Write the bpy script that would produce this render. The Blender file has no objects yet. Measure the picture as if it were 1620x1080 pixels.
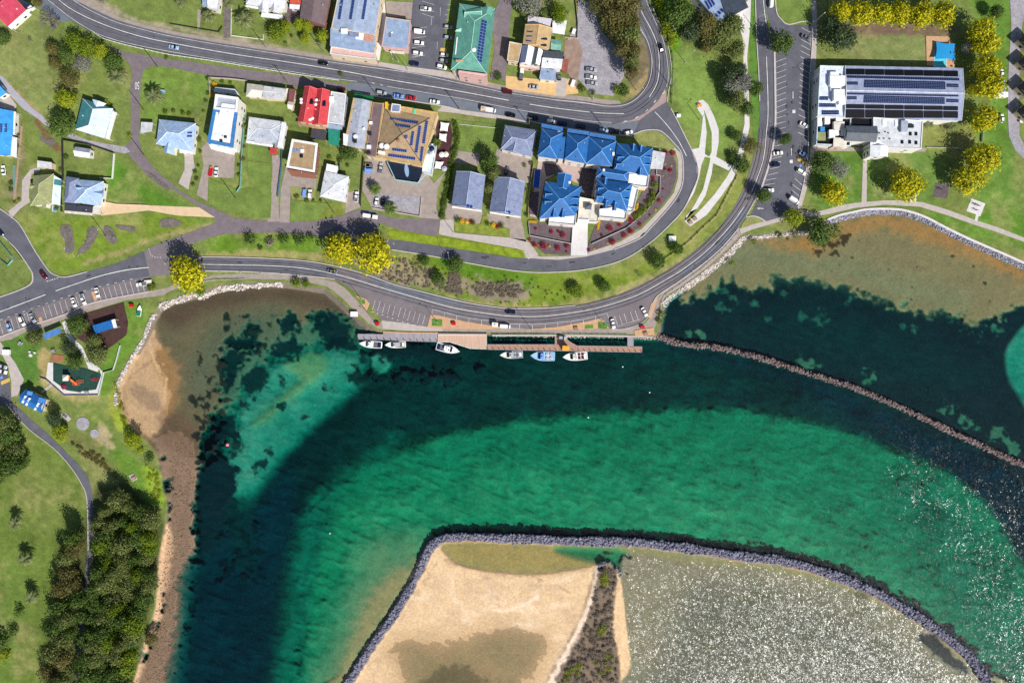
import bpy, bmesh, math, random
import numpy as np
from mathutils import Vector, Matrix
from mathutils.geometry import tessellate_polygon
random.seed(7); RNG = np.random.default_rng(11)
SC = bpy.context.scene; COL = SC.collection
LAND = 2.0                      # height of the town's ground above the water, metres
CZ = LAND + 324.0               # flying height of the camera
F = 1080.0                      # focal length in photo pixels
def G(px, py, z=LAND):          # a survey point (photo pixel, height) to metres
    s = (CZ - z) / F
    return Vector(((px - 810) * s, (540 - py) * s, z))
def S(lin):                     # sRGB 0-255 to linear
    out = []
    for c in lin[:3]:
        c = c / 255.0
        out.append(c / 12.92 if c <= 0.04045 else ((c + 0.055) / 1.055) ** 2.4)
    return tuple(out)
def smooth(pts, closed=True, n=4):   # Catmull-Rom through the survey points
    P = [tuple(p) for p in pts]; out = []; m = len(P)
    rng = range(m) if closed else range(m - 1)
    for i in rng:
        if closed: a, b, c, d = P[i - 1], P[i], P[(i + 1) % m], P[(i + 2) % m]
        else: a, b, c, d = P[max(i - 1, 0)], P[i], P[i + 1], P[min(i + 2, m - 1)]
        for k in range(n):
            t = k / n
            out.append(tuple(0.5 * (2 * b[j] + (c[j] - a[j]) * t + (2 * a[j] - 5 * b[j] + 4 * c[j] - d[j]) * t * t
                             + (3 * b[j] - a[j] - 3 * c[j] + d[j]) * t ** 3) for j in range(len(b))))
    if not closed: out.append(P[-1])
    return out
# ------------------------------------------------------------------ materials
MATS = {}
def mat(name, rgb, rough=0.7, var=0.18, scale=0.6, metal=0.0, fine=0.0, fscale=6.0, bump=0.0, spec=0.3, col2=None, streak=None):
    """procedural surface: base colour broken up by two noises (rgb is an sRGB 0-255 base colour)"""
    if name in MATS: return MATS[name]
    m = bpy.data.materials.new(name); m.use_nodes = True
    nt = m.node_tree; N = nt.nodes; L = nt.links
    b = N['Principled BSDF']; b.inputs['Roughness'].default_value = rough
    b.inputs['Metallic'].default_value = metal
    b.inputs['Specular IOR Level'].default_value = spec
    c = S(rgb)
    tc = N.new('ShaderNodeNewGeometry')
    vec = tc.outputs['Position']
    if streak:
        mp = N.new('ShaderNodeMapping'); mp.inputs['Scale'].default_value = streak
        L.new(vec, mp.inputs['Vector']); vec = mp.outputs['Vector']
    n1 = N.new('ShaderNodeTexNoise'); n1.inputs['Scale'].default_value = scale; n1.inputs['Detail'].default_value = 5
    L.new(vec, n1.inputs['Vector'])
    r = N.new('ShaderNodeValToRGB'); r.color_ramp.elements[0].position = 0.3; r.color_ramp.elements[1].position = 0.72
    lo = tuple(v * (1 - var) for v in c); hi = tuple(min(v * (1 + var), 0.95) for v in (S(col2) if col2 else c))
    if col2: lo = c; hi = S(col2)
    r.color_ramp.elements[0].color = lo + (1,); r.color_ramp.elements[1].color = hi + (1,)
    L.new(n1.outputs['Fac'], r.inputs['Fac']); out = r.outputs['Color']
    if fine:
        n2 = N.new('ShaderNodeTexNoise'); n2.inputs['Scale'].default_value = fscale; n2.inputs['Detail'].default_value = 3
        L.new(vec, n2.inputs['Vector'])
        mr = N.new('ShaderNodeMapRange'); mr.inputs['From Min'].default_value = 0.3; mr.inputs['From Max'].default_value = 0.7
        mr.inputs['To Min'].default_value = 1 - fine; mr.inputs['To Max'].default_value = 1 + fine
        L.new(n2.outputs['Fac'], mr.inputs['Value'])
        mx = N.new('ShaderNodeVectorMath'); mx.operation = 'SCALE'
        L.new(out, mx.inputs[0]); L.new(mr.outputs['Result'], mx.inputs['Scale']); out = mx.outputs['Vector']
    L.new(out, b.inputs['Base Color'])
    if bump:
        bp = N.new('ShaderNodeBump'); bp.inputs['Strength'].default_value = bump; bp.inputs['Distance'].default_value = 0.3
        n3 = N.new('ShaderNodeTexNoise'); n3.inputs['Scale'].default_value = fscale; L.new(vec, n3.inputs['Vector'])
        L.new(n3.outputs['Fac'], bp.inputs['Height']); L.new(bp.outputs['Normal'], b.inputs['Normal'])
    MATS[name] = m; return m
def glass(name='window_glass', rgb=(22, 30, 40)):
    if name in MATS: return MATS[name]
    m = bpy.data.materials.new(name); m.use_nodes = True; b = m.node_tree.nodes['Principled BSDF']
    b.inputs['Base Color'].default_value = S(rgb) + (1,); b.inputs['Roughness'].default_value = 0.08
    MATS[name] = m; return m
# ------------------------------------------------------------------ mesh builder
class MB:
    def __init__(s): s.v = []; s.f = []; s.mi = []; s.cur = 0
    def face(s, pts):
        i = len(s.v); s.v += [tuple(p) for p in pts]; s.f.append(tuple(range(i, i + len(pts)))); s.mi.append(s.cur)
    def prism(s, outline, z0, z1, top=True, bottom=False):     # outline: list of (x, y)
        o = [(p[0], p[1]) for p in outline]; n = len(o)
        area = sum(o[i][0] * o[(i + 1) % n][1] - o[(i + 1) % n][0] * o[i][1] for i in range(n))
        if area < 0: o.reverse()
        i = len(s.v); s.v += [(x, y, z0) for x, y in o] + [(x, y, z1) for x, y in o]
        for k in range(n):
            j = (k + 1) % n; s.f.append((i + k, i + j, i + n + j, i + n + k)); s.mi.append(s.cur)
        for flag, off, flip in ((top, n, False), (bottom, 0, True)):
            if flag:
                for t in tess(o):
                    t = tuple(i + off + q for q in t); s.f.append(t[::-1] if flip else t); s.mi.append(s.cur)
    def box(s, cx, cy, cz, sx, sy, sz, rot=0.0):
        c, d = math.cos(rot), math.sin(rot); hx, hy = sx / 2, sy / 2
        s.prism([(cx + x * c - y * d, cy + x * d + y * c) for x, y in ((-hx, -hy), (hx, -hy), (hx, hy), (-hx, hy))], cz - sz / 2, cz + sz / 2, True, True)
    def tube(s, a, b, r0, r1=None, n=6):
        a, b = Vector(a), Vector(b); r1 = r0 if r1 is None else r1
        d = (b - a).normalized(); u = d.orthogonal().normalized(); w = d.cross(u)
        i = len(s.v)
        for p, r in ((a, r0), (b, r1)):
            for k in range(n):
                t = 2 * math.pi * k / n; s.v.append(tuple(p + (u * math.cos(t) + w * math.sin(t)) * r))
        for k in range(n):
            j = (k + 1) % n; s.f.append((i + k, i + j, i + n + j, i + n + k)); s.mi.append(s.cur)
        s.f.append(tuple(i + k for k in reversed(range(n)))); s.mi.append(s.cur)
        s.f.append(tuple(i + n + k for k in range(n))); s.mi.append(s.cur)
    def loft(s, rings, cap=True):       # rings: lists of equal length
        n = len(rings[0]); i = len(s.v)
        for r in rings: s.v += [tuple(p) for p in r]
        for a in range(len(rings) - 1):
            for k in range(n):
                j = (k + 1) % n; s.f.append((i + a * n + k, i + a * n + j, i + (a + 1) * n + j, i + (a + 1) * n + k)); s.mi.append(s.cur)
        if cap:
            s.f.append(tuple(i + k for k in reversed(range(n)))); s.mi.append(s.cur)
            e = i + (len(rings) - 1) * n; s.f.append(tuple(e + k for k in range(n))); s.mi.append(s.cur)
    def mesh(s, name, mats, off=(0, 0, 0)):
        me = bpy.data.meshes.new(name)
        me.from_pydata([(x - off[0], y - off[1], z - off[2]) for x, y, z in s.v], [], s.f)
        for m in (mats if isinstance(mats, (list, tuple)) else [mats]): me.materials.append(m)
        me.polygons.foreach_set('material_index', s.mi); me.update(); return me
    def build(s, name, mats, parent=None, off=None):
        """link as one mesh object; under a parent the vertices become local to it"""
        if off is None: off = parent_world(parent) if parent else (0, 0, 0)
        o = bpy.data.objects.new(name, s.mesh(name, mats, off)); COL.objects.link(o)
        if parent: o.parent = parent
        return o
def parent_world(o):
    v = Vector((0, 0, 0))
    while o: v += o.location; o = o.parent
    return v
def tess(o):
    t = tessellate_polygon([[Vector((x, y, 0)) for x, y in o]])
    out = []
    for a, b, c in t:
        A, B, C = o[a], o[b], o[c]
        if (B[0] - A[0]) * (C[1] - A[1]) - (B[1] - A[1]) * (C[0] - A[0]) < 0: a, c = c, a
        out.append((a, b, c))
    return out
def tag(o, label=None, cat=None, group=None, kind=None):
    if label: o['label'] = label
    if cat: o['category'] = cat
    if group: o['group'] = group
    if kind: o['kind'] = kind
    return o
def thing(name, loc, label, cat, group=None, rz=0.0):
    o = bpy.data.objects.new(name, None); o.empty_display_size = 0.5; COL.objects.link(o)
    o.location = loc; o.rotation_euler.z = rz
    return tag(o, label, cat, group)
def kids(o): return [c for c in CHILD.get(o.name, [])]
CHILD = {}
def dup(root, loc, rz=0.0, label=None, group=None, scale=None, remat=None):
    """copy of a thing with copies of its parts and their sub-parts (mesh data shared)"""
    r = root.copy(); COL.objects.link(r); r.location = loc; r.rotation_euler = (0, 0, rz)
    if scale: r.scale = scale
    if label: r['label'] = label
    if group: r['group'] = group
    def rec(src, dst):
        for ch in list(src.children):
            c = ch.copy(); COL.objects.link(c); c.parent = dst
            if remat and ch.name.split('.')[0] in remat:
                c.material_slots[0].link = 'OBJECT'; c.material_slots[0].material = remat[ch.name.split('.')[0]]
            rec(ch, c)
    rec(root, r); return r
# ------------------------------------------------------------------ ground sheets
LEVEL = [0]
def sheet(name, pts, m, lift=0.03, n=0, kind='structure', label=None, cat=None):
    """a flat ground cover lying `lift` metres above the land; pts in photo pixels"""
    p = smooth(pts, True, n) if n else pts
    z = LAND + lift; o2 = [tuple(G(x, y, z)[:2]) for x, y in p]
    b = MB(); n_ = len(o2); b.v = [(x, y, z) for x, y in o2]
    b.f = tess(o2); b.mi = [0] * len(b.f)
    o = b.build(name, m); tag(o, label, cat, None, kind); return o
def ribbon_pts(pts, w, z, sm=4, closed=False):
    p = smooth(pts, closed, sm) if sm else list(pts)
    q = [G(x, y, z) for x, y in p]; L = []; R = []; m = len(q)
    for i in range(m):
        a = q[i - 1] if (i > 0 or closed) else q[i]; b = q[(i + 1) % m] if (i < m - 1 or closed) else q[i]
        d = (b - a); d.z = 0; d.normalize(); nrm = Vector((-d.y, d.x, 0))
        L.append(q[i] + nrm * w / 2); R.append(q[i] - nrm * w / 2)
    return q, L, R
def ribbon(b, pts, w, lift, sm=4, h=0.0, dash=None, closed=False):
    """strip of width w metres along a pixel polyline, h > 0 makes it a raised bar; dash=(on, off) metres"""
    z = LAND + lift; q, L, R = ribbon_pts(pts, w, z, sm, closed); m = len(q)
    if dash:
        q2 = [q[0]]; acc = 0.0; dd = []
        for i in range(m - 1): dd.append((q[i + 1] - q[i]).length)
        tot = sum(dd); t = 0.0
        def at(s):
            for i in range(m - 1):
                if s <= dd[i] or i == m - 2:
                    d = (q[i + 1] - q[i]); return q[i] + d * (s / max(dd[i], 1e-6)), d.normalized()
                s -= dd[i]
        while t + dash[0] < tot:
            a, d = at(t); c, e = at(t + dash[0]); n1 = Vector((-d.y, d.x, 0)) * w / 2; n2 = Vector((-e.y, e.x, 0)) * w / 2
            b.face([a - n1, c - n2, c + n2, a + n1]); t += dash[0] + dash[1]
        return
    rng = m if closed else m - 1
    up = Vector((0, 0, h))
    for i in range(rng):
        j = (i + 1) % m
        b.face([R[i] + up, R[j] + up, L[j] + up, L[i] + up])
        if h:
            b.face([R[i], R[j], R[j] + up, R[i] + up]); b.face([L[j], L[i], L[i] + up, L[j] + up])
    if h and not closed:
        b.face([L[0], R[0], R[0] + up, L[0] + up]); b.face([R[-1], L[-1], L[-1] + up, R[-1] + up])
def line(b, x0, y0, x1, y1, w=0.16, lift=0.0): ribbon(b, [(x0, y0), (x1, y1)], w, lift, 0)
# ------------------------------------------------------------------ terrain and sea bed: one sheet
def axis(lo, hi, step, far):
    a = list(np.arange(lo, hi + 0.1, step)); g = step
    while a[-1] < hi + far: g *= 1.35; a.append(a[-1] + g)
    g = step
    while a[0] > lo - far: g *= 1.35; a.insert(0, a[0] - g)
    return np.array(a, dtype=np.float64)
AX = axis(-16, 1636, 2.0, 14000); AY = axis(-16, 1096, 2.0, 14000)
PX, PY = np.meshgrid(AX, AY); SHP = PX.shape
def vnoise(scale, seed, X=None, Y=None):
    X = PX if X is None else X; Y = PY if Y is None else Y
    r = np.random.default_rng(seed).random((256, 256)).astype(np.float32)
    u = X / scale + 1000.3; v = Y / scale + 1000.7
    i = np.floor(u).astype(int); j = np.floor(v).astype(int); fu = u - i; fv = v - j
    fu = fu * fu * (3 - 2 * fu); fv = fv * fv * (3 - 2 * fv)
    g = lambda a, b: r[a & 255, b & 255]
    return (g(i, j) * (1 - fu) + g(i + 1, j) * fu) * (1 - fv) + (g(i, j + 1) * (1 - fu) + g(i + 1, j + 1) * fu) * fv
def fbm(scale, seed, oct=4, X=None, Y=None):
    t = 0; a = 0.5; s = 0
    for k in range(oct): t = t + a * vnoise(scale / 2 ** k, seed + k, X, Y); s += a; a *= 0.55
    return t / s - 0.5
WX = 14 * fbm(34, 1); WY = 14 * fbm(34, 21); NF = fbm(9, 41, 3); NM = fbm(40, 51); NB = fbm(160, 61)
def sdist(poly, pad=60, warp=0.0):
    """signed distance in pixels (positive inside), evaluated only near the polygon"""
    P = np.array(poly, dtype=np.float64); out = np.full(SHP, -1e3)
    x0, y0 = P.min(0) - pad; x1, y1 = P.max(0) + pad
    c = np.where((AX >= x0) & (AX <= x1))[0]; r = np.where((AY >= y0) & (AY <= y1))[0]
    if not len(c) or not len(r): return out
    sl = (slice(r[0], r[-1] + 1), slice(c[0], c[-1] + 1))
    X = PX[sl] + warp * WX[sl] / 7; Y = PY[sl] + warp * WY[sl] / 7
    d2 = np.full(X.shape, 1e12); ins = np.zeros(X.shape, bool)
    for k in range(len(P)):
        ax, ay = P[k - 1]; bx, by = P[k]; ex, ey = bx - ax, by - ay
        t = np.clip(((X - ax) * ex + (Y - ay) * ey) / (ex * ex + ey * ey + 1e-9), 0, 1)
        d2 = np.minimum(d2, (X - ax - t * ex) ** 2 + (Y - ay - t * ey) ** 2)
        if by != ay:
            cr = ((ay > Y) != (by > Y)) & (X < (bx - ax) * (Y - ay) / (by - ay) + ax); ins ^= cr
    d = np.sqrt(d2); out[sl] = np.where(ins, d, -d); return out
def sst(a, b, x): t = np.clip((x - a) / (b - a), 0, 1); return t * t * (3 - 2 * t)
BIG = 15000
SHORE = [(195, 1120), (205, 1100), (215, 1060), (225, 1020), (238, 985), (245, 960), (248, 920), (250, 880), (256, 850), (262, 822), (265, 800), (258, 770), (252, 740), (246, 715), (238, 705), (228, 695), (220, 688), (208, 678), (200, 668), (194, 655), (187, 645), (183, 632), (182, 618), (186, 605), (194, 590), (202, 575), (211, 560), (218, 549), (225, 538), (233, 522), (239, 508), (246, 494), (253, 483), (263, 479), (276, 472), (290, 470), (303, 466), (322, 462), (330, 456), (345, 451), (370, 449), (395, 446), (420, 446), (450, 447), (480, 451), (500, 454), (515, 456), (522, 461), (533, 471), (545, 482), (557, 493), (571, 506), (585, 516), (597, 523), (606, 524), (640, 525), (690, 525), (770, 527), (880, 529), (1000, 530), (1020, 532), (1034, 533), (1040, 526), (1041, 510), (1045, 490), (1050, 476), (1060, 465), (1080, 453), (1113, 428), (1147, 398), (1173, 372), (1182, 371), (1200, 371), (1230, 367), (1275, 363), (1293, 352), (1310, 347), (1327, 340), (1350, 335), (1375, 331), (1417, 331), (1443, 336), (1467, 345), (1490, 357), (1533, 378), (1620, 416), (1700, 455)]
LANDPOLY = SHORE + [(BIG, 6000), (BIG, -BIG), (-BIG, -BIG), (-BIG, BIG), (-400, BIG), (-60, 1700)]
SAND = (184, 170, 142)
BZ = np.full(SHP, -5.5); BC = np.empty(SHP + (3,)); BC[:] = S((54, 76, 76))
def zone(poly, col, z, feather=6, warp=1.0, rag=0.0, mix=1.0, n=3):
    p = smooth(poly, True, n) if n else poly
    d = sdist(p, 60 + feather * 2, warp) + rag * 22 * NF
    w = sst(-feather, feather, d) * mix
    if z is not None: BZ[:] = BZ + (z - BZ) * w
    if col is not None:
        c = np.array(S(col))
        BC[:] = BC + (c - BC) * w[..., None]
def blob(x, y, rx, ry, a=0, col=(34, 42, 46), z=-2.0, feather=4, rag=1.4, mix=.92):
    p = []; ca, sa = math.cos(math.radians(a)), math.sin(math.radians(a))
    for k in range(12):
        t = k * math.pi / 6; r = 0.85 + 0.3 * random.random(); u, v = rx * r * math.cos(t), ry * r * math.sin(t)
        p.append((x + u * ca - v * sa, y + u * sa + v * ca))
    zone(p, col, z, feather, 1.5, rag, mix, 2)
GRASSBED = (36, 42, 48); NAVY = (42, 66, 88)
# channel beside the jetty and across to the breakwaters
zone([(540, 530), (1045, 540), (1200, 580), (1330, 625), (1450, 680), (1480, 735), (1300, 668), (1140, 643), (960, 650), (760, 672), (600, 712), (520, 740), (560, 640), (560, 590)], (58, 84, 80), -5.0, 30)
zone([(1060, 548), (1250, 592), (1400, 650), (1500, 695), (1640, 765), (1640, 905), (1590, 850), (1540, 790), (1440, 722), (1380, 690), (1340, 660), (1250, 610), (1150, 575)], NAVY, -4.8, 22)
zone([(1150, 600), (1250, 612), (1330, 650), (1420, 690), (1360, 690), (1250, 660), (1180, 640)], (46, 80, 84), -4.8, 22, 1.5, .3, .7)
# north-east bay
zone([(1040, 480), (1100, 440), (1250, 420), (1640, 420), (1640, 760), (1550, 700), (1450, 650), (1300, 592), (1200, 560), (1100, 543), (1045, 533)], GRASSBED, -1.5, 5)
zone([(1150, 530), (1300, 490), (1440, 530), (1560, 600), (1450, 620), (1280, 570)], (38, 58, 60), -2.2, 40, 1, .3, .7)
zone([(1083, 474), (1115, 462), (1140, 450), (1155, 440), (1166, 448), (1180, 462), (1190, 466), (1201, 452), (1214, 456), (1225, 440), (1260, 441), (1290, 443), (1330, 455), (1350, 463), (1380, 470), (1400, 480), (1440, 493), (1480, 500), (1510, 498), (1530, 513), (1560, 508), (1585, 500), (1612, 484), (1700, 470), (1700, 380), (1500, 330), (1350, 320), (1280, 350), (1170, 360), (1130, 400), (1080, 445)], (154, 130, 92), -0.24, 6, 1.4, 1.3)
zone([(1150, 395), (1220, 385), (1290, 400), (1350, 410), (1440, 440), (1530, 470), (1480, 485), (1400, 465), (1300, 435), (1200, 430), (1130, 430)], (150, 134, 100), -0.34, 30, 1, .5, .8)
zone([(1200, 377), (1250, 380), (1280, 372), (1300, 385), (1330, 350), (1410, 340), (1470, 355), (1540, 385), (1640, 432), (1640, 452), (1540, 412), (1470, 385), (1400, 362), (1340, 372), (1310, 400), (1250, 396)], (172, 128, 72), -0.04, 15, 1.4, 1.2, .8)
for x, y, rx, ry in ((1312, 385, 18, 7), (1320, 400, 9, 6), (1300, 398, 9, 5), (1335, 378, 6, 8)): blob(x, y, rx, ry, 0, (58, 46, 30), -0.2, 2, 1.2)
for k in range(26): blob(random.uniform(1230, 1610), random.uniform(375, 480), random.uniform(1.2, 2.6), random.uniform(1.2, 2.4), 0, (60, 52, 34), -0.4, 1.2, .3)
for k in range(26):
    x = random.uniform(1130, 1600); blob(x, 470 + (x - 1130) * 0.07 + random.uniform(-14, 30), random.uniform(2, 9), random.uniform(1.2, 2.6), 20, (112, 128, 104), -1.2, 3, 1.4, .45)
zone([(1597, 545), (1650, 505), (1650, 670), (1612, 625), (1594, 590)], SAND, -2.3, 5)
for p in ((1280, 575, 14, 4), (1372, 597, 9, 5), (1495, 648, 14, 5), (1535, 668, 16, 5), (1580, 690, 20, 9), (1600, 705, 14, 6), (1093, 530, 6, 4), (1110, 532, 6, 3)): blob(*p[:4], 25, (130, 136, 104), -1.0, 3, 1.5, .7)
# the green sand bar filling the middle of the channel
zone([(430, 1120), (445, 1060), (450, 1000), (462, 930), (474, 880), (490, 830), (520, 785), (560, 745), (620, 712)], (120, 142, 116), -3.9, 30, 1.5, .8)
zone([(470, 1120), (476, 1060), (482, 1000), (490, 930), (504, 880), (520, 830), (545, 785), (572, 752), (620, 722), (680, 692), (760, 677), (850, 662), (960, 653), (1080, 649), (1140, 647), (1180, 652), (1230, 661), (1300, 674), (1360, 692), (1420, 714), (1480, 738), (1530, 770), (1570, 810), (1610, 880), (1660, 960), (1660, 1130), (1570, 1130), (1500, 1020), (1300, 905), (1080, 868), (740, 855), (660, 930), (540, 1120)], (172, 170, 122), -3.3, 9, .9, .4)
zone([(500, 790), (600, 720), (760, 680), (1000, 655), (1200, 658), (1400, 715), (1500, 770), (1400, 760), (1200, 700), (1000, 690), (800, 715), (640, 760), (540, 820)], (160, 162, 118), -3.6, 26, 1.5, .6, .8)
zone([(560, 800), (760, 760), (1000, 770), (1200, 790), (1350, 860), (1420, 930), (1300, 895), (1080, 855), (740, 840), (640, 920), (540, 1060), (480, 1080), (510, 940)], (186, 176, 124), -2.6, 45, 1.5, .5)
zone([(1420, 740), (1520, 790), (1600, 900), (1640, 1080), (1580, 1090), (1500, 930), (1420, 820)], (140, 156, 120), -3.8, 40)
zone([(430, 1100), (440, 980), (460, 870), (485, 800), (520, 780), (500, 880), (480, 960), (470, 1100)], (130, 150, 118), -3.4, 22, 1.6, 1.2)
zone([(590, 850), (690, 842), (680, 870), (640, 940), (590, 1010), (545, 1090), (480, 1100), (510, 1010), (545, 930)], (176, 156, 112), -1.05, 34, 1.4, .5)
zone([(600, 920), (655, 885), (672, 880), (625, 965), (575, 1035), (545, 1090), (520, 1090), (545, 1030), (570, 970)], (184, 150, 104), -0.35, 16, 1.4, .6)
# turquoise sand in the west bay
zone([(352, 770), (352, 730), (362, 690), (372, 640), (388, 610), (430, 570), (470, 552), (510, 545), (570, 556), (580, 580), (565, 602), (535, 630), (495, 664), (462, 694), (436, 722), (412, 760), (392, 790), (378, 800)], SAND, -2.0, 20, 1.3, .5)
zone([(505, 556), (520, 580), (490, 610), (450, 640), (420, 668), (400, 670), (440, 630), (470, 600), (450, 578), (475, 560)], (184, 160, 112), -1.25, 9, 1, .3)
zone([(420, 690), (520, 600), (560, 585), (570, 605), (500, 668), (440, 730), (400, 790), (385, 795)], SAND, -2.3, 14, 1, .2, .8)
zone([(585, 560), (612, 562), (618, 580), (600, 592), (588, 582)], SAND, -2.1, 4, 1, .5)
zone([(345, 565), (368, 522), (420, 492), (480, 498), (560, 498), (585, 520), (575, 548), (520, 548), (470, 552), (430, 570), (392, 608), (362, 655), (345, 640)], (124, 122, 96), -0.95, 10, 1.6, 1.0)
# brown flat around the west shore
zone([(300, 745), (316, 735), (322, 700), (335, 660), (352, 640), (348, 605), (358, 575), (362, 545), (385, 520), (430, 505), (470, 520), (500, 500), (540, 500), (575, 522), (590, 515), (500, 440), (330, 440), (240, 480), (180, 600), (190, 670), (240, 720)], (124, 104, 78), -0.22, 8, 1.6, 1.2)
zone([(250, 490), (330, 462), (420, 455), (505, 462), (560, 505), (500, 488), (420, 478), (330, 492), (280, 520)], (92, 74, 60), -0.1, 14, 1.4, 1.0, .85)
zone([(330, 520), (420, 485), (470, 500), (440, 540), (380, 560), (350, 600), (320, 640), (300, 600)], (116, 106, 82), -0.36, 18, 1.5, .8, .8)
zone([(240, 500), (252, 540), (272, 568), (282, 605), (272, 645), (252, 685), (222, 690), (200, 668), (184, 636), (182, 612), (212, 556), (232, 518)], (170, 142, 108), 0.12, 8, 1.2, .6)
zone([(246, 552), (270, 560), (284, 600), (276, 650), (262, 660), (262, 610), (244, 580)], (152, 114, 68), -0.06, 10, 1.2, .8, .7)
zone([(205, 618), (222, 610), (246, 625), (252, 645), (238, 648), (218, 636)], (122, 102, 84), 0.1, 5, 1.2, 1.2, .65)
zone([(248, 690), (278, 682), (312, 712), (320, 745), (313, 800), (313, 850), (306, 920), (301, 980), (291, 1040), (280, 1120), (190, 1120), (225, 1030), (245, 970), (250, 900), (262, 830), (266, 800), (256, 750), (244, 708)], (122, 102, 84), 0.16, 9, 1.6, 1.6)
zone([(262, 830), (272, 850), (268, 900), (262, 930), (252, 985), (236, 1020), (222, 1060), (208, 1110), (190, 1110), (215, 1060), (240, 980), (250, 890)], (186, 154, 122), 0.4, 5, 1, .5)
zone([(252, 660), (290, 655), (318, 690), (310, 725), (280, 715), (256, 700)], (104, 84, 66), 0.0, 8, 1, .9, .7)
# seagrass and deep water on the west side of the channel
zone([(316, 748), (346, 722), (374, 742), (372, 790), (388, 830), (384, 862), (345, 905), (318, 880), (312, 800)], GRASSBED, -1.6, 3, 1.4, .8)
zone([(306, 905), (345, 880), (400, 800), (460, 740), (470, 800), (452, 900), (440, 1000), (430, 1060), (400, 1120), (285, 1120), (300, 980)], (46, 68, 84), -4.5, 30, 1.5, 1.0)
zone([(360, 800), (395, 790), (410, 850), (395, 900), (370, 880)], (40, 62, 60), -3.0, 10, 1.6, 1.2, .7)
for x, y, rx, ry, a in ((398, 522, 16, 14, 0), (384, 545, 22, 16, 0), (458, 518, 13, 17, 0), (505, 503, 11, 13, 0), (366, 575, 20, 28, 20), (362, 608, 8, 14, 0), (404, 600, 22, 26, 30), (450, 552, 27, 15, 0), (430, 560, 8, 10, 0), (525, 525, 34, 24, 0), (535, 545, 34, 12, 0), (574, 570, 11, 14, 20), (566, 598, 17, 11, 0), (600, 597, 20, 6, 10), (628, 600, 7, 12, -20), (612, 560, 14, 14, 0), (640, 558, 22, 12, 0), (668, 552, 16, 10, 0), (705, 565, 32, 20, 0), (662, 593, 22, 7, 10), (676, 602, 8, 8, 0), (710, 595, 20, 14, 0), (761, 590, 4, 8, 0), (362, 678, 15, 17, 0), (372, 705, 9, 20, 0), (352, 690, 8, 10, 0), (428, 718, 7, 6, 0), (370, 745, 6, 4, 0), (445, 600, 5, 10, 0), (522, 615, 5, 8, 30), (446, 641, 4, 5, 0), (480, 662, 3, 4, 0), (415, 735, 9, 14, 40), (385, 640, 9, 4, 0), (382, 545, 30, 12, 0)):
    blob(x, y, rx, ry, a)
for k in range(60):
    t = random.random(); blob(330 + 25 * random.gauss(0, .6), 560 + 170 * t, random.uniform(1.5, 4), random.uniform(1.5, 5), 0, (46, 40, 34), -0.4, 1.5, 1.0)
for k in range(30): blob(random.uniform(350, 430), random.uniform(500, 560), random.uniform(1.5, 5), random.uniform(1.5, 4), 0, (40, 42, 36), -.8, 1.5, 1.0)
for k in range(26): blob(random.uniform(330, 420), random.uniform(820, 920), random.uniform(2, 7), random.uniform(2, 6), 0, (26, 36, 38), -3, 2, 1.2, .7)
# south lagoon and its sand spit
zone([(690, 856), (740, 853), (900, 858), (1080, 869), (1230, 888), (1350, 924), (1450, 978), (1540, 1050), (1590, 1130), (525, 1130), (570, 1050), (640, 945), (678, 872)], (178, 150, 104), -0.3, 3, .3)
zone([(690, 858), (700, 870), (720, 890), (760, 900), (800, 905), (850, 906), (900, 901), (943, 892), (965, 890), (980, 905), (984, 940), (988, 980), (997, 1050), (1004, 1130), (530, 1130), (545, 1085), (575, 1045), (610, 1000), (645, 945), (675, 895)], (208, 178, 140), 0.16, 4, .8)
zone([(695, 864), (740, 858), (850, 862), (940, 866), (990, 872), (992, 905), (978, 902), (962, 888), (940, 892), (900, 900), (850, 905), (790, 903), (740, 893), (712, 878)], (186, 152, 92), -0.2, 11, 1.2, .7)
zone([(880, 868), (940, 868), (990, 874), (996, 915), (978, 900), (960, 886), (930, 884)], (130, 150, 100), -1.7, 9, .8)
zone([(640, 1006), (700, 1012), (760, 995), (800, 990), (850, 998), (868, 1010), (862, 1040), (838, 1080), (820, 1120), (650, 1120), (628, 1050), (612, 1030)], (168, 140, 102), -0.10, 34, 1.6, 1.0)
zone([(680, 1062), (705, 1054), (740, 1055), (765, 1080), (770, 1120), (668, 1120)], (104, 84, 60), -0.2, 9, 1.5, 1.8, .7)
zone([(770, 910), (790, 935), (830, 950), (845, 960), (800, 966), (775, 960), (768, 935)], (212, 184, 150), 0.3, 5, 1, 0, .7)
zone([(943, 893), (952, 900), (942, 935), (926, 985), (906, 1030), (884, 1070), (868, 1120), (850, 1120), (872, 1062), (898, 1015), (922, 970), (936, 930)], (226, 204, 180), 0.5, 3, .4)
zone([(946, 893), (962, 890), (976, 903), (980, 918), (972, 950), (972, 1000), (980, 1040), (987, 1120), (872, 1120), (900, 1035), (926, 990), (938, 950), (944, 920)], (122, 106, 90), 1.1, 3, 1, .8)
zone([(978, 925), (985, 930), (989, 980), (998, 1050), (1002, 1120), (988, 1120), (980, 1040), (973, 1000), (973, 955)], (214, 182, 142), 0.35, 2.5, .4)
zone([(986, 878), (1080, 890), (1150, 897), (1250, 910), (1330, 930), (1400, 960), (1450, 985), (1500, 1030), (1560, 1130), (1006, 1130), (999, 1050), (990, 980), (985, 930)], (152, 138, 112), -0.12, 4, .8, .4)
zone([(1090, 930), (1180, 920), (1300, 950), (1400, 1000), (1500, 1100), (1050, 1120), (1060, 1000)], (120, 108, 92), -0.22, 45, 1, .8)
for k in range(22): blob(random.uniform(1090, 1400), random.uniform(920, 1075), random.uniform(6, 22), random.uniform(3, 9), -20, (110, 98, 66), -.3, 6, 1.0, .5)
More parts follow.
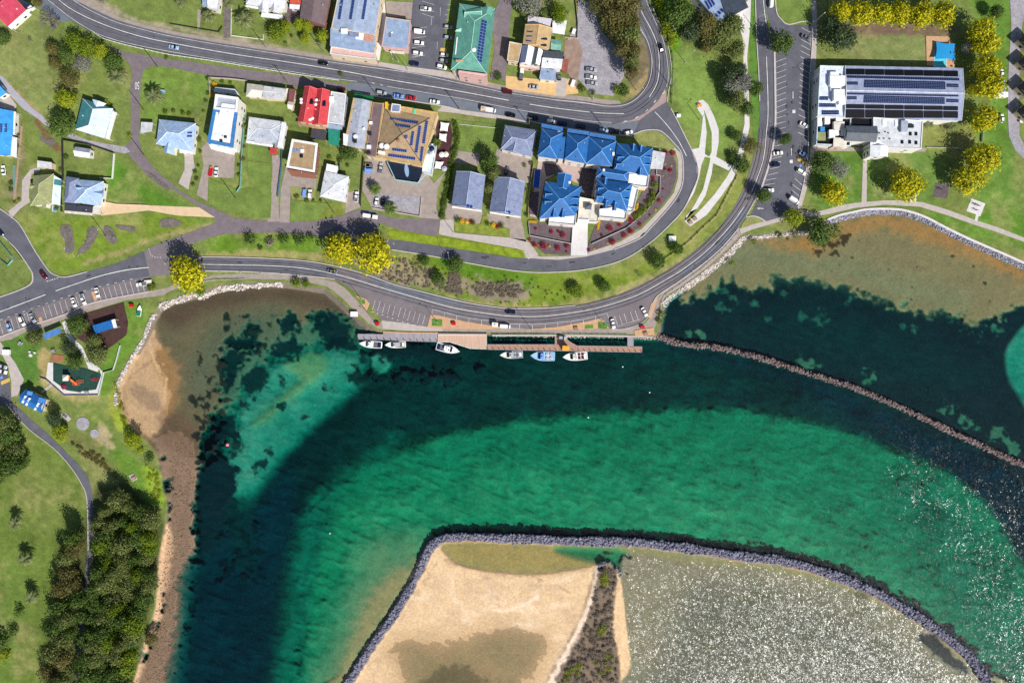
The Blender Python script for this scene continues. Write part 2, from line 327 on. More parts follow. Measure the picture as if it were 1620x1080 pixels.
zone([(1452, 1006), (1478, 1002), (1504, 1030), (1532, 1064), (1508, 1056), (1468, 1026)], (38, 37, 32), -0.4, 2.5, 1, .6)
for p in ((963, 875, 6, 3), (992, 908, 3, 3), (995, 880, 5, 2), (948, 900, 4, 3)): blob(*p, 0, (36, 32, 30), -0.2, 1.5, .6)
# ripples of the sand bed
ripA = np.radians(-62); RX = PX * math.cos(ripA) + PY * math.sin(ripA); RY = -PX * math.sin(ripA) + PY * math.cos(ripA)
rip = fbm(13, 71, 3, RX + 3 * NM * 10, RY * 0.45) + 0.6 * fbm(6, 75, 2, RX, RY * .4)
BZ += np.where(BZ < -0.6, rip * np.clip((-BZ - 0.4) * 0.75, 0, 1.9), rip * 0.08)
BZ += np.where(BZ < -3.6, NM * 1.6 + NB * 1.0, 0)
def stroke(pts, wd, col, mix, fx=1.0):
    d = pline(smooth(pts, False, 3)) + 9 * NF * fx; w = (sst(wd + 1.5, wd - .5, d) * mix * np.clip(.7 + 2.2 * NM, 0, 1))[..., None]; BC[:] = BC + (np.array(S(col)) - BC) * w
def pline(pts, closed=False):
    d2 = np.full(SHP, 1e9); P = pts
    for k in range(len(P) - 1):
        ax, ay = P[k]; bx, by = P[k + 1]; ex, ey = bx - ax, by - ay
        t = np.clip(((PX - ax) * ex + (PY - ay) * ey) / (ex * ex + ey * ey + 1e-9), 0, 1)
        d2 = np.minimum(d2, (PX - ax - t * ex) ** 2 + (PY - ay - t * ey) ** 2)
    return np.sqrt(d2)
stroke([(940, 905), (928, 950), (908, 1000), (880, 1050), (858, 1090)], 1.2, (150, 124, 98), .7); stroke([(706, 885), (740, 897), (800, 908), (860, 908), (930, 898)], 1.6, (168, 138, 104), .7)
stroke([(780, 964), (800, 966), (830, 955), (850, 944)], 1.5, (232, 210, 184), .8); stroke([(716, 915), (718, 945), (735, 965), (745, 985)], 2.5, (222, 198, 168), .6); stroke([(770, 915), (778, 935), (775, 955)], 1.2, (160, 132, 102), .6); stroke([(850, 915), (880, 925), (905, 940)], 1.0, (160, 132, 102), .6)
stroke([(690, 890), (665, 930), (640, 965), (610, 1010)], 2, (170, 142, 112), .5, 2); stroke([(575, 1060), (600, 1040), (640, 1050)], 1.5, (160, 132, 104), .5, 2); stroke([(255, 560), (228, 580), (205, 600), (196, 640), (212, 670)], 1.2, (128, 104, 82), .6); stroke([(236, 540), (246, 575), (262, 600), (258, 640)], 2, (196, 168, 132), .5)
for k in range(40): blob(random.uniform(640, 900), random.uniform(905, 1010), random.uniform(4, 22), random.uniform(2, 7), random.uniform(-40, 20), random.choice(((222, 198, 168), (186, 158, 126), (196, 168, 136))), None, 6, .4, .45)
# dark weedy foot of the south breakwater, on the channel side; foot of the east one
BWS = [(540, 1100), (553, 1076), (570, 1050), (587, 1022), (615, 985), (640, 945), (662, 905), (678, 870), (690, 856), (705, 850), (740, 849), (800, 851), (900, 855), (1000, 857), (1080, 866), (1150, 876), (1230, 885), (1290, 900), (1350, 921), (1400, 944), (1450, 974), (1500, 1009), (1540, 1046), (1575, 1100)]
BWE = [(1040, 533), (1060, 539), (1090, 546), (1110, 547), (1150, 552), (1200, 565), (1250, 581), (1300, 597), (1350, 613), (1400, 634), (1450, 656), (1500, 680), (1550, 704), (1600, 727), (1650, 748)]
def pline(pts, closed=False):
    d2 = np.full(SHP, 1e9); P = pts
    for k in range(len(P) - 1):
        ax, ay = P[k]; bx, by = P[k + 1]; ex, ey = bx - ax, by - ay
        t = np.clip(((PX - ax) * ex + (PY - ay) * ey) / (ex * ex + ey * ey), 0, 1)
        d2 = np.minimum(d2, (PX - ax - t * ex) ** 2 + (PY - ay - t * ey) ** 2)
    return np.sqrt(d2)
def offs(pts, dx, dy): return [(x + dx, y + dy) for x, y in pts]
dS = pline(BWS); dE = pline(BWE)
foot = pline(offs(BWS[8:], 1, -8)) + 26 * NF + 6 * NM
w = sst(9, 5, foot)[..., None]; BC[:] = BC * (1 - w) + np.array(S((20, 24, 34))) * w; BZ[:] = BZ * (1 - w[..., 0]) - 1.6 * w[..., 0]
for d, wd, c, hz in ((dS, 6.0, (86, 84, 96), 0.9), (dE, 3.2, (84, 72, 70), 0.6)):
    w = sst(wd + 4, wd - 1, d + 7 * NF); BZ[:] = BZ * (1 - w) + hz * w; BC[:] = BC * (1 - w[..., None]) + np.array(S(c)) * w[..., None]
FLOW = fbm(26, 95, 4, PX * .45 + PY * .2, PY)
BC *= (1 + 0.3 * NF + 0.16 * fbm(4, 91, 2) + np.where(BZ < -0.8, .34 * FLOW + .3 * NM, .22 * NM))[..., None]
BC = np.clip(BC, 0.002, 0.9)
# ------------------------------------------------------------------ land colours
LC = np.empty(SHP + (3,)); LC[:] = S((116, 132, 62))
def land(poly, col, feather=6, warp=1.0, rag=.4, mix=1.0, n=2):
    p = smooth(poly, True, n) if n else poly
    d = sdist(p, 30 + feather * 2, warp) + rag * 22 * NF
    w = (sst(-feather, feather, d) * mix)[..., None]; LC[:] = LC + (np.array(S(col)) - LC) * w
LUSH = (82, 126, 30); DRY = (158, 148, 92); OLIVE = (128, 136, 66)
land([(0, 30), (60, 20), (85, 70), (90, 150), (75, 200), (20, 140), (-30, 120), (-30, 40)], (128, 140, 74), 10)
land([(2, 125), (30, 145), (75, 190), (62, 190), (10, 145)], (160, 140, 90), 4)
land([(30, 190), (60, 215), (95, 240), (90, 300), (40, 275), (35, 230)], (120, 136, 62), 8)
land([(20, 340), (100, 345), (200, 335), (330, 345), (240, 385), (120, 430), (80, 425), (40, 370)], (116, 140, 38), 10)
land([(135, 418), (200, 400), (255, 378), (330, 358), (340, 352), (270, 366), (190, 396), (140, 410)], DRY, 4)
land([(180, 250), (230, 290), (300, 330), (240, 326), (180, 318), (172, 290)], (88, 130, 34), 8)
land([(225, 105), (330, 120), (325, 150), (300, 180), (230, 190)], (112, 138, 54), 8)
land([(320, 270), (360, 290), (440, 300), (425, 345), (370, 335), (330, 315)], (108, 136, 46), 8)
land([(368, 315), (425, 310), (425, 345), (385, 340)], (134, 142, 72), 6)
land([(1060, 80), (1120, 90), (1150, 130), (1170, 190), (1150, 240), (1110, 260), (1090, 220), (1070, 160), (1062, 120)], (124, 150, 66), 12)
land([(1080, 330), (1170, 260), (1190, 250), (1180, 300), (1140, 350), (1090, 400), (1050, 420), (1060, 380)], (138, 148, 66), 6)
land([(600, 410), (700, 400), (820, 425), (960, 430), (1060, 385), (1080, 405), (1000, 450), (900, 482), (800, 486), (700, 460), (640, 440)], (116, 138, 34), 6, 1, .6)
land([(700, 405), (800, 425), (850, 440), (820, 470), (740, 440), (690, 420)], (84, 126, 22), 8, 1, .6, .8)
land([(560, 405), (650, 420), (720, 440), (800, 450), (830, 460), (810, 475), (730, 462), (690, 455), (640, 450), (600, 440), (575, 425)], (148, 132, 108), 7, 1.4, 1.4, .9)
land([(740, 450), (800, 448), (835, 455), (810, 472), (760, 470)], (134, 124, 100), 6, 1.4, 1.4, .9)
land([(690, 465), (760, 478), (850, 484), (940, 470), (1000, 448), (1060, 415), (1080, 405), (1060, 428), (1000, 458), (930, 482), (850, 490), (760, 486)], (162, 150, 100), 4, 1, .8, .8)
land([(330, 380), (400, 370), (500, 375), (510, 395), (450, 405), (340, 402)], (104, 140, 34), 7)
land([(320, 402), (400, 396), (500, 400), (545, 420), (480, 410), (330, 406)], (164, 152, 92), 4, 1, .6, .8)
land([(617, 362), (700, 374), (820, 395), (828, 402), (790, 402), (690, 386), (615, 374)], (130, 148, 30), 4)
land([(1300, 245), (1370, 240), (1370, 320), (1280, 325)], (96, 132, 46), 10)
land([(1370, 240), (1480, 240), (1480, 320), (1380, 320)], (104, 134, 56), 14)
land([(1460, 195), (1530, 200), (1520, 235), (1465, 235)], (130, 136, 68), 8)
land([(1540, 190), (1600, 190), (1620, 330), (1540, 320), (1560, 260)], (104, 140, 52), 16)
land([(1340, 45), (1470, 48), (1465, 100), (1345, 98)], (126, 138, 78), 8, 1, .6)
land([(1320, 38), (1500, 40), (1495, 56), (1330, 54)], (118, 96, 80), 5, 1, .8)
land([(1530, 0), (1600, 0), (1598, 90), (1595, 230), (1570, 230), (1565, 60)], (96, 132, 44), 10)
land([(1480, 350), (1640, 405), (1640, 340), (1500, 335)], (96, 138, 40), 8)
land([(-40, 690), (60, 690), (120, 740), (140, 790), (130, 830), (100, 850), (60, 1090), (-40, 1090)], (104, 124, 48), 14)
land([(20, 730), (90, 735), (110, 800), (70, 850), (30, 800)], (120, 132, 64), 22, 1, .5, .6)
land([(-20, 900), (30, 900), (45, 1000), (20, 1090), (-20, 1090)], (100, 126, 48), 18, 1, .8, .7)
land([(-20, 545), (60, 530), (60, 600), (30, 610)], (86, 124, 46), 8)
land([(190, 480), (240, 490), (220, 540), (180, 600), (170, 680), (230, 740), (250, 800), (220, 780), (160, 700), (130, 640), (165, 560), (185, 530)], (104, 140, 44), 8)
land([(182, 600), (170, 650), (190, 680), (208, 690), (196, 660), (188, 640)], (146, 160, 44), 5)
land([(225, 735), (250, 745), (258, 790), (250, 800), (232, 775)], (140, 168, 40), 6)
land([(158, 668), (175, 690), (184, 705), (176, 712), (160, 698), (152, 685)], (176, 160, 122), 5, 1, 1)
land([(90, 680), (130, 690), (170, 725), (190, 760), (165, 740), (110, 705)], (112, 118, 60), 5, 1.3, 1.2)
land([(60, 560), (78, 552), (78, 605), (66, 598)], (164, 146, 92), 3)
land([(68, 596), (100, 622), (155, 622), (155, 632), (100, 632), (64, 604)], (164, 152, 96), 4)
land([(960, 0), (1004, 0), (1030, 90), (1028, 130), (1000, 140), (985, 100)], (124, 112, 84), 6, 1, .8)
land([(985, 150), (1004, 140), (1024, 110), (1028, 126), (1010, 150), (985, 160)], (170, 146, 96), 4)
land([(130, 0), (200, 30), (330, 60), (500, 90), (540, 100), (540, 94), (330, 52), (215, 30), (165, 0)], (160, 148, 122), 4)
land([(1035, 0), (1058, 0), (1078, 70), (1062, 80), (1050, 50)], (96, 150, 30), 5)
land([(60, 190), (75, 205), (88, 225), (98, 238), (90, 236), (70, 215), (52, 190)], (120, 92, 62), 3, 1, 1)
land([(5, 190), (22, 180), (38, 200), (36, 260), (26, 320), (12, 300), (28, 230)], (126, 118, 92), 4, 1, 1.4)
land([(440, 320), (540, 325), (540, 345), (460, 348)], (122, 136, 46), 7)
MOW = fbm(5, 131, 2, PX * .3 + PY * .5, PY * .95 - PX * .55)
DRYN = sst(.02, .3, fbm(55, 141, 4) + .35 * NF)[..., None] * .5
LC[:] = LC + (np.array(S((150, 142, 88))) - LC) * DRYN
LC *= (1 + 0.5 * NF + 0.35 * NM + .3 * MOW)[..., None]
g_ = LC.mean(-1, keepdims=True); LC = np.clip((LC + (g_ - LC) * .08) * 0.88, 0.01, 0.9)
# forest floor
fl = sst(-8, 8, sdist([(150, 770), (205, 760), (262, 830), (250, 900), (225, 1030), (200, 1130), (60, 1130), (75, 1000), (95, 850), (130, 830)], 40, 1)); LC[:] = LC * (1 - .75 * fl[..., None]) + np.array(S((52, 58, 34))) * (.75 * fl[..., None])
dL = sdist(LANDPOLY, 60, 0.25)
wl = sst(-10, 0.5, dL + 1.5 * NF)
wl = np.where(dL > 0.5, 1, wl)
Z = BZ + (LAND - BZ) * wl
Z = np.where(dL > 1.0, LAND, Z)
wc = sst(-2.5, 0.5, dL + 3 * NF)[..., None]
CC = BC * (1 - wc) + LC * wc
sl = ((dL < -0.5) & (dL > -9) & (Z > -0.3))[..., None]      # seawall batter: stone
rockw = sst(-10, -8, dL) * sst(0.5, -1, dL) * np.where((PX < 275) & (PY > 560), 0, 1)
CC = CC * (1 - rockw[..., None]) + np.array(S((112, 102, 92))) * rockw[..., None]
def grid_mesh(name, X, Y, Zz):
    h, w_ = Zz.shape; s = (CZ - Zz) / F
    co = np.stack([(X - 810) * s, (540 - Y) * s, Zz], -1).reshape(-1, 3).astype(np.float32)
    idx = np.arange(h * w_).reshape(h, w_)
    q = np.stack([idx[:-1, :-1], idx[1:, :-1], idx[1:, 1:], idx[:-1, 1:]], -1).reshape(-1, 4)
    me = bpy.data.meshes.new(name); me.vertices.add(len(co)); me.vertices.foreach_set('co', co.ravel())
    me.loops.add(q.size); me.loops.foreach_set('vertex_index', q.ravel().astype(np.int32))
    me.polygons.add(len(q)); me.polygons.foreach_set('loop_start', np.arange(0, q.size, 4, dtype=np.int32))
    me.polygons.foreach_set('loop_total', np.full(len(q), 4, np.int32))
    me.polygons.foreach_set('use_smooth', np.ones(len(q), bool))
    me.update(); me.validate(); return me
def color_attr(me, name, C):
    a = me.color_attributes.new(name, 'FLOAT_COLOR', 'POINT')
    a.data.foreach_set('color', np.concatenate([C.reshape(-1, 3), np.ones((C.size // 3, 1))], 1).astype(np.float32).ravel())
me = grid_mesh('ground', PX, PY, Z); color_attr(me, 'cover', CC)
gm = bpy.data.materials.new('ground_cover'); gm.use_nodes = True; N = gm.node_tree.nodes; L = gm.node_tree.links
at = N.new('ShaderNodeAttribute'); at.attribute_name = 'cover'
geo = N.new('ShaderNodeNewGeometry')
n1 = N.new('ShaderNodeTexNoise'); n1.inputs['Scale'].default_value = 0.9; n1.inputs['Detail'].default_value = 6; n1.inputs['Roughness'].default_value = 0.7
L.new(geo.outputs['Position'], n1.inputs['Vector'])
mr = N.new('ShaderNodeMapRange'); mr.inputs['From Min'].default_value = 0.3; mr.inputs['From Max'].default_value = 0.7; mr.inputs['To Min'].default_value = 0.80; mr.inputs['To Max'].default_value = 1.20
L.new(n1.outputs['Fac'], mr.inputs['Value'])
mx = N.new('ShaderNodeVectorMath'); mx.operation = 'SCALE'; L.new(at.outputs['Color'], mx.inputs[0]); L.new(mr.outputs['Result'], mx.inputs['Scale'])
L.new(mx.outputs['Vector'], N['Principled BSDF'].inputs['Base Color']); N['Principled BSDF'].inputs['Roughness'].default_value = 0.9; N['Principled BSDF'].inputs['Specular IOR Level'].default_value = 0.1
bp = N.new('ShaderNodeBump'); bp.inputs['Strength'].default_value = 0.5; bp.inputs['Distance'].default_value = 0.35; L.new(n1.outputs['Fac'], bp.inputs['Height']); L.new(bp.outputs['Normal'], N['Principled BSDF'].inputs['Normal'])
me.materials.append(gm); go = bpy.data.objects.new('ground', me); COL.objects.link(go); tag(go, kind='structure')
# ------------------------------------------------------------------ water: clear, tinted by what it absorbs, a faceted breeze-ruffled surface
WAX = axis(-16, 1636, 8.0, 14000); WAY = axis(-16, 1096, 8.0, 14000); WPX, WPY = np.meshgrid(WAX, WAY)
chop = np.full(WPX.shape, 0.03)
def cz(pts, v, f):
    global chop
    P = pts; d2 = np.full(WPX.shape, 1e12); ins = np.zeros(WPX.shape, bool)
    for k in range(len(P)):
        ax, ay = P[k - 1]; bx, by = P[k]; ex, ey = bx - ax, by - ay
        t = np.clip(((WPX - ax) * ex + (WPY - ay) * ey) / (ex * ex + ey * ey + 1e-9), 0, 1)
        d2 = np.minimum(d2, (WPX - ax - t * ex) ** 2 + (WPY - ay - t * ey) ** 2)
        if by != ay: ins ^= ((ay > WPY) != (by > WPY)) & (WPX < (bx - ax) * (WPY - ay) / (by - ay) + ax)
    d = np.where(ins, 1, -1) * np.sqrt(d2); chop = chop + (v - chop) * sst(-f, f, d)
CHOP_LAGOON = [(990, 872), (1100, 885), (1250, 905), (1400, 955), (1500, 1020), (1580, 1120), (1000, 1130), (985, 960)]
CHOP_EAST = [(1380, 700), (1450, 690), (1660, 760), (1660, 1130), (1600, 1100), (1580, 1000), (1480, 860), (1400, 780)]
cz(CHOP_EAST, 0.098, 60); cz(CHOP_LAGOON, 0.112, 16); cz([(1448, 1002), (1480, 998), (1510, 1028), (1540, 1068), (1505, 1062), (1462, 1028)], .01, 5)
wme = grid_mesh('water', WPX, WPY, np.zeros(WPX.shape)); wa = wme.attributes.new('chop', 'FLOAT', 'POINT'); wa.data.foreach_set('value', chop.astype(np.float32).ravel())
wm = bpy.data.materials.new('sea_water'); wm.use_nodes = True; N = wm.node_tree.nodes; L = wm.node_tree.links; N.clear()
out = N.new('ShaderNodeOutputMaterial'); geo = N.new('ShaderNodeNewGeometry')
tr = N.new('ShaderNodeBsdfTransparent'); gl = N.new('ShaderNodeBsdfGlossy'); gl.inputs['Roughness'].default_value = 0.24; gl.inputs['Color'].default_value = (1, 1, 1, 1)
ms = N.new('ShaderNodeMixShader'); fr = N.new('ShaderNodeFresnel'); fr.inputs['IOR'].default_value = 1.33
ac = N.new('ShaderNodeAttribute'); ac.attribute_name = 'chop'
def facets(scale, seed):
    mp = N.new('ShaderNodeMapping'); mp.inputs['Location'].default_value = (seed, seed * 1.7, 0.37); L.new(geo.outputs['Position'], mp.inputs['Vector'])
    v = N.new('ShaderNodeTexVoronoi'); v.inputs['Scale'].default_value = scale; L.new(mp.outputs['Vector'], v.inputs['Vector'])
    s = N.new('ShaderNodeVectorMath'); s.operation = 'SUBTRACT'; s.inputs[1].default_value = (0.5, 0.5, 0.5); L.new(v.outputs['Color'], s.inputs[0]); return s.outputs['Vector']
def vm(op, a, b):
    n = N.new('ShaderNodeVectorMath'); n.operation = op; L.new(a, n.inputs[0]); L.new(b, n.inputs[1] if op != 'SCALE' else n.inputs['Scale']); return n.outputs['Vector']
sm = vm('ADD', vm('ADD', facets(3.3, 3.1), facets(2.1, 17.7)), vm('ADD', facets(4.8, 31.9), facets(0.9, 47.1)))
# gusts: patches of stronger ripple
gn = N.new('ShaderNodeTexNoise'); gn.inputs['Scale'].default_value = 0.06; gn.inputs['Detail'].default_value = 3; L.new(geo.outputs['Position'], gn.inputs['Vector'])
gr = N.new('ShaderNodeMapRange'); gr.inputs['From Min'].default_value = 0.35; gr.inputs['From Max'].default_value = 0.65; gr.inputs['To Min'].default_value = 0.75; gr.inputs['To Max'].default_value = 1.25; L.new(gn.outputs['Fac'], gr.inputs['Value'])
wv = N.new('ShaderNodeMapping'); wv.inputs['Rotation'].default_value = (0, 0, .5); wv.inputs['Scale'].default_value = (.34, .13, 1); L.new(geo.outputs['Position'], wv.inputs['Vector'])
g2 = N.new('ShaderNodeTexNoise'); g2.inputs['Scale'].default_value = 1.0; g2.inputs['Detail'].default_value = 2; L.new(wv.outputs['Vector'], g2.inputs['Vector'])
r2 = N.new('ShaderNodeMapRange'); r2.inputs['From Min'].default_value = 0.35; r2.inputs['From Max'].default_value = 0.65; r2.inputs['To Min'].default_value = 0.7; r2.inputs['To Max'].default_value = 1.3; L.new(g2.outputs['Fac'], r2.inputs['Value'])
m0 = N.new('ShaderNodeMath'); m0.operation = 'MULTIPLY'; L.new(gr.outputs['Result'], m0.inputs[0]); L.new(r2.outputs['Result'], m0.inputs[1])
mul = N.new('ShaderNodeMath'); mul.operation = 'MULTIPLY'; L.new(ac.outputs['Fac'], mul.inputs[0]); L.new(m0.outputs[0], mul.inputs[1])
k = N.new('ShaderNodeMath'); k.operation = 'MULTIPLY'; L.new(mul.outputs[0], k.inputs[0]); k.inputs[1].default_value = 1.73   # four uniform terms: sigma 0.577
sc_ = vm('SCALE', sm, k.outputs[0])
mk = N.new('ShaderNodeVectorMath'); mk.operation = 'MULTIPLY'; mk.inputs[1].default_value = (1, 1, 0); L.new(sc_, mk.inputs[0])
ad = N.new('ShaderNodeVectorMath'); ad.operation = 'ADD'; ad.inputs[1].default_value = (0, 0, 1); L.new(mk.outputs['Vector'], ad.inputs[0])
nn = N.new('ShaderNodeVectorMath'); nn.operation = 'NORMALIZE'; L.new(ad.outputs['Vector'], nn.inputs[0])
L.new(nn.outputs['Vector'], gl.inputs['Normal']); L.new(fr.outputs['Fac'], ms.inputs['Fac']); L.new(tr.outputs[0], ms.inputs[1]); L.new(gl.outputs[0], ms.inputs[2]); L.new(ms.outputs[0], out.inputs['Surface'])
va = N.new('ShaderNodeVolumeAbsorption')
K = (0.60, 0.094, 0.098)        # absorption per metre
va.inputs['Color'].default_value = (1 - K[0], 1 - K[1], 1 - K[2], 1); va.inputs['Density'].default_value = 1.0
L.new(va.outputs[0], out.inputs['Volume'])
wme.materials.append(wm); wo = bpy.data.objects.new('water', wme); COL.objects.link(wo); tag(wo, kind='structure')
# ------------------------------------------------------------------ daylight and camera
EL = math.radians(43.0); SD = Vector((0.595 * math.cos(EL), -0.804 * math.cos(EL), math.sin(EL)))
W = bpy.data.worlds.new('World'); SC.world = W; W.use_nodes = True; N = W.node_tree.nodes; L = W.node_tree.links
sky = N.new('ShaderNodeTexSky'); sky.sky_type = 'NISHITA'; sky.sun_disc = False; sky.sun_elevation = EL; sky.sun_rotation = math.atan2(SD.x, SD.y); sky.altitude = 50
L.new(sky.outputs[0], N['Background'].inputs['Color']); N['Background'].inputs['Strength'].default_value = 0.07
sl_ = bpy.data.lights.new('sun', 'SUN'); sl_.energy = 4.2; sl_.angle = math.radians(0.53); sl_.color = (1.0, 0.96, 0.90)
so = bpy.data.objects.new('sun', sl_); COL.objects.link(so); so.rotation_euler = SD.to_track_quat('Z', 'Y').to_euler(); so.location = (100, -150, 200)
cam = bpy.data.cameras.new('camera'); cam.lens = 36.0 * F / 1620.0; cam.sensor_width = 36.0; cam.clip_end = 20000; cam.clip_start = 1.0
co_ = bpy.data.objects.new('camera', cam); COL.objects.link(co_); co_.location = (0, 0, CZ); SC.camera = co_
SC.view_settings.view_transform = 'Standard'; SC.view_settings.look = 'None'; SC.view_settings.gamma = 1.0; SC.view_settings.exposure = 0.42
SC.cycles.use_denoising = False; SC.cycles.max_bounces = 6; SC.cycles.transparent_max_bounces = 12; SC.cycles.sample_clamp_direct = 0; SC.cycles.sample_clamp_indirect = 4
SC.cycles.volume_bounces = 0
# ------------------------------------------------------------------ roads, paths, driveways
ASPH = mat('asphalt', (93, 93, 102), 0.85, 0.18, 0.25, fine=0.10, fscale=2.5)
ASPH2 = mat('asphalt_old', (116, 108, 111), 0.85, 0.12, 0.3, fine=0.12, fscale=2.5)
ASPH3 = mat('asphalt_bleached', (104, 110, 120), 0.85, 0.12, 0.3, fine=0.10, fscale=2.5)
LANE = mat('lane_tar', (116, 106, 110), 0.85, 0.14, 0.4, fine=0.15, fscale=2.0)
CONC = mat('concrete', (176, 166, 160), 0.8, 0.10, 0.5, fine=0.07, fscale=3)
CONCD = mat('concrete_drive', (152, 140, 132), 0.8, 0.14, 0.45, fine=0.10, fscale=3)
CONCW = mat('concrete_pale', (204, 200, 198), 0.8, 0.08, 0.5, fine=0.05, fscale=3)
PAVE = mat('paver_tan', (190, 152, 118), 0.85, 0.12, 0.8, fine=0.10, fscale=4)
SANDP = mat('sand_drive', (206, 180, 146), 0.9, 0.08, 0.5)
GRAV = mat('gravel', (150, 146, 152), 0.9, 0.16, 0.35, fine=0.22, fscale=1.6)
GRAVD = mat('gravel_dark', (108, 100, 96), 0.9, 0.2, 0.4, fine=0.2, fscale=1.6)
MULCH = mat('mulch', (92, 70, 66), 0.95, 0.2, 0.6, fine=0.25, fscale=2)
MULCHG = mat('mulch_grey', (96, 84, 88), 0.95, 0.2, 0.6, fine=0.25, fscale=2.2)
PAINT = mat('road_paint', (214, 214, 210), 0.7, 0.22, 0.5)
KERB = mat('kerb_concrete', (184, 178, 174), 0.8, 0.1, 0.5)
GRASS = mat('turf', (106, 126, 58), 0.95, 0.25, 0.25, fine=0.25, fscale=1.8)
GRASSD = mat('turf_dry', (130, 134, 78), 0.95, 0.2, 0.3, fine=0.25, fscale=1.8)
GRASSL = mat('turf_lush', (86, 124, 46), 0.95, 0.25, 0.3, fine=0.25, fscale=1.8)
LIFT = [0.02]
def sh(name, pts, m, n=0, **k):
    LIFT[0] += 0.0025; return sheet(name, pts, m, LIFT[0], n, **k)
# --- paths and footpaths
sh('footpath', [(0, 540), (17, 537), (40, 525), (67, 520), (95, 507), (133, 495), (198, 475), (257, 467), (270, 460), (292, 452), (320, 447), (340, 440), (387, 441), (453, 442), (495, 448), (517, 453), (527, 460), (540, 470), (556, 486), (580, 508), (598, 519), (606, 520), (600, 513), (590, 503), (584, 498), (567, 478), (545, 455), (530, 446), (517, 443), (487, 438), (445, 433), (377, 433), (337, 435), (320, 440), (285, 446), (262, 456), (242, 459), (150, 478), (103, 497), (40, 518), (0, 533), (-20, 540), (-20, 548)], CONCD)
sh('footpath', [(598, 519), (640, 523), (700, 524), (770, 525), (880, 527), (1000, 528), (1032, 528), (1039, 510), (1043, 487), (1052, 468), (1080, 452), (1113, 427), (1147, 397), (1176, 368), (1168, 362), (1144, 388), (1108, 416), (1078, 441), (1048, 462), (1036, 480), (1030, 500), (1020, 512), (1000, 518), (965, 520), (900, 520), (770, 517), (700, 515), (640, 510), (604, 507)], CONCD)
sh('footpath', [(604, 507), (606, 520), (640, 523), (700, 524), (700, 516), (640, 511)], CONC)
sh('footpath', [(1173, 370), (1170, 362), (1190, 355), (1210, 350), (1240, 341), (1262, 332), (1290, 336), (1330, 325), (1352, 321), (1400, 317), (1430, 317), (1460, 320), (1500, 332), (1540, 347), (1580, 360), (1640, 384), (1640, 390), (1580, 368), (1540, 355), (1500, 341), (1455, 327), (1400, 324), (1352, 329), (1310, 339), (1285, 343), (1262, 342), (1215, 356), (1190, 363)], CONC)
sh('footpath', [(1262, 332), (1262, 320), (1272, 290), (1280, 256), (1283, 230), (1283, 180), (1282, 40), (1280, 0), (1280, -20), (1290, -20), (1292, 20), (1293, 50), (1291, 96), (1290, 180), (1289, 235), (1284, 265), (1276, 300), (1268, 328)], CONC)
sh('footpath', [(1366, 240), (1372, 240), (1371, 320), (1363, 320)], CONC)
sh('footpath', [(1284, 232), (1465, 234), (1465, 240), (1284, 239)], CONCD)
sh('footpath', [(1434, 318), (1446, 306), (1451, 307), (1449, 321)], CONCW)
sh('slab', [(1537, 314), (1559, 322), (1551, 342), (1548, 342), (1546, 350), (1542, 349), (1544, 339), (1529, 334)], CONCW)
sh('slab', [(1480, 289), (1502, 292), (1499, 314), (1476, 311)], MULCHG)
# park ramp (hairpin path)
sh('path', [(1080, 300), (1088, 280), (1093, 262), (1094, 252), (1092, 237), (1106, 234), (1110, 205), (1112, 185), (1105, 175), (1101, 165), (1106, 159), (1112, 158), (1120, 165), (1130, 185), (1137, 205), (1137, 225), (1133, 248), (1158, 262), (1153, 270), (1128, 258), (1126, 275), (1116, 310), (1103, 330), (1092, 335), (1085, 342), (1088, 352), (1110, 330), (1130, 308), (1150, 280), (1158, 265), (1166, 250), (1172, 225), (1178, 195), (1186, 200), (1180, 230), (1172, 255), (1160, 283), (1140, 312), (1118, 340), (1092, 358), (1083, 350), (1100, 322), (1112, 300), (1121, 265), (1124, 250), (1115, 248), (1110, 260), (1106, 280), (1098, 305), (1086, 325), (1078, 337)], CONCW)
sh('path', [(1178, 195), (1177, 120), (1175, 60), (1168, 40), (1164, 22), (1172, 12), (1184, 0), (1184, -20), (1190, -20), (1188, 20), (1187, 40), (1182, 90), (1184, 130), (1186, 200)], CONCW)
sh('grass_strip', [(1189, -20), (1194, -20), (1199, 67), (1200, 117), (1202, 180), (1196, 230), (1192, 250), (1191, 190), (1186, 130), (1186, 60)], GRASSL)
sh('grass_patch', [(1113, 171), (1120, 190), (1126, 210), (1126, 240), (1122, 248), (1115, 244), (1118, 210), (1116, 190)], GRASS)
# --- highway and the town streets
sh('shoulder', [(92, -14), (122, -10), (150, 6), (190, 28), (232, 40), (275, 50), (352, 63), (450, 77), (541, 92), (648, 106), (715, 118), (800, 136), (878, 148), (924, 153), (958, 158), (980, 160), (985, 170), (900, 170), (700, 135), (400, 90), (200, 52), (110, 10)], CONCD, 0)
sh('road', [(100, -14), (116, -1), (146, 14), (185, 32), (229, 45), (272, 55), (352, 69), (450, 84), (541, 98), (648, 112), (708, 124), (796, 143), (812, 146), (878, 155), (924, 160), (960, 165.5), (985, 164), (1000, 157), (1014, 144), (1024, 127), (1028, 100), (1024, 75), (1017, 58), (1009, 43), (1006, 20), (1004, -15), (1020, -15), (1025, 0), (1030, 13), (1043, 42), (1053, 67), (1059, 100), (1059, 127), (1055, 142), (1043, 156), (1024, 177), (1000, 190), (969, 197), (927, 193), (857, 183), (810, 174), (723, 157), (612, 139), (565, 131), (540, 128), (470, 117), (387, 104), (270, 84), (200, 70), (160, 58), (133, 45), (107, 28), (86, 10), (62, -14)], ASPH)
sh('road', [(50, -14), (62, -14), (86, 10), (107, 27), (112, 34), (100, 36), (80, 24), (62, 12)], ASPH3)
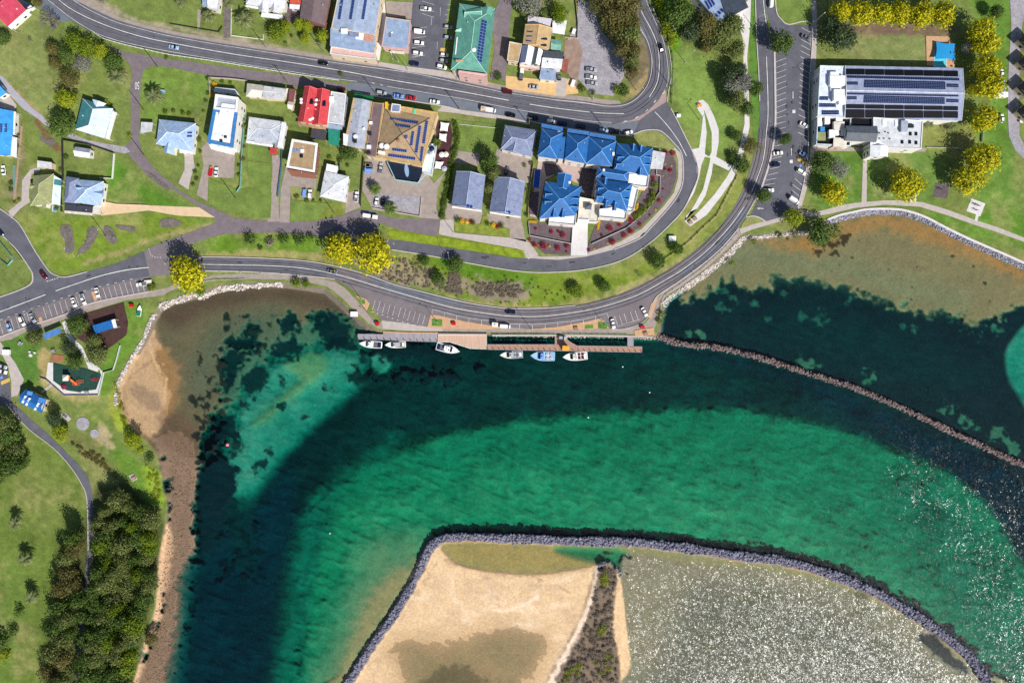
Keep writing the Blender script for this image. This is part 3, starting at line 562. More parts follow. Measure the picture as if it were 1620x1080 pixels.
sh('road', [(1001, -15), (1006, -15), (1012, 30), (1021, 45), (1034, 70), (1028, 74), (1018, 56), (1006, 38), (1002, 10)], ASPH3)
sh('parking_lane', [(555, 131), (565, 131), (612, 139), (723, 157), (810, 174), (857, 183), (927, 193), (969, 197), (1000, 192), (1012, 190), (1012, 212), (1000, 215), (960, 213), (920, 207), (870, 200), (838, 193), (800, 184), (760, 178), (728, 174), (700, 167), (640, 158), (595, 152), (550, 143), (543, 137)], ASPH3)
sh('footpath', [(700, 167), (728, 174), (760, 178), (800, 184), (838, 193), (836, 198), (800, 190), (760, 185), (720, 179), (692, 176)], CONC)
sh('lane', [(168, 73), (200, 83), (240, 89), (270, 94), (387, 110), (470, 121), (543, 133), (550, 143), (505, 138), (462, 137), (455, 133), (392, 126), (335, 121), (270, 107), (240, 103), (228, 111), (223, 125), (222, 150), (221, 180), (219, 213), (225, 243), (247, 270), (285, 302), (312, 318), (350, 335), (370, 345), (403, 348), (453, 350), (487, 350), (540, 341), (568, 331), (590, 333), (668, 345), (698, 348), (690, 374), (640, 365), (600, 352), (560, 352), (500, 374), (437, 368), (363, 369), (337, 374), (298, 387), (275, 400), (255, 402), (265, 380), (305, 366), (342, 352), (335, 340), (312, 325), (270, 298), (233, 278), (217, 260), (202, 243), (196, 232), (206, 225), (207, 200), (207, 170), (206, 140), (208, 120), (207, 105), (195, 90), (176, 78)], LANE)
sh('track', [(198, 232), (190, 231), (165, 227), (135, 221), (112, 210), (106, 216), (130, 226), (160, 236), (198, 243), (206, 240)], GRAV)
sh('track', [(-20, 108), (5, 122), (25, 144), (50, 170), (68, 184), (80, 202), (78, 204), (60, 188), (36, 172), (15, 150), (0, 130), (-20, 120)], mat('track_grey', (160, 158, 166), .9, .1, .5))
sh('drive', [(160, 318), (180, 322), (235, 325), (315, 328), (340, 344), (280, 341), (235, 333), (200, 337), (160, 341)], SANDP)
sh('road', [(-20, 330), (0, 333), (17, 342), (33, 357), (55, 395), (73, 422), (82, 432), (93, 437), (107, 437.5), (138, 430), (183, 417), (228, 397), (237, 438), (207, 442.5), (143, 458), (0, 507), (-20, 514), (-20, 477), (0, 470), (33, 458), (50, 448), (52, 435), (48, 425), (27, 395), (5, 373), (-20, 350)], ASPH)
sh('road', [(228, 397), (262, 380), (285, 380), (298, 387), (310, 404), (322, 407), (327, 428), (300, 432), (267, 434), (237, 438)], ASPH2)
sh('parking_bays', [(-20, 514), (0, 507), (143, 458), (207, 442.5), (237, 436), (242, 460), (150, 478), (103, 497), (40, 518), (0, 533), (-20, 540)], ASPH2)
sh('road', [(318, 407), (387, 408), (453, 411), (495, 415), (517, 420), (517, 439), (487, 436), (445, 432.5), (378, 429), (318, 428)], ASPH)
sh('road', [(517, 420), (540, 424), (580, 435), (623, 451), (678, 465), (740, 480), (790, 487.5), (810, 489), (868, 488), (910, 484), (943, 477), (977, 467), (1010, 452.5), (1043, 437), (1080, 412), (1110, 388), (1139, 361), (1160, 330), (1177, 297), (1188, 263), (1197, 230), (1201, 205), (1224, 205), (1223, 222), (1217, 255), (1207, 287), (1197, 313), (1180, 343), (1168, 360), (1147, 385), (1120, 410), (1080, 440), (1057, 455), (1040, 467), (1032, 480), (1026, 500), (1012, 512), (985, 520), (968, 520), (952, 505), (900, 515), (830, 520), (760, 513), (682, 499), (676, 517), (640, 511), (604, 507), (592, 490), (584, 478), (560, 460), (548, 452), (530, 441), (517, 439)], ASPH2)
sh('road', [(590, 434), (620, 447), (690, 466), (740, 478), (740, 484), (680, 478), (612, 460), (590, 448)], ASPH3)
sh('road', [(1080, 428), (1117, 398), (1154, 360), (1178, 327), (1180, 343), (1168, 360), (1147, 385), (1120, 410), (1080, 439)], ASPH3)
sh('road', [(1194, -15), (1213, -15), (1213, 33), (1218, 60), (1224, 83), (1224, 219), (1199, 219), (1202, 180), (1200, 117), (1197, 67)], ASPH)
sh('car_park', [(1215, -15), (1225, -15), (1227, 20), (1235, 33), (1247, 40), (1283, 40), (1281, 117), (1279, 175), (1278, 213), (1278, 250), (1273, 280), (1263, 322), (1262, 332), (1237, 343), (1213, 350), (1204, 348), (1187, 342), (1197, 321), (1207, 295), (1217, 262), (1224, 230), (1228, 180), (1227, 83), (1220, 50), (1214, 20)], ASPH)
sh('road', [(1002, 213), (1012, 190), (1022, 182), (1040, 170), (1055, 160), (1057, 165), (1070, 188), (1080, 210), (1095, 242), (1102, 260), (1103, 280), (1095, 302), (1080, 332), (1053, 361), (1027, 384), (990, 408), (943, 422.5), (883, 429.5), (810, 427), (682, 404), (620, 394), (590, 390), (500, 374), (545, 353), (600, 352), (590, 376), (617, 379), (643, 382), (698, 390), (810, 408), (883, 410), (927, 405), (970, 394), (1010, 377), (1030, 358), (1062, 322), (1077, 297), (1080, 270), (1077, 243), (1066, 228), (1050, 212), (1038, 207), (1018, 208)], ASPH)
sh('road', [(1052, 140), (1056, 160), (1040, 170), (1022, 182), (1012, 190), (1000, 192), (970, 197.5), (1000, 190), (1024, 177), (1043, 157)], mat('threshold', (158, 138, 132), .85, .1, .5, fine=.1, fscale=3))
sh('footpath', [(1033, 232), (1050, 233), (1068, 238), (1073, 255), (1073, 280), (1066, 305), (1048, 328), (1015, 362), (980, 383), (927, 400), (900, 405), (855, 406), (835, 400), (829, 408), (883, 411), (927, 406), (970, 395), (1010, 378), (1030, 359), (1062, 323), (1078, 297), (1081, 270), (1078, 243), (1064, 230), (1048, 228)], CONC)
sh('road', [(-20, 560), (0, 570), (10, 585), (16, 610), (18, 635), (40, 655), (80, 690), (105, 715), (125, 735), (140, 755), (146, 780), (150, 830), (148, 880), (140, 920), (135, 980), (130, 1050), (130, 1100), (118, 1100), (122, 1040), (128, 960), (136, 900), (140, 850), (138, 790), (128, 762), (110, 735), (85, 708), (45, 677), (14, 643), (0, 640), (-20, 630)], ASPH)
sh('footpath', [(-20, 545), (0, 540), (25, 575), (38, 600), (28, 625), (18, 628), (18, 605), (13, 580), (4, 562), (-20, 552)], CONC)
sh('road', [(1597, -15), (1600, 40), (1596, 100), (1594, 170), (1596, 215), (1606, 238), (1625, 256), (1650, 262), (1650, 250), (1624, 236), (1613, 215), (1612, 170), (1613, 100), (1617, 40), (1630, -15)], GRAV)
# --- drives and yards
for p, m in (([(318, 235), (329, 222), (348, 238), (372, 242), (370, 282), (350, 281), (330, 280), (328, 318), (311, 308), (322, 262)], CONCD), ([(290, 240), (305, 242), (308, 265), (302, 280), (298, 300), (282, 290), (292, 268), (292, 250)], CONC),
             ([(430, 246), (440, 246), (446, 258), (440, 312), (442, 350), (423, 351), (428, 310), (431, 265)], CONCD), ([(452, 264), (500, 280), (500, 300), (460, 300), (458, 352), (442, 352), (444, 300)], CONCD),
             ([(549, 305), (568, 300), (570, 328), (545, 338)], CONCD), ([(578, 250), (670, 266), (686, 290), (704, 272), (692, 300), (690, 330), (697, 347), (668, 345), (590, 332), (573, 300)], CONCD),
             ([(700, 320), (764, 335), (759, 355), (735, 352), (700, 345)], CONCD), ([(770, 338), (824, 344), (826, 352), (836, 400), (828, 408), (838, 380), (806, 376), (806, 362), (780, 353), (769, 350)], CONCD),
             ([(697, 346), (718, 348), (718, 368), (806, 376), (838, 384), (852, 403), (836, 410), (828, 400), (820, 394), (700, 372), (694, 370)], CONC),
             ([(720, 238), (760, 243), (757, 262), (718, 258)], CONCD), ([(786, 236), (842, 248), (838, 290), (832, 288), (786, 280), (780, 258)], CONCD), ([(654, 0), (708, 4), (697, 112), (650, 106), (645, 84), (660, 35)], ASPH), ([(610, 2), (670, 5), (660, 32), (612, 25)], CONCD),
             ([(800, 120), (855, 126), (880, 130), (910, 122), (915, 148), (880, 152), (800, 140)], mat('forecourt_tan', (208, 172, 122), .85, .12, .5, fine=.08)), ([(880, 122), (897, 124), (895, 153), (880, 152)], CONC),
             ([(915, 0), (935, 5), (952, 50), (985, 85), (988, 120), (970, 152), (935, 148), (910, 120), (895, 90), (898, 62), (912, 40)], GRAV), ([(893, 65), (912, 60), (922, 80), (912, 140), (900, 118), (892, 110)], mat('dirt', (146, 124, 112), .95, .2, .4, fine=.15)),
             ([(778, 30), (790, 0), (810, 0), (805, 60), (800, 128), (775, 125), (782, 80)], LANE), ([(46, 320), (34, 318), (35, 285), (48, 268), (62, 264), (64, 270), (50, 276), (46, 300)], CONC), ([(33, 318), (47, 314), (47, 320), (32, 330), (18, 346), (13, 334)], CONC),
             ([(0, 150), (10, 146), (26, 166), (25, 178), (0, 170)], CONC), ([(455, 0), (480, 4), (472, 30), (462, 36), (448, 36)], MULCHG), ([(312, 15), (318, 15), (316, 46), (312, 48)], CONCD), ([(352, 0), (367, 0), (364, 60), (354, 60), (354, 30)], GRAVD),
             ([(524, 78), (594, 92), (598, 52), (608, 0), (611, 30), (600, 96), (522, 84)], CONCW), ([(600, 98), (650, 106), (697, 112), (771, 124), (770, 132), (700, 122), (640, 113), (598, 104)], CONC)):
    sh('driveway', p, m)
sh('car_park', [(653, 4), (662, -12), (712, -12), (697, 112), (650, 106), (646, 84)], ASPH)
sh('deck', [(690, 190), (712, 192), (716, 215), (708, 265), (704, 270), (668, 266), (676, 228), (690, 229)], mat('deck_red', (74, 42, 46), .8, .2, .7))
sh('terrace', [(673, 228), (691, 229), (686, 268), (672, 270)], CONCW)
sh('gravel_yard', [(622, 308), (665, 312), (664, 338), (590, 328), (592, 304)], GRAV)
# grass islands and verges on top
sh('grass_verge', [(1226, -15), (1228, 18), (1236, 31), (1248, 38), (1282, 38), (1284, 20), (1280, -15)], GRASS, 3)
sh('grass_verge', [(1004, 212), (1018, 208), (1036, 207), (1048, 212), (1062, 228), (1066, 236), (1030, 230), (1014, 222)], GRASSD, 2)
sh('grass_verge', [(617, 364), (700, 376), (818, 394), (828, 398), (830, 404), (820, 408), (698, 388), (640, 380), (617, 375)], mat('verge_green', (122, 140, 34), .95, .3, .4, fine=.3), 2)
sh('grass_verge', [(1180, 346), (1190, 343), (1200, 345), (1208, 349), (1190, 355), (1172, 361)], GRASSD, 2)
sh('grass_verge', [(718, 350), (740, 355), (760, 354), (764, 342), (772, 342), (774, 354), (805, 362), (805, 375), (720, 366)], mat('verge_olive', (120, 132, 50), .95, .3, .4, fine=.3))
sh('grass_patch', [(594, 333), (665, 344), (668, 347), (620, 344), (592, 336)], GRASS)
sh('grass_patch', [(604, 82), (612, 82), (610, 98), (604, 97)], GRASS)
sh('grass_patch', [(618, 84), (644, 86), (642, 102), (617, 99)], GRASS)
sh('grass_patch', [(722, 190), (782, 196), (786, 225), (778, 245), (726, 238), (716, 200)], GRASS)
sh('grass_patch', [(376, 300), (395, 297), (430, 305), (428, 345), (400, 345), (372, 340), (330, 322), (330, 282)], GRASS, 1)
sh('grass_patch', [(392, 230), (428, 235), (430, 250), (428, 255), (392, 250)], GRASS)
sh('grass_patch', [(392, 255), (425, 258), (431, 280), (426, 308), (405, 302), (392, 280)], GRASS, 1)
sh('grass_patch', [(460, 316), (520, 322), (500, 350), (459, 350)], GRASS)
sh('grass_patch', [(458, 295), (498, 298), (500, 318), (462, 316)], GRASSD)
# garden beds
sh('garden_bed', [(836, 350), (855, 352), (912, 358), (904, 403), (862, 402), (850, 392), (838, 378)], MULCHG)
sh('garden_bed', [(1034, 238), (1062, 240), (1070, 258), (1070, 282), (1062, 305), (1044, 328), (1012, 360), (980, 380), (929, 400), (932, 382), (944, 350), (1000, 334), (1018, 300), (1030, 270)], MULCHG)
for p in ([(96, 357), (113, 358), (118, 392), (113, 400), (103, 399), (103, 382), (96, 370)], [(138, 362), (150, 358), (155, 370), (147, 385), (138, 397), (126, 402), (123, 397), (136, 380)], [(165, 358), (176, 360), (186, 378), (182, 386), (174, 384), (164, 372)], [(183, 356), (210, 358), (214, 362), (208, 367), (186, 361)], [(252, 350), (268, 345), (285, 350), (286, 357), (258, 360)], [(65, 212), (72, 220), (84, 220), (88, 228), (80, 231), (64, 222)], [(230, 270), (250, 282), (268, 298), (262, 300), (240, 284), (228, 274)]):
    sh('garden_bed', p, GRAVD, 2)
sh('playground_floor', [(82, 573), (102, 578), (133, 582), (160, 592), (158, 618), (125, 622), (105, 620), (82, 602)], mat('soft_fall_green', (34, 66, 58), .9, .2, .5, fine=.15), 1)
sh('playground_edge', [(76, 573), (84, 573), (84, 602), (105, 617), (130, 621), (130, 624), (103, 624), (73, 597)], CONCW)
sh('playground_edge', [(157, 582), (165, 590), (157, 624), (128, 624), (128, 619), (152, 616), (160, 594)], CONCW)
sh('bark_patch', [(82, 560), (100, 562), (102, 571), (80, 574)], mat('bark_chip', (150, 100, 74), .9, .15, .6))
sh('path', [(98, 510), (104, 507), (108, 520), (117, 535), (130, 548), (140, 570), (158, 582), (154, 588), (140, 583), (133, 565), (124, 552), (110, 540), (103, 525)], CONCW, 1)
sh('path', [(64, 620), (82, 605), (85, 609), (67, 622)], CONC)
sh('mulch_yard', [(134, 496), (196, 478), (198, 490), (203, 510), (200, 530), (180, 545), (160, 560), (140, 545), (122, 535), (116, 515)], mat('brown_mulch', (72, 50, 46), .95, .2, .5, fine=.2))
for (x, y, r) in ((131, 670, 10.5), (149.5, 685.5, 7)):
    sh('stone_circle', [(x + r * math.cos(t * .3927), y + r * math.sin(t * .3927)) for t in range(16)], GRAV, 2)
sh('slab', [(94, 655), (103, 652), (113, 662), (108, 667)], CONC)
sh('slab', [(203, 752), (211, 749), (218, 757), (210, 762)], CONC)
for p in ([(562, 467), (579, 473), (585, 480), (580, 492), (572, 480)], [(676, 517), (681, 498), (690, 498), (735, 508), (772, 514), (800, 518), (770, 521), (700, 520)], [(830, 521), (880, 517), (930, 508), (950, 503), (964, 519), (900, 522)], [(1024, 500), (1030, 480), (1042, 468), (1034, 490), (1030, 505)], [(1003, 523), (1034, 518), (1036, 530), (1005, 532)], [(60, 504), (65, 500), (68, 507), (64, 511)], [(144, 462), (150, 460), (154, 474), (150, 477)]):
    sh('paved_island', p, PAVE)
for p in ([(683, 504), (700, 505), (699, 516), (683, 515)], [(946, 508), (961, 511), (960, 520), (946, 519)], [(563, 470), (577, 474), (578, 480), (574, 481)], [(925, 514), (938, 513), (939, 519), (925, 520)]):
    sh('planted_bed', p, GRASSL)
sh('path_deck', [(1465, 57), (1500, 58), (1513, 76), (1510, 108), (1466, 104)], PAVE)
# wear: tyre tracks, patches and covers lying in the roads
WEAR = mat('asphalt_worn', (100, 99, 107), .8, .2, .3, fine=.12, fscale=2); PATCH = mat('asphalt_patch', (66, 66, 75), .85, .15, .4, fine=.1)
WL = LIFT[0] + 0.0025; b = MB()
def par(pts, o): 
    q, L_, R_ = ribbon_pts(pts, abs(2 * o), LAND + WL, 4); v = L_ if o > 0 else R_
    s = (CZ - LAND - WL) / F; return [(p.x / s + 810, 540 - p.y / s) for p in v]
HWYC = [(93, 0), (110, 13), (138, 28), (180, 45), (227, 59), (270, 68), (370, 86), (453, 98), (540, 112), (623, 127.5), (707, 141), (805, 159), (870, 170), (920, 176), (960, 179), (990, 176), (1015, 162), (1034, 142), (1042, 120), (1042, 95), (1038, 68), (1028, 42), (1016, 20)]
WESTC = [(318, 418), (370, 419), (420, 420), (478, 424), (540, 436), (607, 456), (673, 475), (723, 488), (773, 496), (810, 500), (860, 500), (918, 492.5), (960, 483), (1010, 466), (1052, 443), (1080, 426), (1117, 397.5), (1153, 360), (1177, 327), (1190, 300), (1205, 255), (1212, 205)]
for C_ in (HWYC, WESTC):
    for o in (1.1, 2.7, -1.1, -2.7): ribbon(b, par(C_, o), .55, WL + (.0005 if o > 0 else 0), 0)
tag(b.build('road_wear', WEAR), kind='structure')
b = MB(); g_ = random.Random(8)
for k in range(46):
    C_ = g_.choice((HWYC, WESTC, [(700, 400), (810, 417), (883, 420), (950, 410), (1010, 385), (1050, 345), (1088, 290)], [(0, 490), (72, 464), (160, 434), (235, 418)], [(1250, 60), (1250, 330)])); i = g_.randrange(len(C_) - 1); t = g_.random(); x = C_[i][0] + (C_[i + 1][0] - C_[i][0]) * t + g_.uniform(-6, 6); y = C_[i][1] + (C_[i + 1][1] - C_[i][1]) * t + g_.uniform(-5, 5); a = math.atan2(C_[i + 1][1] - C_[i][1], C_[i + 1][0] - C_[i][0]); l, w = g_.uniform(1, 9), g_.uniform(.6, 3)
    b.face([G(x + u * l * math.cos(a) - v * w * math.sin(a), y + u * l * math.sin(a) + v * w * math.cos(a), LAND + WL + .001 + k * 2e-5) for u, v in ((-.5, .5), (.5, .5), (.5, -.5), (-.5, -.5))])
tag(b.build('road_patch', PATCH), kind='structure'); LIFT[0] += .006
# ------------------------------------------------------------------ kerbs
ML = LIFT[0] + 0.006
def kerb(pts, w=0.4, sm=4):
    b = MB(); ribbon(b, pts, w, 0.02, sm, ML + 0.10); return tag(b.build('kerb', KERB), kind='structure')
kerb([(93, 437), (82, 432), (73, 422), (55, 395), (33, 357), (17, 342), (-20, 316)])
kerb([(0, 470), (33, 458), (50, 448), (52, 435), (48, 425), (27, 395), (5, 373)])
kerb([(242, 460), (150, 478), (103, 497), (40, 518), (0, 533), (-16, 538)])
kerb([(93, 437.5), (107, 438), (138, 430)])
kerb([(318, 406.5), (387, 407.5), (453, 410.5), (495, 414.5), (540, 423), (580, 434), (623, 450), (678, 464), (740, 479), (790, 486.5), (810, 488), (868, 487), (910, 483)])
kerb([(320, 428.6), (378, 429.6), (445, 433), (487, 437), (517, 440), (530, 442)])
kerb([(1168, 361), (1147, 386), (1120, 411), (1080, 441), (1057, 456), (1040, 468), (1032, 481)])
kerb([(967, 520), (985, 520.5), (1012, 512.5), (1026, 500), (1030, 488)], .3)
kerb([(1225, 83), (1226.5, 180), (1224, 222), (1217, 258), (1207, 290), (1198, 316)], 0.9)
kerb([(1194, -15), (1197, 67), (1200, 117), (1201.5, 160)])
kerb([(1226, -15), (1228, 19), (1236, 32), (1248, 39.5), (1283, 39.5), (1281, 117), (1278.5, 175), (1278, 240), (1273, 280), (1263, 322)])
kerb([(1180, 344), (1190, 342), (1200, 344), (1210, 350)], .5)
kerb([(620, 395), (682, 405), (810, 428), (883, 430.5), (943, 423.5), (990, 409), (1027, 385), (1053, 362), (1080, 333), (1095, 303), (1104, 280), (1103, 260), (1096, 242), (1080, 209), (1069, 187), (1061, 172)])
kerb([(1002, 213), (1018, 207), (1038, 206), (1050, 211), (1066, 227), (1078, 243), (1081, 270), (1078, 297), (1063, 323), (1031, 359), (1011, 378), (971, 395)])
kerb([(1007, -15), (1009, 20), (1012, 43), (1020, 58), (1027, 75), (1031.5, 100), (1027, 128), (1017, 146), (1002, 160), (985, 167), (960, 168.5), (924, 163), (878, 158.5)], .3)
kerb([(1055, 162), (1058, 142), (1062, 120), (1061, 98), (1055, 66), (1044, 40), (1031, 10)], .3)
kerb([(140, 870), (138, 790), (128, 762), (110, 735), (85, 708), (45, 677), (14, 643)], .3)
kerb([(838, 192), (870, 199), (920, 206.5), (960, 212.5), (1000, 215.5)], .5)
kerb([(560, 146), (600, 154), (640, 159), (700, 168), (728, 175)], .4)
# ------------------------------------------------------------------ painted markings
def marks(): return MB()
b = marks()
for p in ([(114, -1), (143, 17), (183, 35), (227, 47.5), (270, 57.5), (350, 71.7), (450, 87), (540, 101), (647, 115), (707, 127.5), (795, 146), (810, 148.5), (877, 158), (923, 163)], [(923, 163), (960, 168), (985, 166.5), (1002, 159), (1017, 145), (1027, 127), (1031, 100), (1027.5, 75), (1020, 58), (1012, 47)],
          [(76, 0), (107, 25), (133, 42), (160, 56), (200, 68), (270, 82), (387, 102), (470, 115), (540, 126), (565, 129)], [(612, 137), (723, 155), (810, 172), (857, 180), (927, 191), (968, 194)], [(1022, 0), (1027, 13), (1040, 42), (1050, 67), (1056, 100), (1057, 125), (1054, 138)]):
    ribbon(b, p, 0.17, ML)
for p in ([(93, 0), (110, 13), (138, 28), (180, 45), (227, 59), (270, 68), (370, 86), (453, 98), (540, 112), (623, 127.5), (707, 141), (805, 159)], [(838, 165), (870, 170), (910, 175), (950, 179), (987, 180)], [(1027, 154), (1035, 141), (1041, 125), (1043, 100), (1040, 72), (1030, 47), (1018, 25), (1008, 3)], [(1036, 177), (1050, 192), (1063, 208), (1074, 224), (1080, 235), (1086, 247)]):
    ribbon(b, p, 0.28, ML)
ribbon(b, [(1052, 145), (1040, 156), (1022, 176), (1000, 189), (970, 196)], 0.3, ML, 4, 0, (1.6, 4.2))
ribbon(b, [(588, 131), (612, 137)], .22, ML, 0, 0, (1.5, 2.5))
tag(b.build('road_marking', PAINT), kind='structure')
b = marks()
ribbon(b, [(-20, 500), (0, 493), (72, 466)], .36, ML, 0); ribbon(b, [(88, 460), (120, 449), (160, 436), (200, 427), (235, 423)], .36, ML)
ribbon(b, [(0, 506), (70, 481), (143, 457), (210, 441)], .22, ML, 4, 0, (1.2, 2.6)); ribbon(b, [(74, 445), (94, 439)], .3, ML, 0, 0, (.7, .5)); ribbon(b, [(235, 393), (239, 404), (245, 407), (258, 407)], .25, ML, 0, 0, (.7, .6))
for i in range(27):
    x = 5 + i * 8.6; y = 527 - i * 2.7 - (0 if i < 8 else 0)
    t = (x - 0) / 242.0
    yb = np.interp(x, [0, 40, 103, 150, 242], [532, 517, 496, 477.5, 459.5]); yt = np.interp(x - 5, [0, 143, 207, 237], [507.5, 458.5, 443, 437])
    if not (142 < x < 156 or 58 < x < 68): line(b, x, yb - 1.5, x - 5.5, yt + 2, .15, ML)
ribbon(b, [(318, 418), (370, 419), (420, 420), (478, 424), (540, 436), (607, 456), (673, 475), (723, 488), (773, 496), (810, 500), (860, 500), (918, 492.5), (960, 483), (1010, 466), (1052, 443), (1080, 426), (1117, 397.5), (1153, 360), (1177, 327)], .26, ML)
ribbon(b, [(1189, 304), (1207, 255), (1213, 205), (1215, 180), (1214.5, 140), (1212.5, 90)], .3, ML); ribbon(b, [(1207, -10), (1209, 15), (1212, 36)], .3, ML)
ribbon(b, [(1180, 343), (1197, 313)], .2, ML, 0)
for x, y in ((593.5, 474.5), (601.5, 476), (609, 479.5), (617, 481.5), (625, 483.5), (634, 486.5), (642, 488), (649, 491), (657, 493), (664.5, 495.5), (672.5, 497.5)): line(b, x, y, x - 4.3, y + 15.5, .15, ML)
ribbon(b, [(684, 489), (703, 494), (723, 499), (742, 503), (762, 506), (790, 508)], .15, ML, 0)
for x, y in ((684, 489), (703, 494), (722.5, 498.5), (742, 503), (762, 506.5)): line(b, x, y, x - .7, y + 8, .15, ML)
ribbon(b, [(806, 512), (840, 513), (862, 512), (882, 510), (903, 508), (922, 505), (942, 500), (960, 495)], .15, ML, 0); line(b, 960, 495, 963, 503, .15, ML)
for x, y in ((821.5, 512.5), (842, 513), (862, 512), (882, 510), (903, 507.5), (922.5, 505), (942, 501)): line(b, x, y, x + .6, y + 8, .15, ML)
for x, y in ((972, 500), (979.5, 498.5), (987, 496), (997, 493), (1004.5, 491)): line(b, x, y, x + 5.2, y + 15, .15, ML)
ribbon(b, [(977, 517), (985, 513), (1002, 508), (1012, 505)], .13, ML, 0)
tag(b.build('road_marking', PAINT), kind='structure')
b = marks()
for i in range(10): y = 98 + 9.05 * i; line(b, 1228, y, 1243.5, y - 6, .15, ML)
for y in (187, 196.3, 205.5, 214): line(b, 1228, y, 1243, y - 4.2, .15, ML)
for a in ((1226, 231, 1240, 228.5), (1222, 251, 1237, 247.5), (1219, 258, 1236, 255.5), (1217.5, 267.5, 1233, 264), (1214, 277, 1231, 273), (1212, 285, 1228, 282), (1209, 293, 1226, 290)): line(b, *a, .15, ML)
for y in [44] + [62.5 + 9.1 * i for i in range(13)] + [181.5, 198.5, 209.5]: d = (y - 44) * .035; line(b, 1268 - d, y, 1282.3 - d * .6, y + 8, .15, ML)
for a in ((1257, 282, 1269, 293), (1254, 292, 1267.5, 302), (1252, 300, 1265, 311)): line(b, *a, .15, ML)
for (x, y, d) in ((1254.5, 151, 1), (1252, 240, -1)):
    line(b, x, y - 6 * d, x, y + 3 * d, .3, ML); b.face([G(x - 1.3, y + 2 * d, LAND + ML), G(x + 1.3, y + 2 * d, LAND + ML), G(x, y + 6 * d, LAND + ML)])
line(b, 1208, 330, 1201, 329.5, .3, ML); b.face([G(1202, 328.2, LAND + ML), G(1202, 331.2, LAND + ML), G(1197, 329.5, LAND + ML)])
for x, y in ((1256, 176.5), (1251.8, 255.5)): b.face([G(x + u, y + v, LAND + ML) for u, v in ((-2.4, -2.6), (2.4, -2.6), (2.4, 2.6), (-2.4, 2.6))])
for k in range(4): line(b, 655 - k * 1.2, 46 + k * 15, 676 - k * 1.5, 43 + k * 15, .12, ML)
for y in (2, 13, 22): line(b, 668, y, 687, y + 6, .12, ML)
for x, y in ((709, 8), (708, 16), (706, 32), (705, 24)): line(b, x - 1, y, x + 4, y, .12, ML)
for x, y0, y1 in ((683, 28, 40), (692, 66, 78), (697, 12, 26)): line(b, x, y0, x - .8, y1, .12, ML)
tag(b.build('road_marking', PAINT), kind='structure')
# "50" painted in the lane
fc = bpy.data.curves.new('speed_number', 'FONT'); fc.body = '50'; fc.size = 3.0; fc.align_x = 'CENTER'; fc.align_y = 'CENTER'
fo = bpy.data.objects.new('tmp', fc); COL.objects.link(fo); fme = bpy.data.meshes.new_from_object(fo.evaluated_get(bpy.context.evaluated_depsgraph_get())); bpy.data.objects.remove(fo)
fme.materials.clear(); fme.materials.append(PAINT); o = bpy.data.objects.new('road_marking', fme); COL.objects.link(o); p = G(217, 135, LAND + ML); o.location = p; o.rotation_euler.z = math.pi; o.scale = (.75, 1.7, 1); tag(o, kind='structure')
for nm, pts in (('blue_bay', [(1264, 261), (1267.5, 259.5), (1269, 263), (1266, 265)]), ('blue_bay', [(0, 596), (3.5, 594), (5, 598), (1, 600)])): sheet('bay_marking', pts, mat('paint_blue', (110, 150, 220), .6, .05), ML)
HAT = mat('hatch_paint', (196, 166, 92), .7, .2, 1.5)
for pts in ([(1262, 247), (1277.5, 257), (1276, 264), (1261.5, 254)], [(697, 76), (707, 76), (707, 84), (696, 83)], [(1, 603), (15, 597), (16, 603), (2, 609)]): sheet('hatched_bay', pts, HAT, ML)
GZ = ML     # top of the made ground above LAND
def GG(px, py, up=0.0): return G(px, py, LAND + GZ + up)
# ------------------------------------------------------------------ buildings
def roofm(name, rgb, **k): return mat(name, rgb, k.pop('rough', 0.6), k.pop('var', 0.17), k.pop('scale', 0.45), fine=k.pop('fine', 0.12), fscale=1.6, spec=0.35, **k)
WALLW = mat('render_white', (216, 212, 204), .8, .08, .5); WALLC = mat('render_cream', (208, 192, 164), .8, .08, .5); WALLB = mat('brick_brown', (138, 92, 76), .9, .15, 2); WALLP = mat('render_pink', (206, 168, 160), .8, .08, .5)
WALLG = mat('cladding_grey', (150, 154, 160), .7, .08, .5); TRIM = mat('trim_white', (226, 226, 224), .6, .05, .5); WOOD = mat('deck_wood', (150, 120, 96), .85, .15, 1.2); GLASS = glass()
PANEL2 = mat('solar_cell_dark', (14, 20, 44), .25, .15, 1.2, spec=.5); PANEL = mat('solar_cell', (30, 48, 104), .25, .15, 1.2, spec=.5); PFRAME = mat('panel_frame', (120, 140, 190), .4, .05)
DARKM = mat('dark_metal', (40, 42, 48), .5, .1)
HF = 1.24; ROOFS = {}          # root name -> roof triangles, so that things can be stood on the roof
def seg_poly_z(root, px, py):
    T_ = ROOFS.get(root.name, []); z = max((p.z for t in T_ for p in t), default=LAND + 3.0); z0 = z; z = (z + min((p.z for t in T_ for p in t), default=z)) / 2
    for it in range(5):
        p = G(px, py, z); best = None
        for A, B, C in ROOFS.get(root.name, []):
            d = (B.y - C.y) * (A.x - C.x) + (C.x - B.x) * (A.y - C.y)
            if abs(d) < 1e-9: continue
            u = ((B.y - C.y) * (p.x - C.x) + (C.x - B.x) * (p.y - C.y)) / d; v = ((C.y - A.y) * (p.x - C.x) + (A.x - C.x) * (p.y - C.y)) / d
            if u > -.03 and v > -.03 and u + v < 1.03:
                zz = u * A.z + v * B.z + (1 - u - v) * C.z
                if best is None or zz > best: best = zz
        if best is None:
            if it == 0: z = min((p.z for t in T_ for p in t), default=z); continue
            return z
        z = best
    return z
def R(root, px, py, up=0.0):
    z = seg_poly_z(root, px, py); p = G(px, py, z); p.z += up; return p
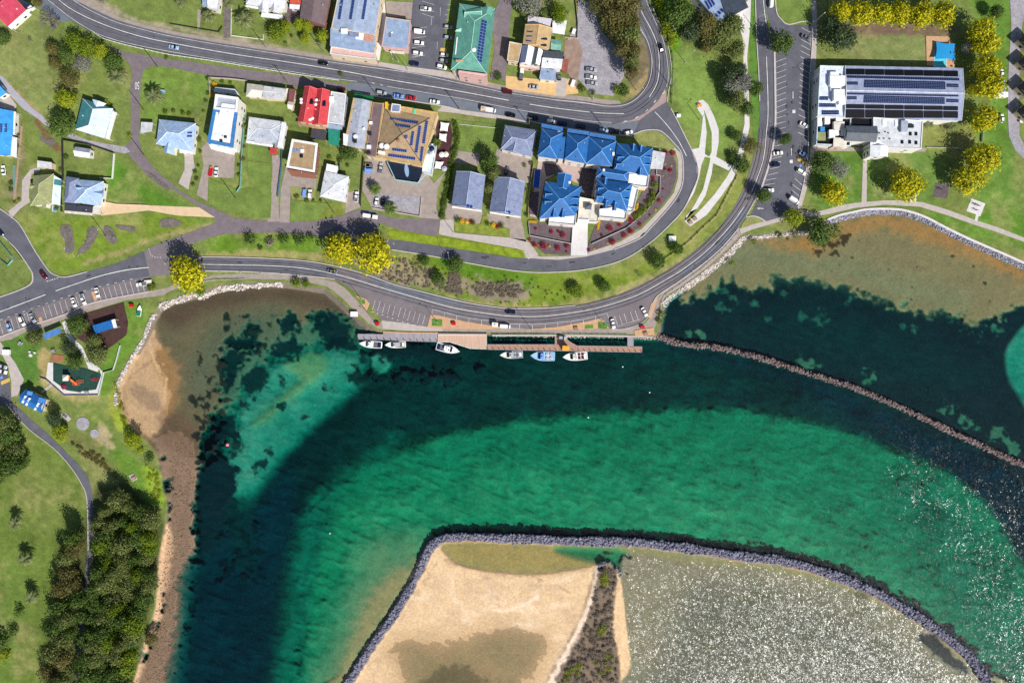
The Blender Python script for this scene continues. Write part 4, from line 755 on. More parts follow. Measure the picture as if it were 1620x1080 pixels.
def inset(q, d):
    c = sum((Vector(v) for v in q), Vector((0, 0, 0))) / len(q); out = []
    n = len(q)
    for i in range(n):
        a, b, e = q[i - 1], q[i], q[(i + 1) % n]
        u = (b - a).normalized(); v = (e - b).normalized(); n1 = Vector((-u.y, u.x, 0)); n2 = Vector((-v.y, v.x, 0))
        if n1.dot(c - b) < 0: n1 = -n1
        if n2.dot(c - b) < 0: n2 = -n2
        k = n1 + n2; k = k / max(k.dot(n1), .3); out.append(b + k * d)
    return out
def wing(root, quad, he, hr, kind='hip', ax=0, roof=None, wall=None, over=0.5, caps=None, win=2, name='roof', inh=None, walls=True, ribs=0, slopes=None, base=0.0, rim=None, rimh=0.4, rimw=.35, door=False, flip=False):
    """one wing of a building: eaves quad in photo pixels; ridge along edge ax (0: p0-p1, 1: p1-p2)"""
    he *= HF; hr *= HF; base *= HF; q = [G(x, y, LAND + he) for x, y in quad]
    if sum(q[i - 1].x * q[i].y - q[i].x * q[i - 1].y for i in range(4)) < 0:
        q.reverse(); ax = ax      # reversing a quad keeps edge directions: p3p2 is parallel to p0p1
    if ax: q = q[1:] + q[:1]
    up = Vector((0, 0, hr - he)); b = MB(); tris = []
    def F(*pts): b.face(pts); [tris.append((pts[0], pts[i], pts[i + 1])) for i in range(1, len(pts) - 1)]
    th = Vector((0, 0, .22)); ed = []
    if kind in ('hip', 'gable', 'pyramid'):
        m0 = (q[0] + q[3]) / 2; m1 = (q[1] + q[2]) / 2
        half = (q[0] - q[3]).length / 2; L_ = (m1 - m0).length
        ins = {'gable': 0, 'pyramid': L_ / 2}.get(kind, min(half, L_ * .46) if inh is None else inh)
        d = (m1 - m0).normalized(); r0 = m0 + d * ins + up; r1 = m1 - d * ins + up
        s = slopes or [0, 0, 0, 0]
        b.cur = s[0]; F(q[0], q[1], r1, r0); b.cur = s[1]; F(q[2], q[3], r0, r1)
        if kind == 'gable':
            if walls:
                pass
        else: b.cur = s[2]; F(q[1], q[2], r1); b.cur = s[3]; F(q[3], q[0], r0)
        b.cur = 0
        if kind == 'pyramid': r1 = r0
        ed = [(r0, r1)] + ([(q[0], r0), (q[3], r0), (q[1], r1), (q[2], r1)] if kind != 'gable' else [(q[0], r0), (q[3], r0), (q[1], r1), (q[2], r1)])
    elif kind == 'skillion':
        q2 = [q[0], q[1], q[2] + up, q[3] + up]
        if flip: q2 = [q[0] + up, q[1] + up, q[2], q[3]]
        F(*q2); q = q2
    else: F(*q)
    for i in range(4): b.face([q[i - 1] - th, q[i] - th, q[i], q[i - 1]])
    if kind == 'gable':
        pass
    b.face([p - th for p in reversed(q)])
    if ribs:
        for sgn, (A, B, T, U) in enumerate(((q[0], q[1], r1, r0), (q[2], q[3], r0, r1))) if kind in ('hip', 'gable') else ():
            for k in range(1, ribs):
                t = k / ribs; e = A.lerp(B, t); f = U.lerp(T, t); n = Vector((0, 0, .09)); w = (B - A).normalized() * .12
                b.cur = (slopes or [0, 0])[sgn] if slopes else 0
                b.face([e - w + n, e + w + n, f + w + n, f - w + n])
        b.cur = 0
    mats_ = roof if isinstance(roof, list) else [roof]
    ro = b.build(name, mats_, root); ROOFS.setdefault(root.name, []).extend(tris)
    if caps and ed:
        c = MB()
        for a, e in ed:
            if (a - e).length > .3: c.tube(a + Vector((0, 0, .04)), e + Vector((0, 0, .04)), .16, n=5)
        c.build('ridge_cap', caps, ro)
    if rim:
        c = MB(); o_ = [p + Vector((0, 0, 0)) for p in q]; i_ = inset(q, rimw); h = Vector((0, 0, rimh))
        for k in range(4):
            j = (k + 1) % 4
            c.face([o_[k] - th, o_[j] - th, o_[j] + h, o_[k] + h]); c.face([o_[k] + h, o_[j] + h, i_[j] + h, i_[k] + h]); c.face([i_[j], i_[k], i_[k] + h, i_[j] + h])
        o_out = c.build('parapet', rim, root)
    if walls:
        w = inset(q, over); wb = MB(); z0 = LAND + base
        for i in range(4):
            j = (i + 1) % 4; a, e = w[i], w[j]
            wb.face([Vector((a.x, a.y, z0)), Vector((e.x, e.y, z0)), e - th * .5, a - th * .5])
        if kind == 'gable':
            for A, B, T in ((w[0], w[3], r0), (w[2], w[1], r1)):
                m = (A + B) / 2; wb.face([B - th * .5, A - th * .5, Vector((m.x, m.y, T.z - .25))])
        wo = wb.build('wall', wall, root)
        if win and he - base > 2.3:
            for i in range(4):
                a, e = w[i], w[(i + 1) % 4]; l = (e - a).length
                if l < 3: continue
                n_ = min(win, max(1, int(l / 4.5))); d = (e - a); d.z = 0; d.normalize(); nn_ = Vector((d.y, -d.x, 0))
                for k in range(n_):
                    for fl in range(1 if he < 5.5 else 2):
                        m = a.lerp(e, (k + .5) / n_); zc = z0 + 1.55 + 2.9 * fl
                        if zc + .8 > min(a.z, e.z): continue
                        m = Vector((m.x, m.y, zc)) + nn_ * .03; f = MB(); u = d * .8; v = Vector((0, 0, .65))
                        if door and i == 0 and k == 0 and fl == 0:
                            v = Vector((0, 0, 1.02)); u = d * .48; m.z = z0 + 1.04
                            f.face([m - u - v, m + u - v, m + u + v, m - u + v]); dr = f.build('door', TRIM, root); continue
                        f.face([m - u - v, m + u - v, m + u + v, m - u + v]); f.cur = 1; m2 = m + nn_ * .02; u2 = u * .88; v2 = v * .86
                        f.face([m2 - u2 - v2, m2 + u2 - v2, m2 + u2 + v2, m2 - u2 + v2]); f.build('window', [TRIM, GLASS], root)
    return ro
def canopy(root, quad, he, roof, post=None, hr=None, name='veranda', rim=None):
    he *= HF; hr = hr * HF if hr else None; q = [G(x, y, LAND + he) for x, y in quad]; b = MB()
    if hr: q[2].z = LAND + hr; q[3].z = LAND + hr
    if sum(q[i - 1].x * q[i].y - q[i].x * q[i - 1].y for i in range(4)) < 0: q.reverse()
    th = Vector((0, 0, .14)); b.face(q); b.face([p - th for p in reversed(q)])
    for i in range(4): b.face([q[i - 1] - th, q[i] - th, q[i], q[i - 1]])
    ROOFS.setdefault(root.name, []).extend([(q[0], q[1], q[2]), (q[0], q[2], q[3])])
    o = b.build(name, roof, root)
    for p in inset(q, .3):
        c = MB(); c.tube((p.x, p.y, LAND), (p.x, p.y, p.z - .14), .07, n=5); c.build('post', post or TRIM, o)
    return o
PCOUNT = {}
def panels(root, quad, nu, nv, up=.3, name='solar_panel', gap=.10, stuff=False):
    PM = PANEL2 if root.get('category') == 'club' else PANEL
    P = [R(root, x, y, up) for x, y in quad]
    n0 = (P[1] - P[0]).cross(P[3] - P[0]).normalized(); n0 = n0 if n0.z > 0 else -n0
    allb = None
    for i in range(nu):
        for j in range(nv):
            def at(s, t): return P[0].lerp(P[1], s).lerp(P[3].lerp(P[2], s), t)
            g = gap / 2; c = [at((i + g) / nu, (j + g) / nv), at((i + 1 - g) / nu, (j + g) / nv), at((i + 1 - g) / nu, (j + 1 - g) / nv), at((i + g) / nu, (j + 1 - g) / nv)]
            if (c[1] - c[0]).cross(c[3] - c[0]).z < 0: c.reverse()
            k = PCOUNT.get(root.name, 0); PCOUNT[root.name] = k + 1
            over = stuff or k >= 95
            b = (allb or MB()) if over else MB()
            b.cur = 1; b.face(c); mid = sum(c, Vector()) / 4; b.cur = 0; b.face([mid + (p - mid) * .9 + n0 * .012 for p in c])
            for a in range(4): b.cur = 1; b.face([c[a - 1] - n0 * .05, c[a] - n0 * .05, c[a], c[a - 1]])
            if over: allb = b
            else: b.build(name, [PM, PFRAME], root)
    if allb: tag(allb.build(name, [PM, PFRAME], root), kind='stuff')
def rbox(root, px, py, sx, sy, h, m, name='skylight', rot=0.0):
    p = R(root, px, py); b = MB(); b.box(p.x, p.y, p.z + h / 2 - .15, sx, sy, h + .3, rot); return b.build(name, m, root)
def vent(root, px, py, r=.25, h=.6, m=None, name='roof_vent'):
    p = R(root, px, py); b = MB(); b.tube(p - Vector((0, 0, .3)), p + Vector((0, 0, h)), r, r, 8); b.tube(p + Vector((0, 0, h)), p + Vector((0, 0, h + .15)), r * 1.5, r * .6, 8); return b.build(name, m or TRIM, root)
def house(name, px, py, label, cat='house', group=None): return thing(name, G(px, py, LAND), label, cat, group)
M_ = {}
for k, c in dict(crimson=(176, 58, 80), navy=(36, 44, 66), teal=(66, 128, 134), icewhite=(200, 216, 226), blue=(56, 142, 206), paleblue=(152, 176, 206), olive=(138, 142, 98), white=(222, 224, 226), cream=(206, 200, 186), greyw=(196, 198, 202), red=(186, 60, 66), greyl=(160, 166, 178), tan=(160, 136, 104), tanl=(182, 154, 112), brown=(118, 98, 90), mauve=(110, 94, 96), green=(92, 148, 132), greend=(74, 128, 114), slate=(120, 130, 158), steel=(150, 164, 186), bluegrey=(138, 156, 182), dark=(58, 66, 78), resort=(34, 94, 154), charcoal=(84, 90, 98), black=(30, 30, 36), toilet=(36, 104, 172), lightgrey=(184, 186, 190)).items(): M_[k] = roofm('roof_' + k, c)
CAPS = {k: roofm('cap_' + k, c) for k, c in dict(resort=(110, 160, 210), white=(210, 214, 220), red=(214, 96, 96), green=(170, 206, 192), brown=(60, 46, 40), slate=(168, 176, 200)).items()}
# --- north-west corner
h = house('house', 10, 20, 'crimson gabled house with navy lean-to and white veranda by the highway bend')
wing(h, [(41, 16), (12, 42), (-24, 2), (5, -26)], 4.0, 6.2, 'gable', 0, M_['crimson'], WALLW, caps=CAPS['red'])
wing(h, [(29, -2), (50, 7), (41, 14), (31, 2)], 3.4, 3.7, 'skillion', 0, M_['navy'], WALLW, win=1)
canopy(h, [(41, 16), (12, 42), (18, 47), (55, 11)], 3.0, M_['white'])
h = house('house', 148, 190, 'teal and white ribbed-roof house beside the gravel track')
wing(h, [(131, 156), (119, 205), (165, 219), (179, 172)], 3.6, 5.4, 'hip', 0, [M_['teal'], M_['icewhite']], WALLW, slopes=[0, 1, 1, 0], ribs=16, inh=3.5, caps=CAPS['white'])
canopy(h, [(178, 176), (167, 219), (173, 221), (183, 178)], 2.8, M_['white'])
wing(h, [(146, 157), (168, 164), (158, 172), (150, 168)], 3.9, 4.6, 'gable', 1, M_['icewhite'], WALLW, win=0, walls=False)
h = house('house', 0, 210, 'bright blue gabled house cut by the left edge of the photo')
wing(h, [(-14, 172), (21, 176), (20, 213), (-16, 211)], 3.6, 5.2, 'gable', 1, M_['blue'], WALLW, win=1); wing(h, [(-8, 212), (19, 212), (16, 246), (-12, 245)], 3.3, 4.8, 'gable', 1, M_['blue'], WALLW, win=1)
canopy(h, [(18, 216), (27, 218), (26, 250), (16, 246)], 2.8, M_['white']); canopy(h, [(20, 176), (25, 177), (23, 214), (20, 212)], 2.8, M_['white']); panels(h, [(0, 196), (5, 196), (4, 210), (-1, 210)], 2, 4); panels(h, [(8, 196), (12, 196), (12, 210), (7.5, 210)], 2, 4)
h = house('shed', 0, 143, 'small bright blue shed roof at the head of the grey track', 'shed')
wing(h, [(-16, 134), (-2, 130), (10, 147), (-4, 156)], 3.0, 4.0, 'gable', 0, M_['blue'], WALLW, win=1)
h = house('shed', 70, 261, 'low white flat-roofed garage behind the olive house', 'garage'); wing(h, [(59, 254), (82, 257), (82, 267), (59, 265)], 2.6, 2.6, 'flat', 0, M_['greyw'], WALLC, over=.2, win=1, rim=M_['cream'], rimh=.1)
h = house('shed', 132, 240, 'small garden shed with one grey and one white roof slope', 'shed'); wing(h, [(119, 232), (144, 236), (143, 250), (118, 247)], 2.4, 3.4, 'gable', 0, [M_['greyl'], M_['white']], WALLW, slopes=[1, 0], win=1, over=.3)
h = house('house', 66, 300, 'olive green hip-roofed house with a curved grey drive')
wing(h, [(53, 278), (85, 275), (81, 322), (48, 326)], 3.4, 5.3, 'hip', 1, M_['olive'], WALLW, caps=roofm('cap_olive', (170, 172, 130))); wing(h, [(50, 292), (62, 290), (58, 299), (48, 299)], 3.3, 4.3, 'gable', 0, M_['olive'], WALLW, win=0)
canopy(h, [(85, 277), (97, 284), (95, 325), (82, 322)], 2.6, mat('verandah_glass', (214, 232, 236), .3, .1, 2)); canopy(h, [(86, 284), (98, 286), (96, 294), (85, 292)], 2.9, M_['teal']); wing(h, [(68, 320), (74, 321), (72, 330), (66, 328)], 3, 3.4, 'skillion', 0, M_['olive'], WALLW, win=0)
h = house('house', 132, 305, 'pale blue many-gabled house with a dark pergola on its south side')
wing(h, [(105, 279), (125, 282), (120, 322), (101, 320)], 3.6, 5.0, 'hip', 1, M_['slate'], WALLW); wing(h, [(122, 284), (164, 287), (158, 326), (118, 320)], 3.7, 5.9, 'hip', 1, M_['paleblue'], WALLW, caps=CAPS['white'])
wing(h, [(122, 296), (143, 293), (142, 302), (122, 300)], 4.4, 5.6, 'gable', 0, M_['paleblue'], WALLW, win=0, walls=False); wing(h, [(150, 300), (164, 303), (163, 312), (150, 310)], 4.0, 5.0, 'gable', 0, M_['paleblue'], WALLW, win=0, walls=False)
canopy(h, [(103, 322), (147, 327), (146, 337), (102, 333)], 2.8, mat('pergola_dark', (62, 64, 76), .6, .25, 1.5)); canopy(h, [(147, 327), (160, 318), (159, 340), (146, 338)], 2.5, M_['cream']); canopy(h, [(102, 333), (146, 337), (146, 341), (102, 337)], 2.2, M_['cream'])
h = house('house', 282, 216, 'light blue hip-roofed house above the bend of the lane')
wing(h, [(252, 189), (310, 195), (304, 240), (247, 228)], 3.6, 5.8, 'hip', 0, M_['paleblue'], WALLW, caps=CAPS['white']); panels(h, [(297, 209), (305, 209), (304, 212), (296.5, 212)], 4, 1); panels(h, [(296.5, 214), (304.5, 214), (304, 217.5), (296, 217.5)], 4, 1); wing(h, [(262, 226), (276, 228), (274, 245), (258, 241)], 3.4, 4.6, 'gable', 1, M_['paleblue'], WALLW, win=0); wing(h, [(284, 232), (306, 236), (304, 243), (284, 242)], 3.1, 3.4, 'flat', 0, M_['white'], WALLW, win=1)
h = house('carport', 232, 200, 'flat pale carport slab beside the light blue house', 'carport'); canopy(h, [(223, 193), (242, 194), (240, 208), (222, 211)], 2.6, M_['lightgrey'], name='roof')
h = house('house', 354, 190, 'white modern house with flat white roof edged in blue')
BLUER = roofm('parapet_blue', (58, 118, 176))
wing(h, [(338, 172), (376, 178), (369, 234), (328, 226)], 6.8, 6.8, 'flat', 0, M_['white'], WALLW, over=.3, rim=BLUER, rimh=.5, rimw=1.4, door=True); wing(h, [(342, 150), (378, 155), (376, 178), (339, 173)], 7.4, 7.4, 'flat', 0, M_['greyl'], WALLW, over=.2, rim=TRIM, rimh=.9, rimw=.9)
wing(h, [(351, 163), (372, 166), (369, 186), (346, 183)], 7.7, 7.7, 'flat', 0, M_['white'], WALLW, over=.2, win=0, base=6); wing(h, [(376, 156), (382, 158), (374, 242), (368, 238)], 3.4, 3.4, 'flat', 0, M_['white'], WALLW, win=1); wing(h, [(330, 228), (369, 236), (366, 244), (334, 236)], 3.2, 3.2, 'flat', 0, M_['white'], WALLW, win=1)
rbox(h, 357, 217, 1.2, 1, .5, DARKM); rbox(h, 350, 223, 1.2, 1, .5, DARKM); wing(h, [(340, 138), (372, 141), (380, 146), (378, 152), (337, 145)][0:2] + [(379, 150), (338, 145)], 3, 3, 'flat', 0, M_['lightgrey'], WALLW, win=1)
h = house('house', 422, 146, 'low cream and grey hip-roofed house behind the highway barrier'); wing(h, [(391, 132), (456, 140), (450, 158), (389, 153)], 3.2, 4.4, 'hip', 0, M_['cream'], WALLC); wing(h, [(417, 136), (453, 141), (450, 157), (415, 155)], 4.3, 4.5, 'flat', 0, M_['lightgrey'], WALLC, win=0)
wing(h, [(458, 141), (468, 142), (464, 162), (456, 160)], 3, 3.3, 'skillion', 0, roofm('roof_dullred', (120, 70, 72)), WALLC, win=1, over=.2); wing(h, [(456, 160), (465, 162), (463, 174), (455, 172)], 3.4, 4.2, 'gable', 0, M_['cream'], WALLC, win=1)
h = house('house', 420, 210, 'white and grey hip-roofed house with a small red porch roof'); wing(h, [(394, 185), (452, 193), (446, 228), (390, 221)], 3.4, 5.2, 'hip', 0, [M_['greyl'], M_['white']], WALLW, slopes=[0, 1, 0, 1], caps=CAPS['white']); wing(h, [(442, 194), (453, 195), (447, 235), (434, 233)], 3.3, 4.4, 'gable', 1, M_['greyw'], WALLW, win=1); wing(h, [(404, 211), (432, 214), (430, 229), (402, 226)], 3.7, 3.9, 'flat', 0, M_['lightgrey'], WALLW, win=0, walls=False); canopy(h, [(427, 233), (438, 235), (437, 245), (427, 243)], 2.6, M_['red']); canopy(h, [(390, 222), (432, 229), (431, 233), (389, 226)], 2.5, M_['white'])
h = house('house', 498, 170, 'tall red twin-gabled building with skylights and roof fans')
wing(h, [(482, 137), (502, 141), (494, 196), (471, 192)], 6.2, 7.8, 'gable', 1, M_['red'], WALLC, caps=CAPS['red']); wing(h, [(502, 141), (522, 144), (517, 198), (494, 197)], 6.2, 7.8, 'gable', 1, M_['red'], WALLC, caps=CAPS['red'])
for x, y in ((492, 161), (512, 164)): rbox(h, x, y, 1.8, 2.4, .35, GLASS)
for x, y in ((477, 158), (477, 163), (501, 159), (500, 166), (491, 190), (495, 188)): vent(h, x, y, .5, .6)
canopy(h, [(472, 193), (494, 197), (493, 202), (471, 198)], 3, WOOD); canopy(h, [(494, 197), (517, 199), (515, 205), (493, 203)], 3, M_['tan'])
h = house('shop', 532, 170, 'plain grey flat-roofed building against the red gables', 'shop'); wing(h, [(524, 145), (548, 149), (543, 198), (518, 194)], 5.2, 5.4, 'skillion', 0, M_['lightgrey'], WALLG, over=.2, rim=TRIM, rimh=.15); rbox(h, 525, 158, 2, 2.6, .9, TRIM, 'air_conditioner'); wing(h, [(518, 195), (542, 198), (541, 206), (517, 203)], 3, 3, 'flat', 0, M_['bluegrey'], WALLG, win=1)
h = house('shade_structure', 529, 218, 'teal shade cloth over the yard below the grey flat roof', 'shade cloth'); canopy(h, [(519, 204), (538, 206), (536, 231), (520, 228)], 2.9, roofm('shade_teal', (34, 128, 108)), name='shade_cloth')
h = house('house', 482, 248, 'square tan flat-roofed house with white eaves and brick walls'); wing(h, [(462, 220), (503, 227), (498, 273), (453, 265)], 6.0, 6.0, 'flat', 0, M_['tan'], WALLB, over=.9, rim=TRIM, rimh=.25, rimw=1.0, door=True); rbox(h, 478.5, 239, 1.6, 1.6, .5, TRIM); rbox(h, 477, 247, 1.4, 1.6, .4, GLASS); rbox(h, 468, 238, 4, 1.5, .12, roofm('roof_patch', (120, 136, 170)), 'roof_patch', -.15); canopy(h, [(453, 267), (500, 275), (500, 283), (462, 279)], 3, WALLB, name='balcony')
h = house('carport', 504, 213, 'dark gridded carport between red gables and tan flat roof', 'carport'); canopy(h, [(493, 204), (517, 206), (515, 222), (491, 220)], 2.8, mat('carport_dark', (66, 64, 70), .6, .2, 1.2), name='roof')
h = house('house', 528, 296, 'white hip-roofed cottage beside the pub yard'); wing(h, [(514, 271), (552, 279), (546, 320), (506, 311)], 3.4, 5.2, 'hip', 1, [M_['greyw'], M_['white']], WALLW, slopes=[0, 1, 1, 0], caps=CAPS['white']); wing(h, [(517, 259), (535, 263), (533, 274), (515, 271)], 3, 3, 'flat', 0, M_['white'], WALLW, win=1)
# --- pub
h = house('shop', 568, 195, 'long grey metal-roofed shop with tan parapet and green street awning', 'shop'); wing(h, [(559, 155), (590, 161), (580, 237), (544, 230)], 5.2, 6.0, 'gable', 1, M_['greyl'], WALLC, over=.2, rim=M_['tanl'], rimh=.25, rimw=1.0); canopy(h, [(561, 148), (591, 153), (590, 161), (559, 156)], 3.0, mat('awning_green', (20, 110, 62), .8, .1), hr=3.6, name='awning'); vent(h, 563, 217, .7, 1.0); vent(h, 576, 204, .5, .8); rbox(h, 562, 223, 1.6, 2, 1, DARKM, 'air_conditioner'); wing(h, [(543, 211), (551, 213), (549, 230), (543, 229)], 5.6, 5.6, 'flat', 0, M_['white'], WALLC, win=0, base=4)
h = house('pub', 635, 210, 'big tan pyramid-roofed pub carrying rows of solar panels', 'pub')
wing(h, [(590, 162), (606, 164), (595, 249), (578, 246)], 5.6, 5.6, 'flat', 0, M_['mauve'], WALLC, over=.2, rim=M_['tan'], rimh=.3)
wing(h, [(604, 163), (693, 178), (668, 264), (594, 249)], 5.4, 5.4, 'flat', 0, M_['tanl'], WALLC, over=.3, rim=roofm('rim_yellow', (200, 164, 96)), rimh=.2, rimw=.5); wing(h, [(609, 171), (680, 187), (668, 260), (596, 246)], 5.7, 9.0, 'pyramid', 0, M_['tan'], WALLC, walls=False, over=0, caps=CAPS['brown'])
for q, a, c in (([(618, 186), (662, 192), (661, 197), (617, 190.5)], 13, 1), ([(626.5, 195.5), (650, 199), (649, 203.5), (625.5, 200)], 7, 1), ([(673, 191), (678, 192), (672.5, 228), (667.5, 227)], 1, 11), ([(662, 199), (667, 200), (661, 242.5), (655.5, 241.5)], 1, 13), ([(651, 208), (656, 208.5), (653, 231), (648, 230.5)], 1, 7), ([(640, 213.5), (645.5, 214.5), (644.5, 220), (639.5, 219.5)], 2, 2), ([(621, 234), (644, 237), (643.5, 242), (620.5, 239)], 7, 1), ([(614.5, 243), (657.5, 249), (657, 254), (614, 248)], 12, 1), ([(666, 232), (671, 233), (668, 256), (663.5, 255)], 1, 7)): panels(h, q, a, c)
for x, y in ((604.5, 231), (612, 232.5)): vent(h, x, y, .9, .5)
vent(h, 630.5, 223, .6, .9, roofm('rust', (150, 110, 90))); rbox(h, 604, 242, 3.2, 1.4, .8, TRIM, 'air_conditioner', -.2); rbox(h, 587, 195, 1.5, 1.2, 1, TRIM, 'air_conditioner'); rbox(h, 585.5, 212, 1.4, 1.4, 1, DARKM, 'air_conditioner'); rbox(h, 584, 233, 2, 1.6, 1, TRIM, 'air_conditioner'); rbox(h, 583, 242, 2, 1.2, .9, DARKM, 'air_conditioner')
wing(h, [(620, 164), (634, 166), (633, 178), (618, 177)], 7.4, 7.4, 'flat', 0, M_['slate'], WALLC, over=.2, win=0, rim=TRIM, rimh=.2, base=5); rbox(h, 612, 168, 1.2, 3, 1.2, mat('sign_yellow', (226, 176, 30), .6, .05), 'sign_box'); rbox(h, 656, 176.5, 1.1, 2.0, .6, mat('sign_green', (90, 200, 150), .6, .05), 'sign_box')
wing(h, [(613, 256), (671, 264), (661, 290), (626, 285)], 2.8, 2.8, 'flat', 0, mat('terrace_navy', (24, 34, 52), .5, .2, .5), WALLG, over=.2, win=0, name='terrace'); e_ = MB()
c0 = R(h, 643.5, 270, .12); e_.prism([(c0.x + 1.0 * math.cos(t * .3927) - .3 * math.sin(t * .39), c0.y + 3.0 * math.sin(t * .3927)) for t in range(16)], c0.z - .1, c0.z + .05); e_.build('oval_skylight', mat('skylight_pale', (132, 160, 188), .4, .1), h)
for s in ([(613, 257), (626, 285)], [(626, 285), (661, 290)], [(661, 290), (673, 277)]):
    b = MB(); ribbon(b, s, .35, 2.8 * HF, 0, 1.0); b.build('balustrade', mat('glass_rail', (150, 186, 186), .3, .2, 3), h)
wing(h, [(672, 227), (691, 229), (683, 278), (668, 272)], 3.0, 3.0, 'flat', 0, M_['icewhite'], WALLW, over=.2, win=0, name='terrace', rim=TRIM, rimh=.5, rimw=.2)
# --- grey slate houses and the blue resort
for i, (q, lab) in enumerate((([(799, 198), (850, 206), (842, 248), (792, 236)], 'grey slate-roofed house between the lawn and the blue-roofed resort'), ([(722, 271), (768, 278), (762, 332), (714, 325)], 'grey slate-roofed house next to the pub hedge'), ([(783, 280), (831, 288), (824, 342), (774, 334)], 'grey slate-roofed house between two grey-paved drives south of the courtyard'))):
    h = house('house', (q[0][0] + q[2][0]) / 2, (q[0][1] + q[2][1]) / 2, lab); wing(h, q, 5.2, 8.2 if i else 7.4, 'gable' if i else 'hip', 0 if i == 0 else 1, M_['slate'], WALLW, caps=CAPS['slate'], inh=4.2)
    if i:
        x0, y0 = q[0]; x3, y3 = q[3]; wing(h, [(x0 + 14, y0 + 6), (x0 + 30, y0 + 10), (x0 + 27, y0 + 22), (x0 + 12, y0 + 18)], 6.6, 7.9, 'gable', 1, M_['slate'], WALLP, win=0, walls=False, caps=CAPS['slate']); panels(h, [(x3 + 24, y3 - 2), (x3 + 34, y3), (x3 + 34, y3 + 5), (x3 + 23, y3 + 3)], 2, 1); canopy(h, [(x3 + 1, y3 + 1), (q[2][0], q[2][1] + 1), (q[2][0], q[2][1] + 3), (x3 + 1, y3 + 3.5)], 2.8, WALLW)
    else: wing(h, [(806, 222), (826, 226), (824, 244), (800, 238)], 5.6, 7.0, 'gable', 1, M_['slate'], WALLP, win=0, walls=False, caps=CAPS['slate'])
RB = M_['resort']; RC = CAPS['resort']
def dormer(h, x, y, w, l, he, ang=0):
    ca, sa = math.cos(math.radians(ang)), math.sin(math.radians(ang))
    q = [(x + u * ca - v * sa, y + u * sa + v * ca) for u, v in ((-l / 2, -w / 2), (l / 2, -w / 2), (l / 2, w / 2), (-l / 2, w / 2))]
    wing(h, q, he, he + 1.3, 'gable', 0, RB, WALLW, win=0, walls=False, caps=RC, name='dormer')
def resort(px, py, lab): return house('resort_block', px, py, lab, 'resort')
h = resort(870, 228, 'blue hip-roofed resort block at the west end of the street row'); wing(h, [(857, 203), (891, 210), (882, 252), (850, 247)], 8.4, 11.2, 'hip', 1, RB, WALLW, caps=RC); wing(h, [(857, 196), (891, 202), (890, 208), (856, 202)], 7.4, 7.9, 'skillion', 0, RB, WALLW, caps=RC, win=1); wing(h, [(888, 217), (897, 217), (893, 252), (882, 251)], 8.0, 8.5, 'skillion', 1, RB, WALLW, win=1)
h = resort(930, 235, 'blue double hip-roofed resort block in the middle of the street row')
wing(h, [(897, 211), (932, 216), (927, 259), (893, 252)], 8.6, 11.4, 'hip', 1, RB, WALLW, caps=RC); wing(h, [(932, 217), (975, 224), (968, 263), (927, 259)], 8.6, 11.4, 'hip', 1, RB, WALLW, caps=RC); wing(h, [(898, 204), (932, 209), (932, 215), (897, 210)], 7.6, 8.1, 'skillion', 0, RB, WALLW, win=1); wing(h, [(933, 210), (974, 216), (974, 223), (932, 216)], 7.6, 8.1, 'skillion', 0, RB, WALLW, win=1); rbox(h, 970, 244, 1, 1.4, 1, TRIM, 'chimney')
h = resort(1000, 250, 'blue resort block with small dormers beside the white carport slab'); wing(h, [(976, 226), (1033, 234), (1026, 279), (972, 267)], 8.6, 11.8, 'hip', 0, RB, WALLW, caps=RC)
for a in ((1001, 234, 7, 10, 95), (1013, 236, 7, 10, 95), (1023, 250, 7, 12, 5), (1022, 262, 7, 12, 5), (1012, 272, 7, 10, 95), (982, 250, 6, 10, 0), (980, 261, 6, 10, 0)): dormer(h, *a[:4], 9.2, a[4])
wing(h, [(946, 264), (995, 271), (993, 287), (943, 280)], 8.0, 9.2, 'hip', 0, RB, WALLW, caps=RC); rbox(h, 955, 269.5, 1, 1, .7, TRIM, 'roof_vent'); canopy(h, [(1033, 238), (1053, 242), (1048, 268), (1029, 267)], 3.0, M_['lightgrey'], name='carport_roof'); wing(h, [(995, 276), (1027, 277), (1024, 297), (993, 293)], 5.4, 5.4, 'flat', 0, M_['white'], WALLW, over=.1, win=1, rim=WALLW, rimh=.9, rimw=.2, name='balcony_floor')
h = resort(970, 310, 'blue resort block with dormers and a wraparound white balcony above the red garden')
wing(h, [(944, 283), (1001, 290), (992, 334), (942, 318)], 8.4, 11.4, 'hip', 0, RB, WALLW, caps=RC)
for a in ((990, 303, 7, 12, 5), (988, 316, 7, 12, 5), (958, 324, 7, 12, 95), (972, 327, 7, 12, 95), (951, 299, 6, 10, 0), (949, 312, 6, 10, 0), (957, 287, 7, 10, 95)): dormer(h, *a[:4], 9.0, a[4])
for q in ([(996, 293), (1010, 300), (1003, 331), (990, 330)], [(948, 331), (993, 326), (990, 348), (948, 344)], [(990, 328), (1004, 331), (1000, 336), (988, 336)]): wing(h, q, 5.4, 5.4, 'flat', 0, M_['white'], WALLW, over=.1, win=1, rim=WALLW, rimh=.9, rimw=.2, name='balcony_floor')
h = resort(885, 315, 'blue resort block with dormers beside the narrow swimming pool')
wing(h, [(863, 287), (920, 295), (911, 341), (853, 346)], 8.4, 11.4, 'hip', 0, RB, WALLW, caps=RC); wing(h, [(883, 274), (905, 277), (900, 300), (880, 297)], 8.6, 10.2, 'gable', 1, RB, WALLW, caps=RC, win=1)
for a in ((868, 308, 6, 10, 0), (867, 320, 6, 10, 0), (910, 315, 7, 12, 5), (908, 328, 7, 12, 5), (876, 337, 7, 12, 95), (890, 338, 7, 12, 95)): dormer(h, *a[:4], 9.0, a[4])
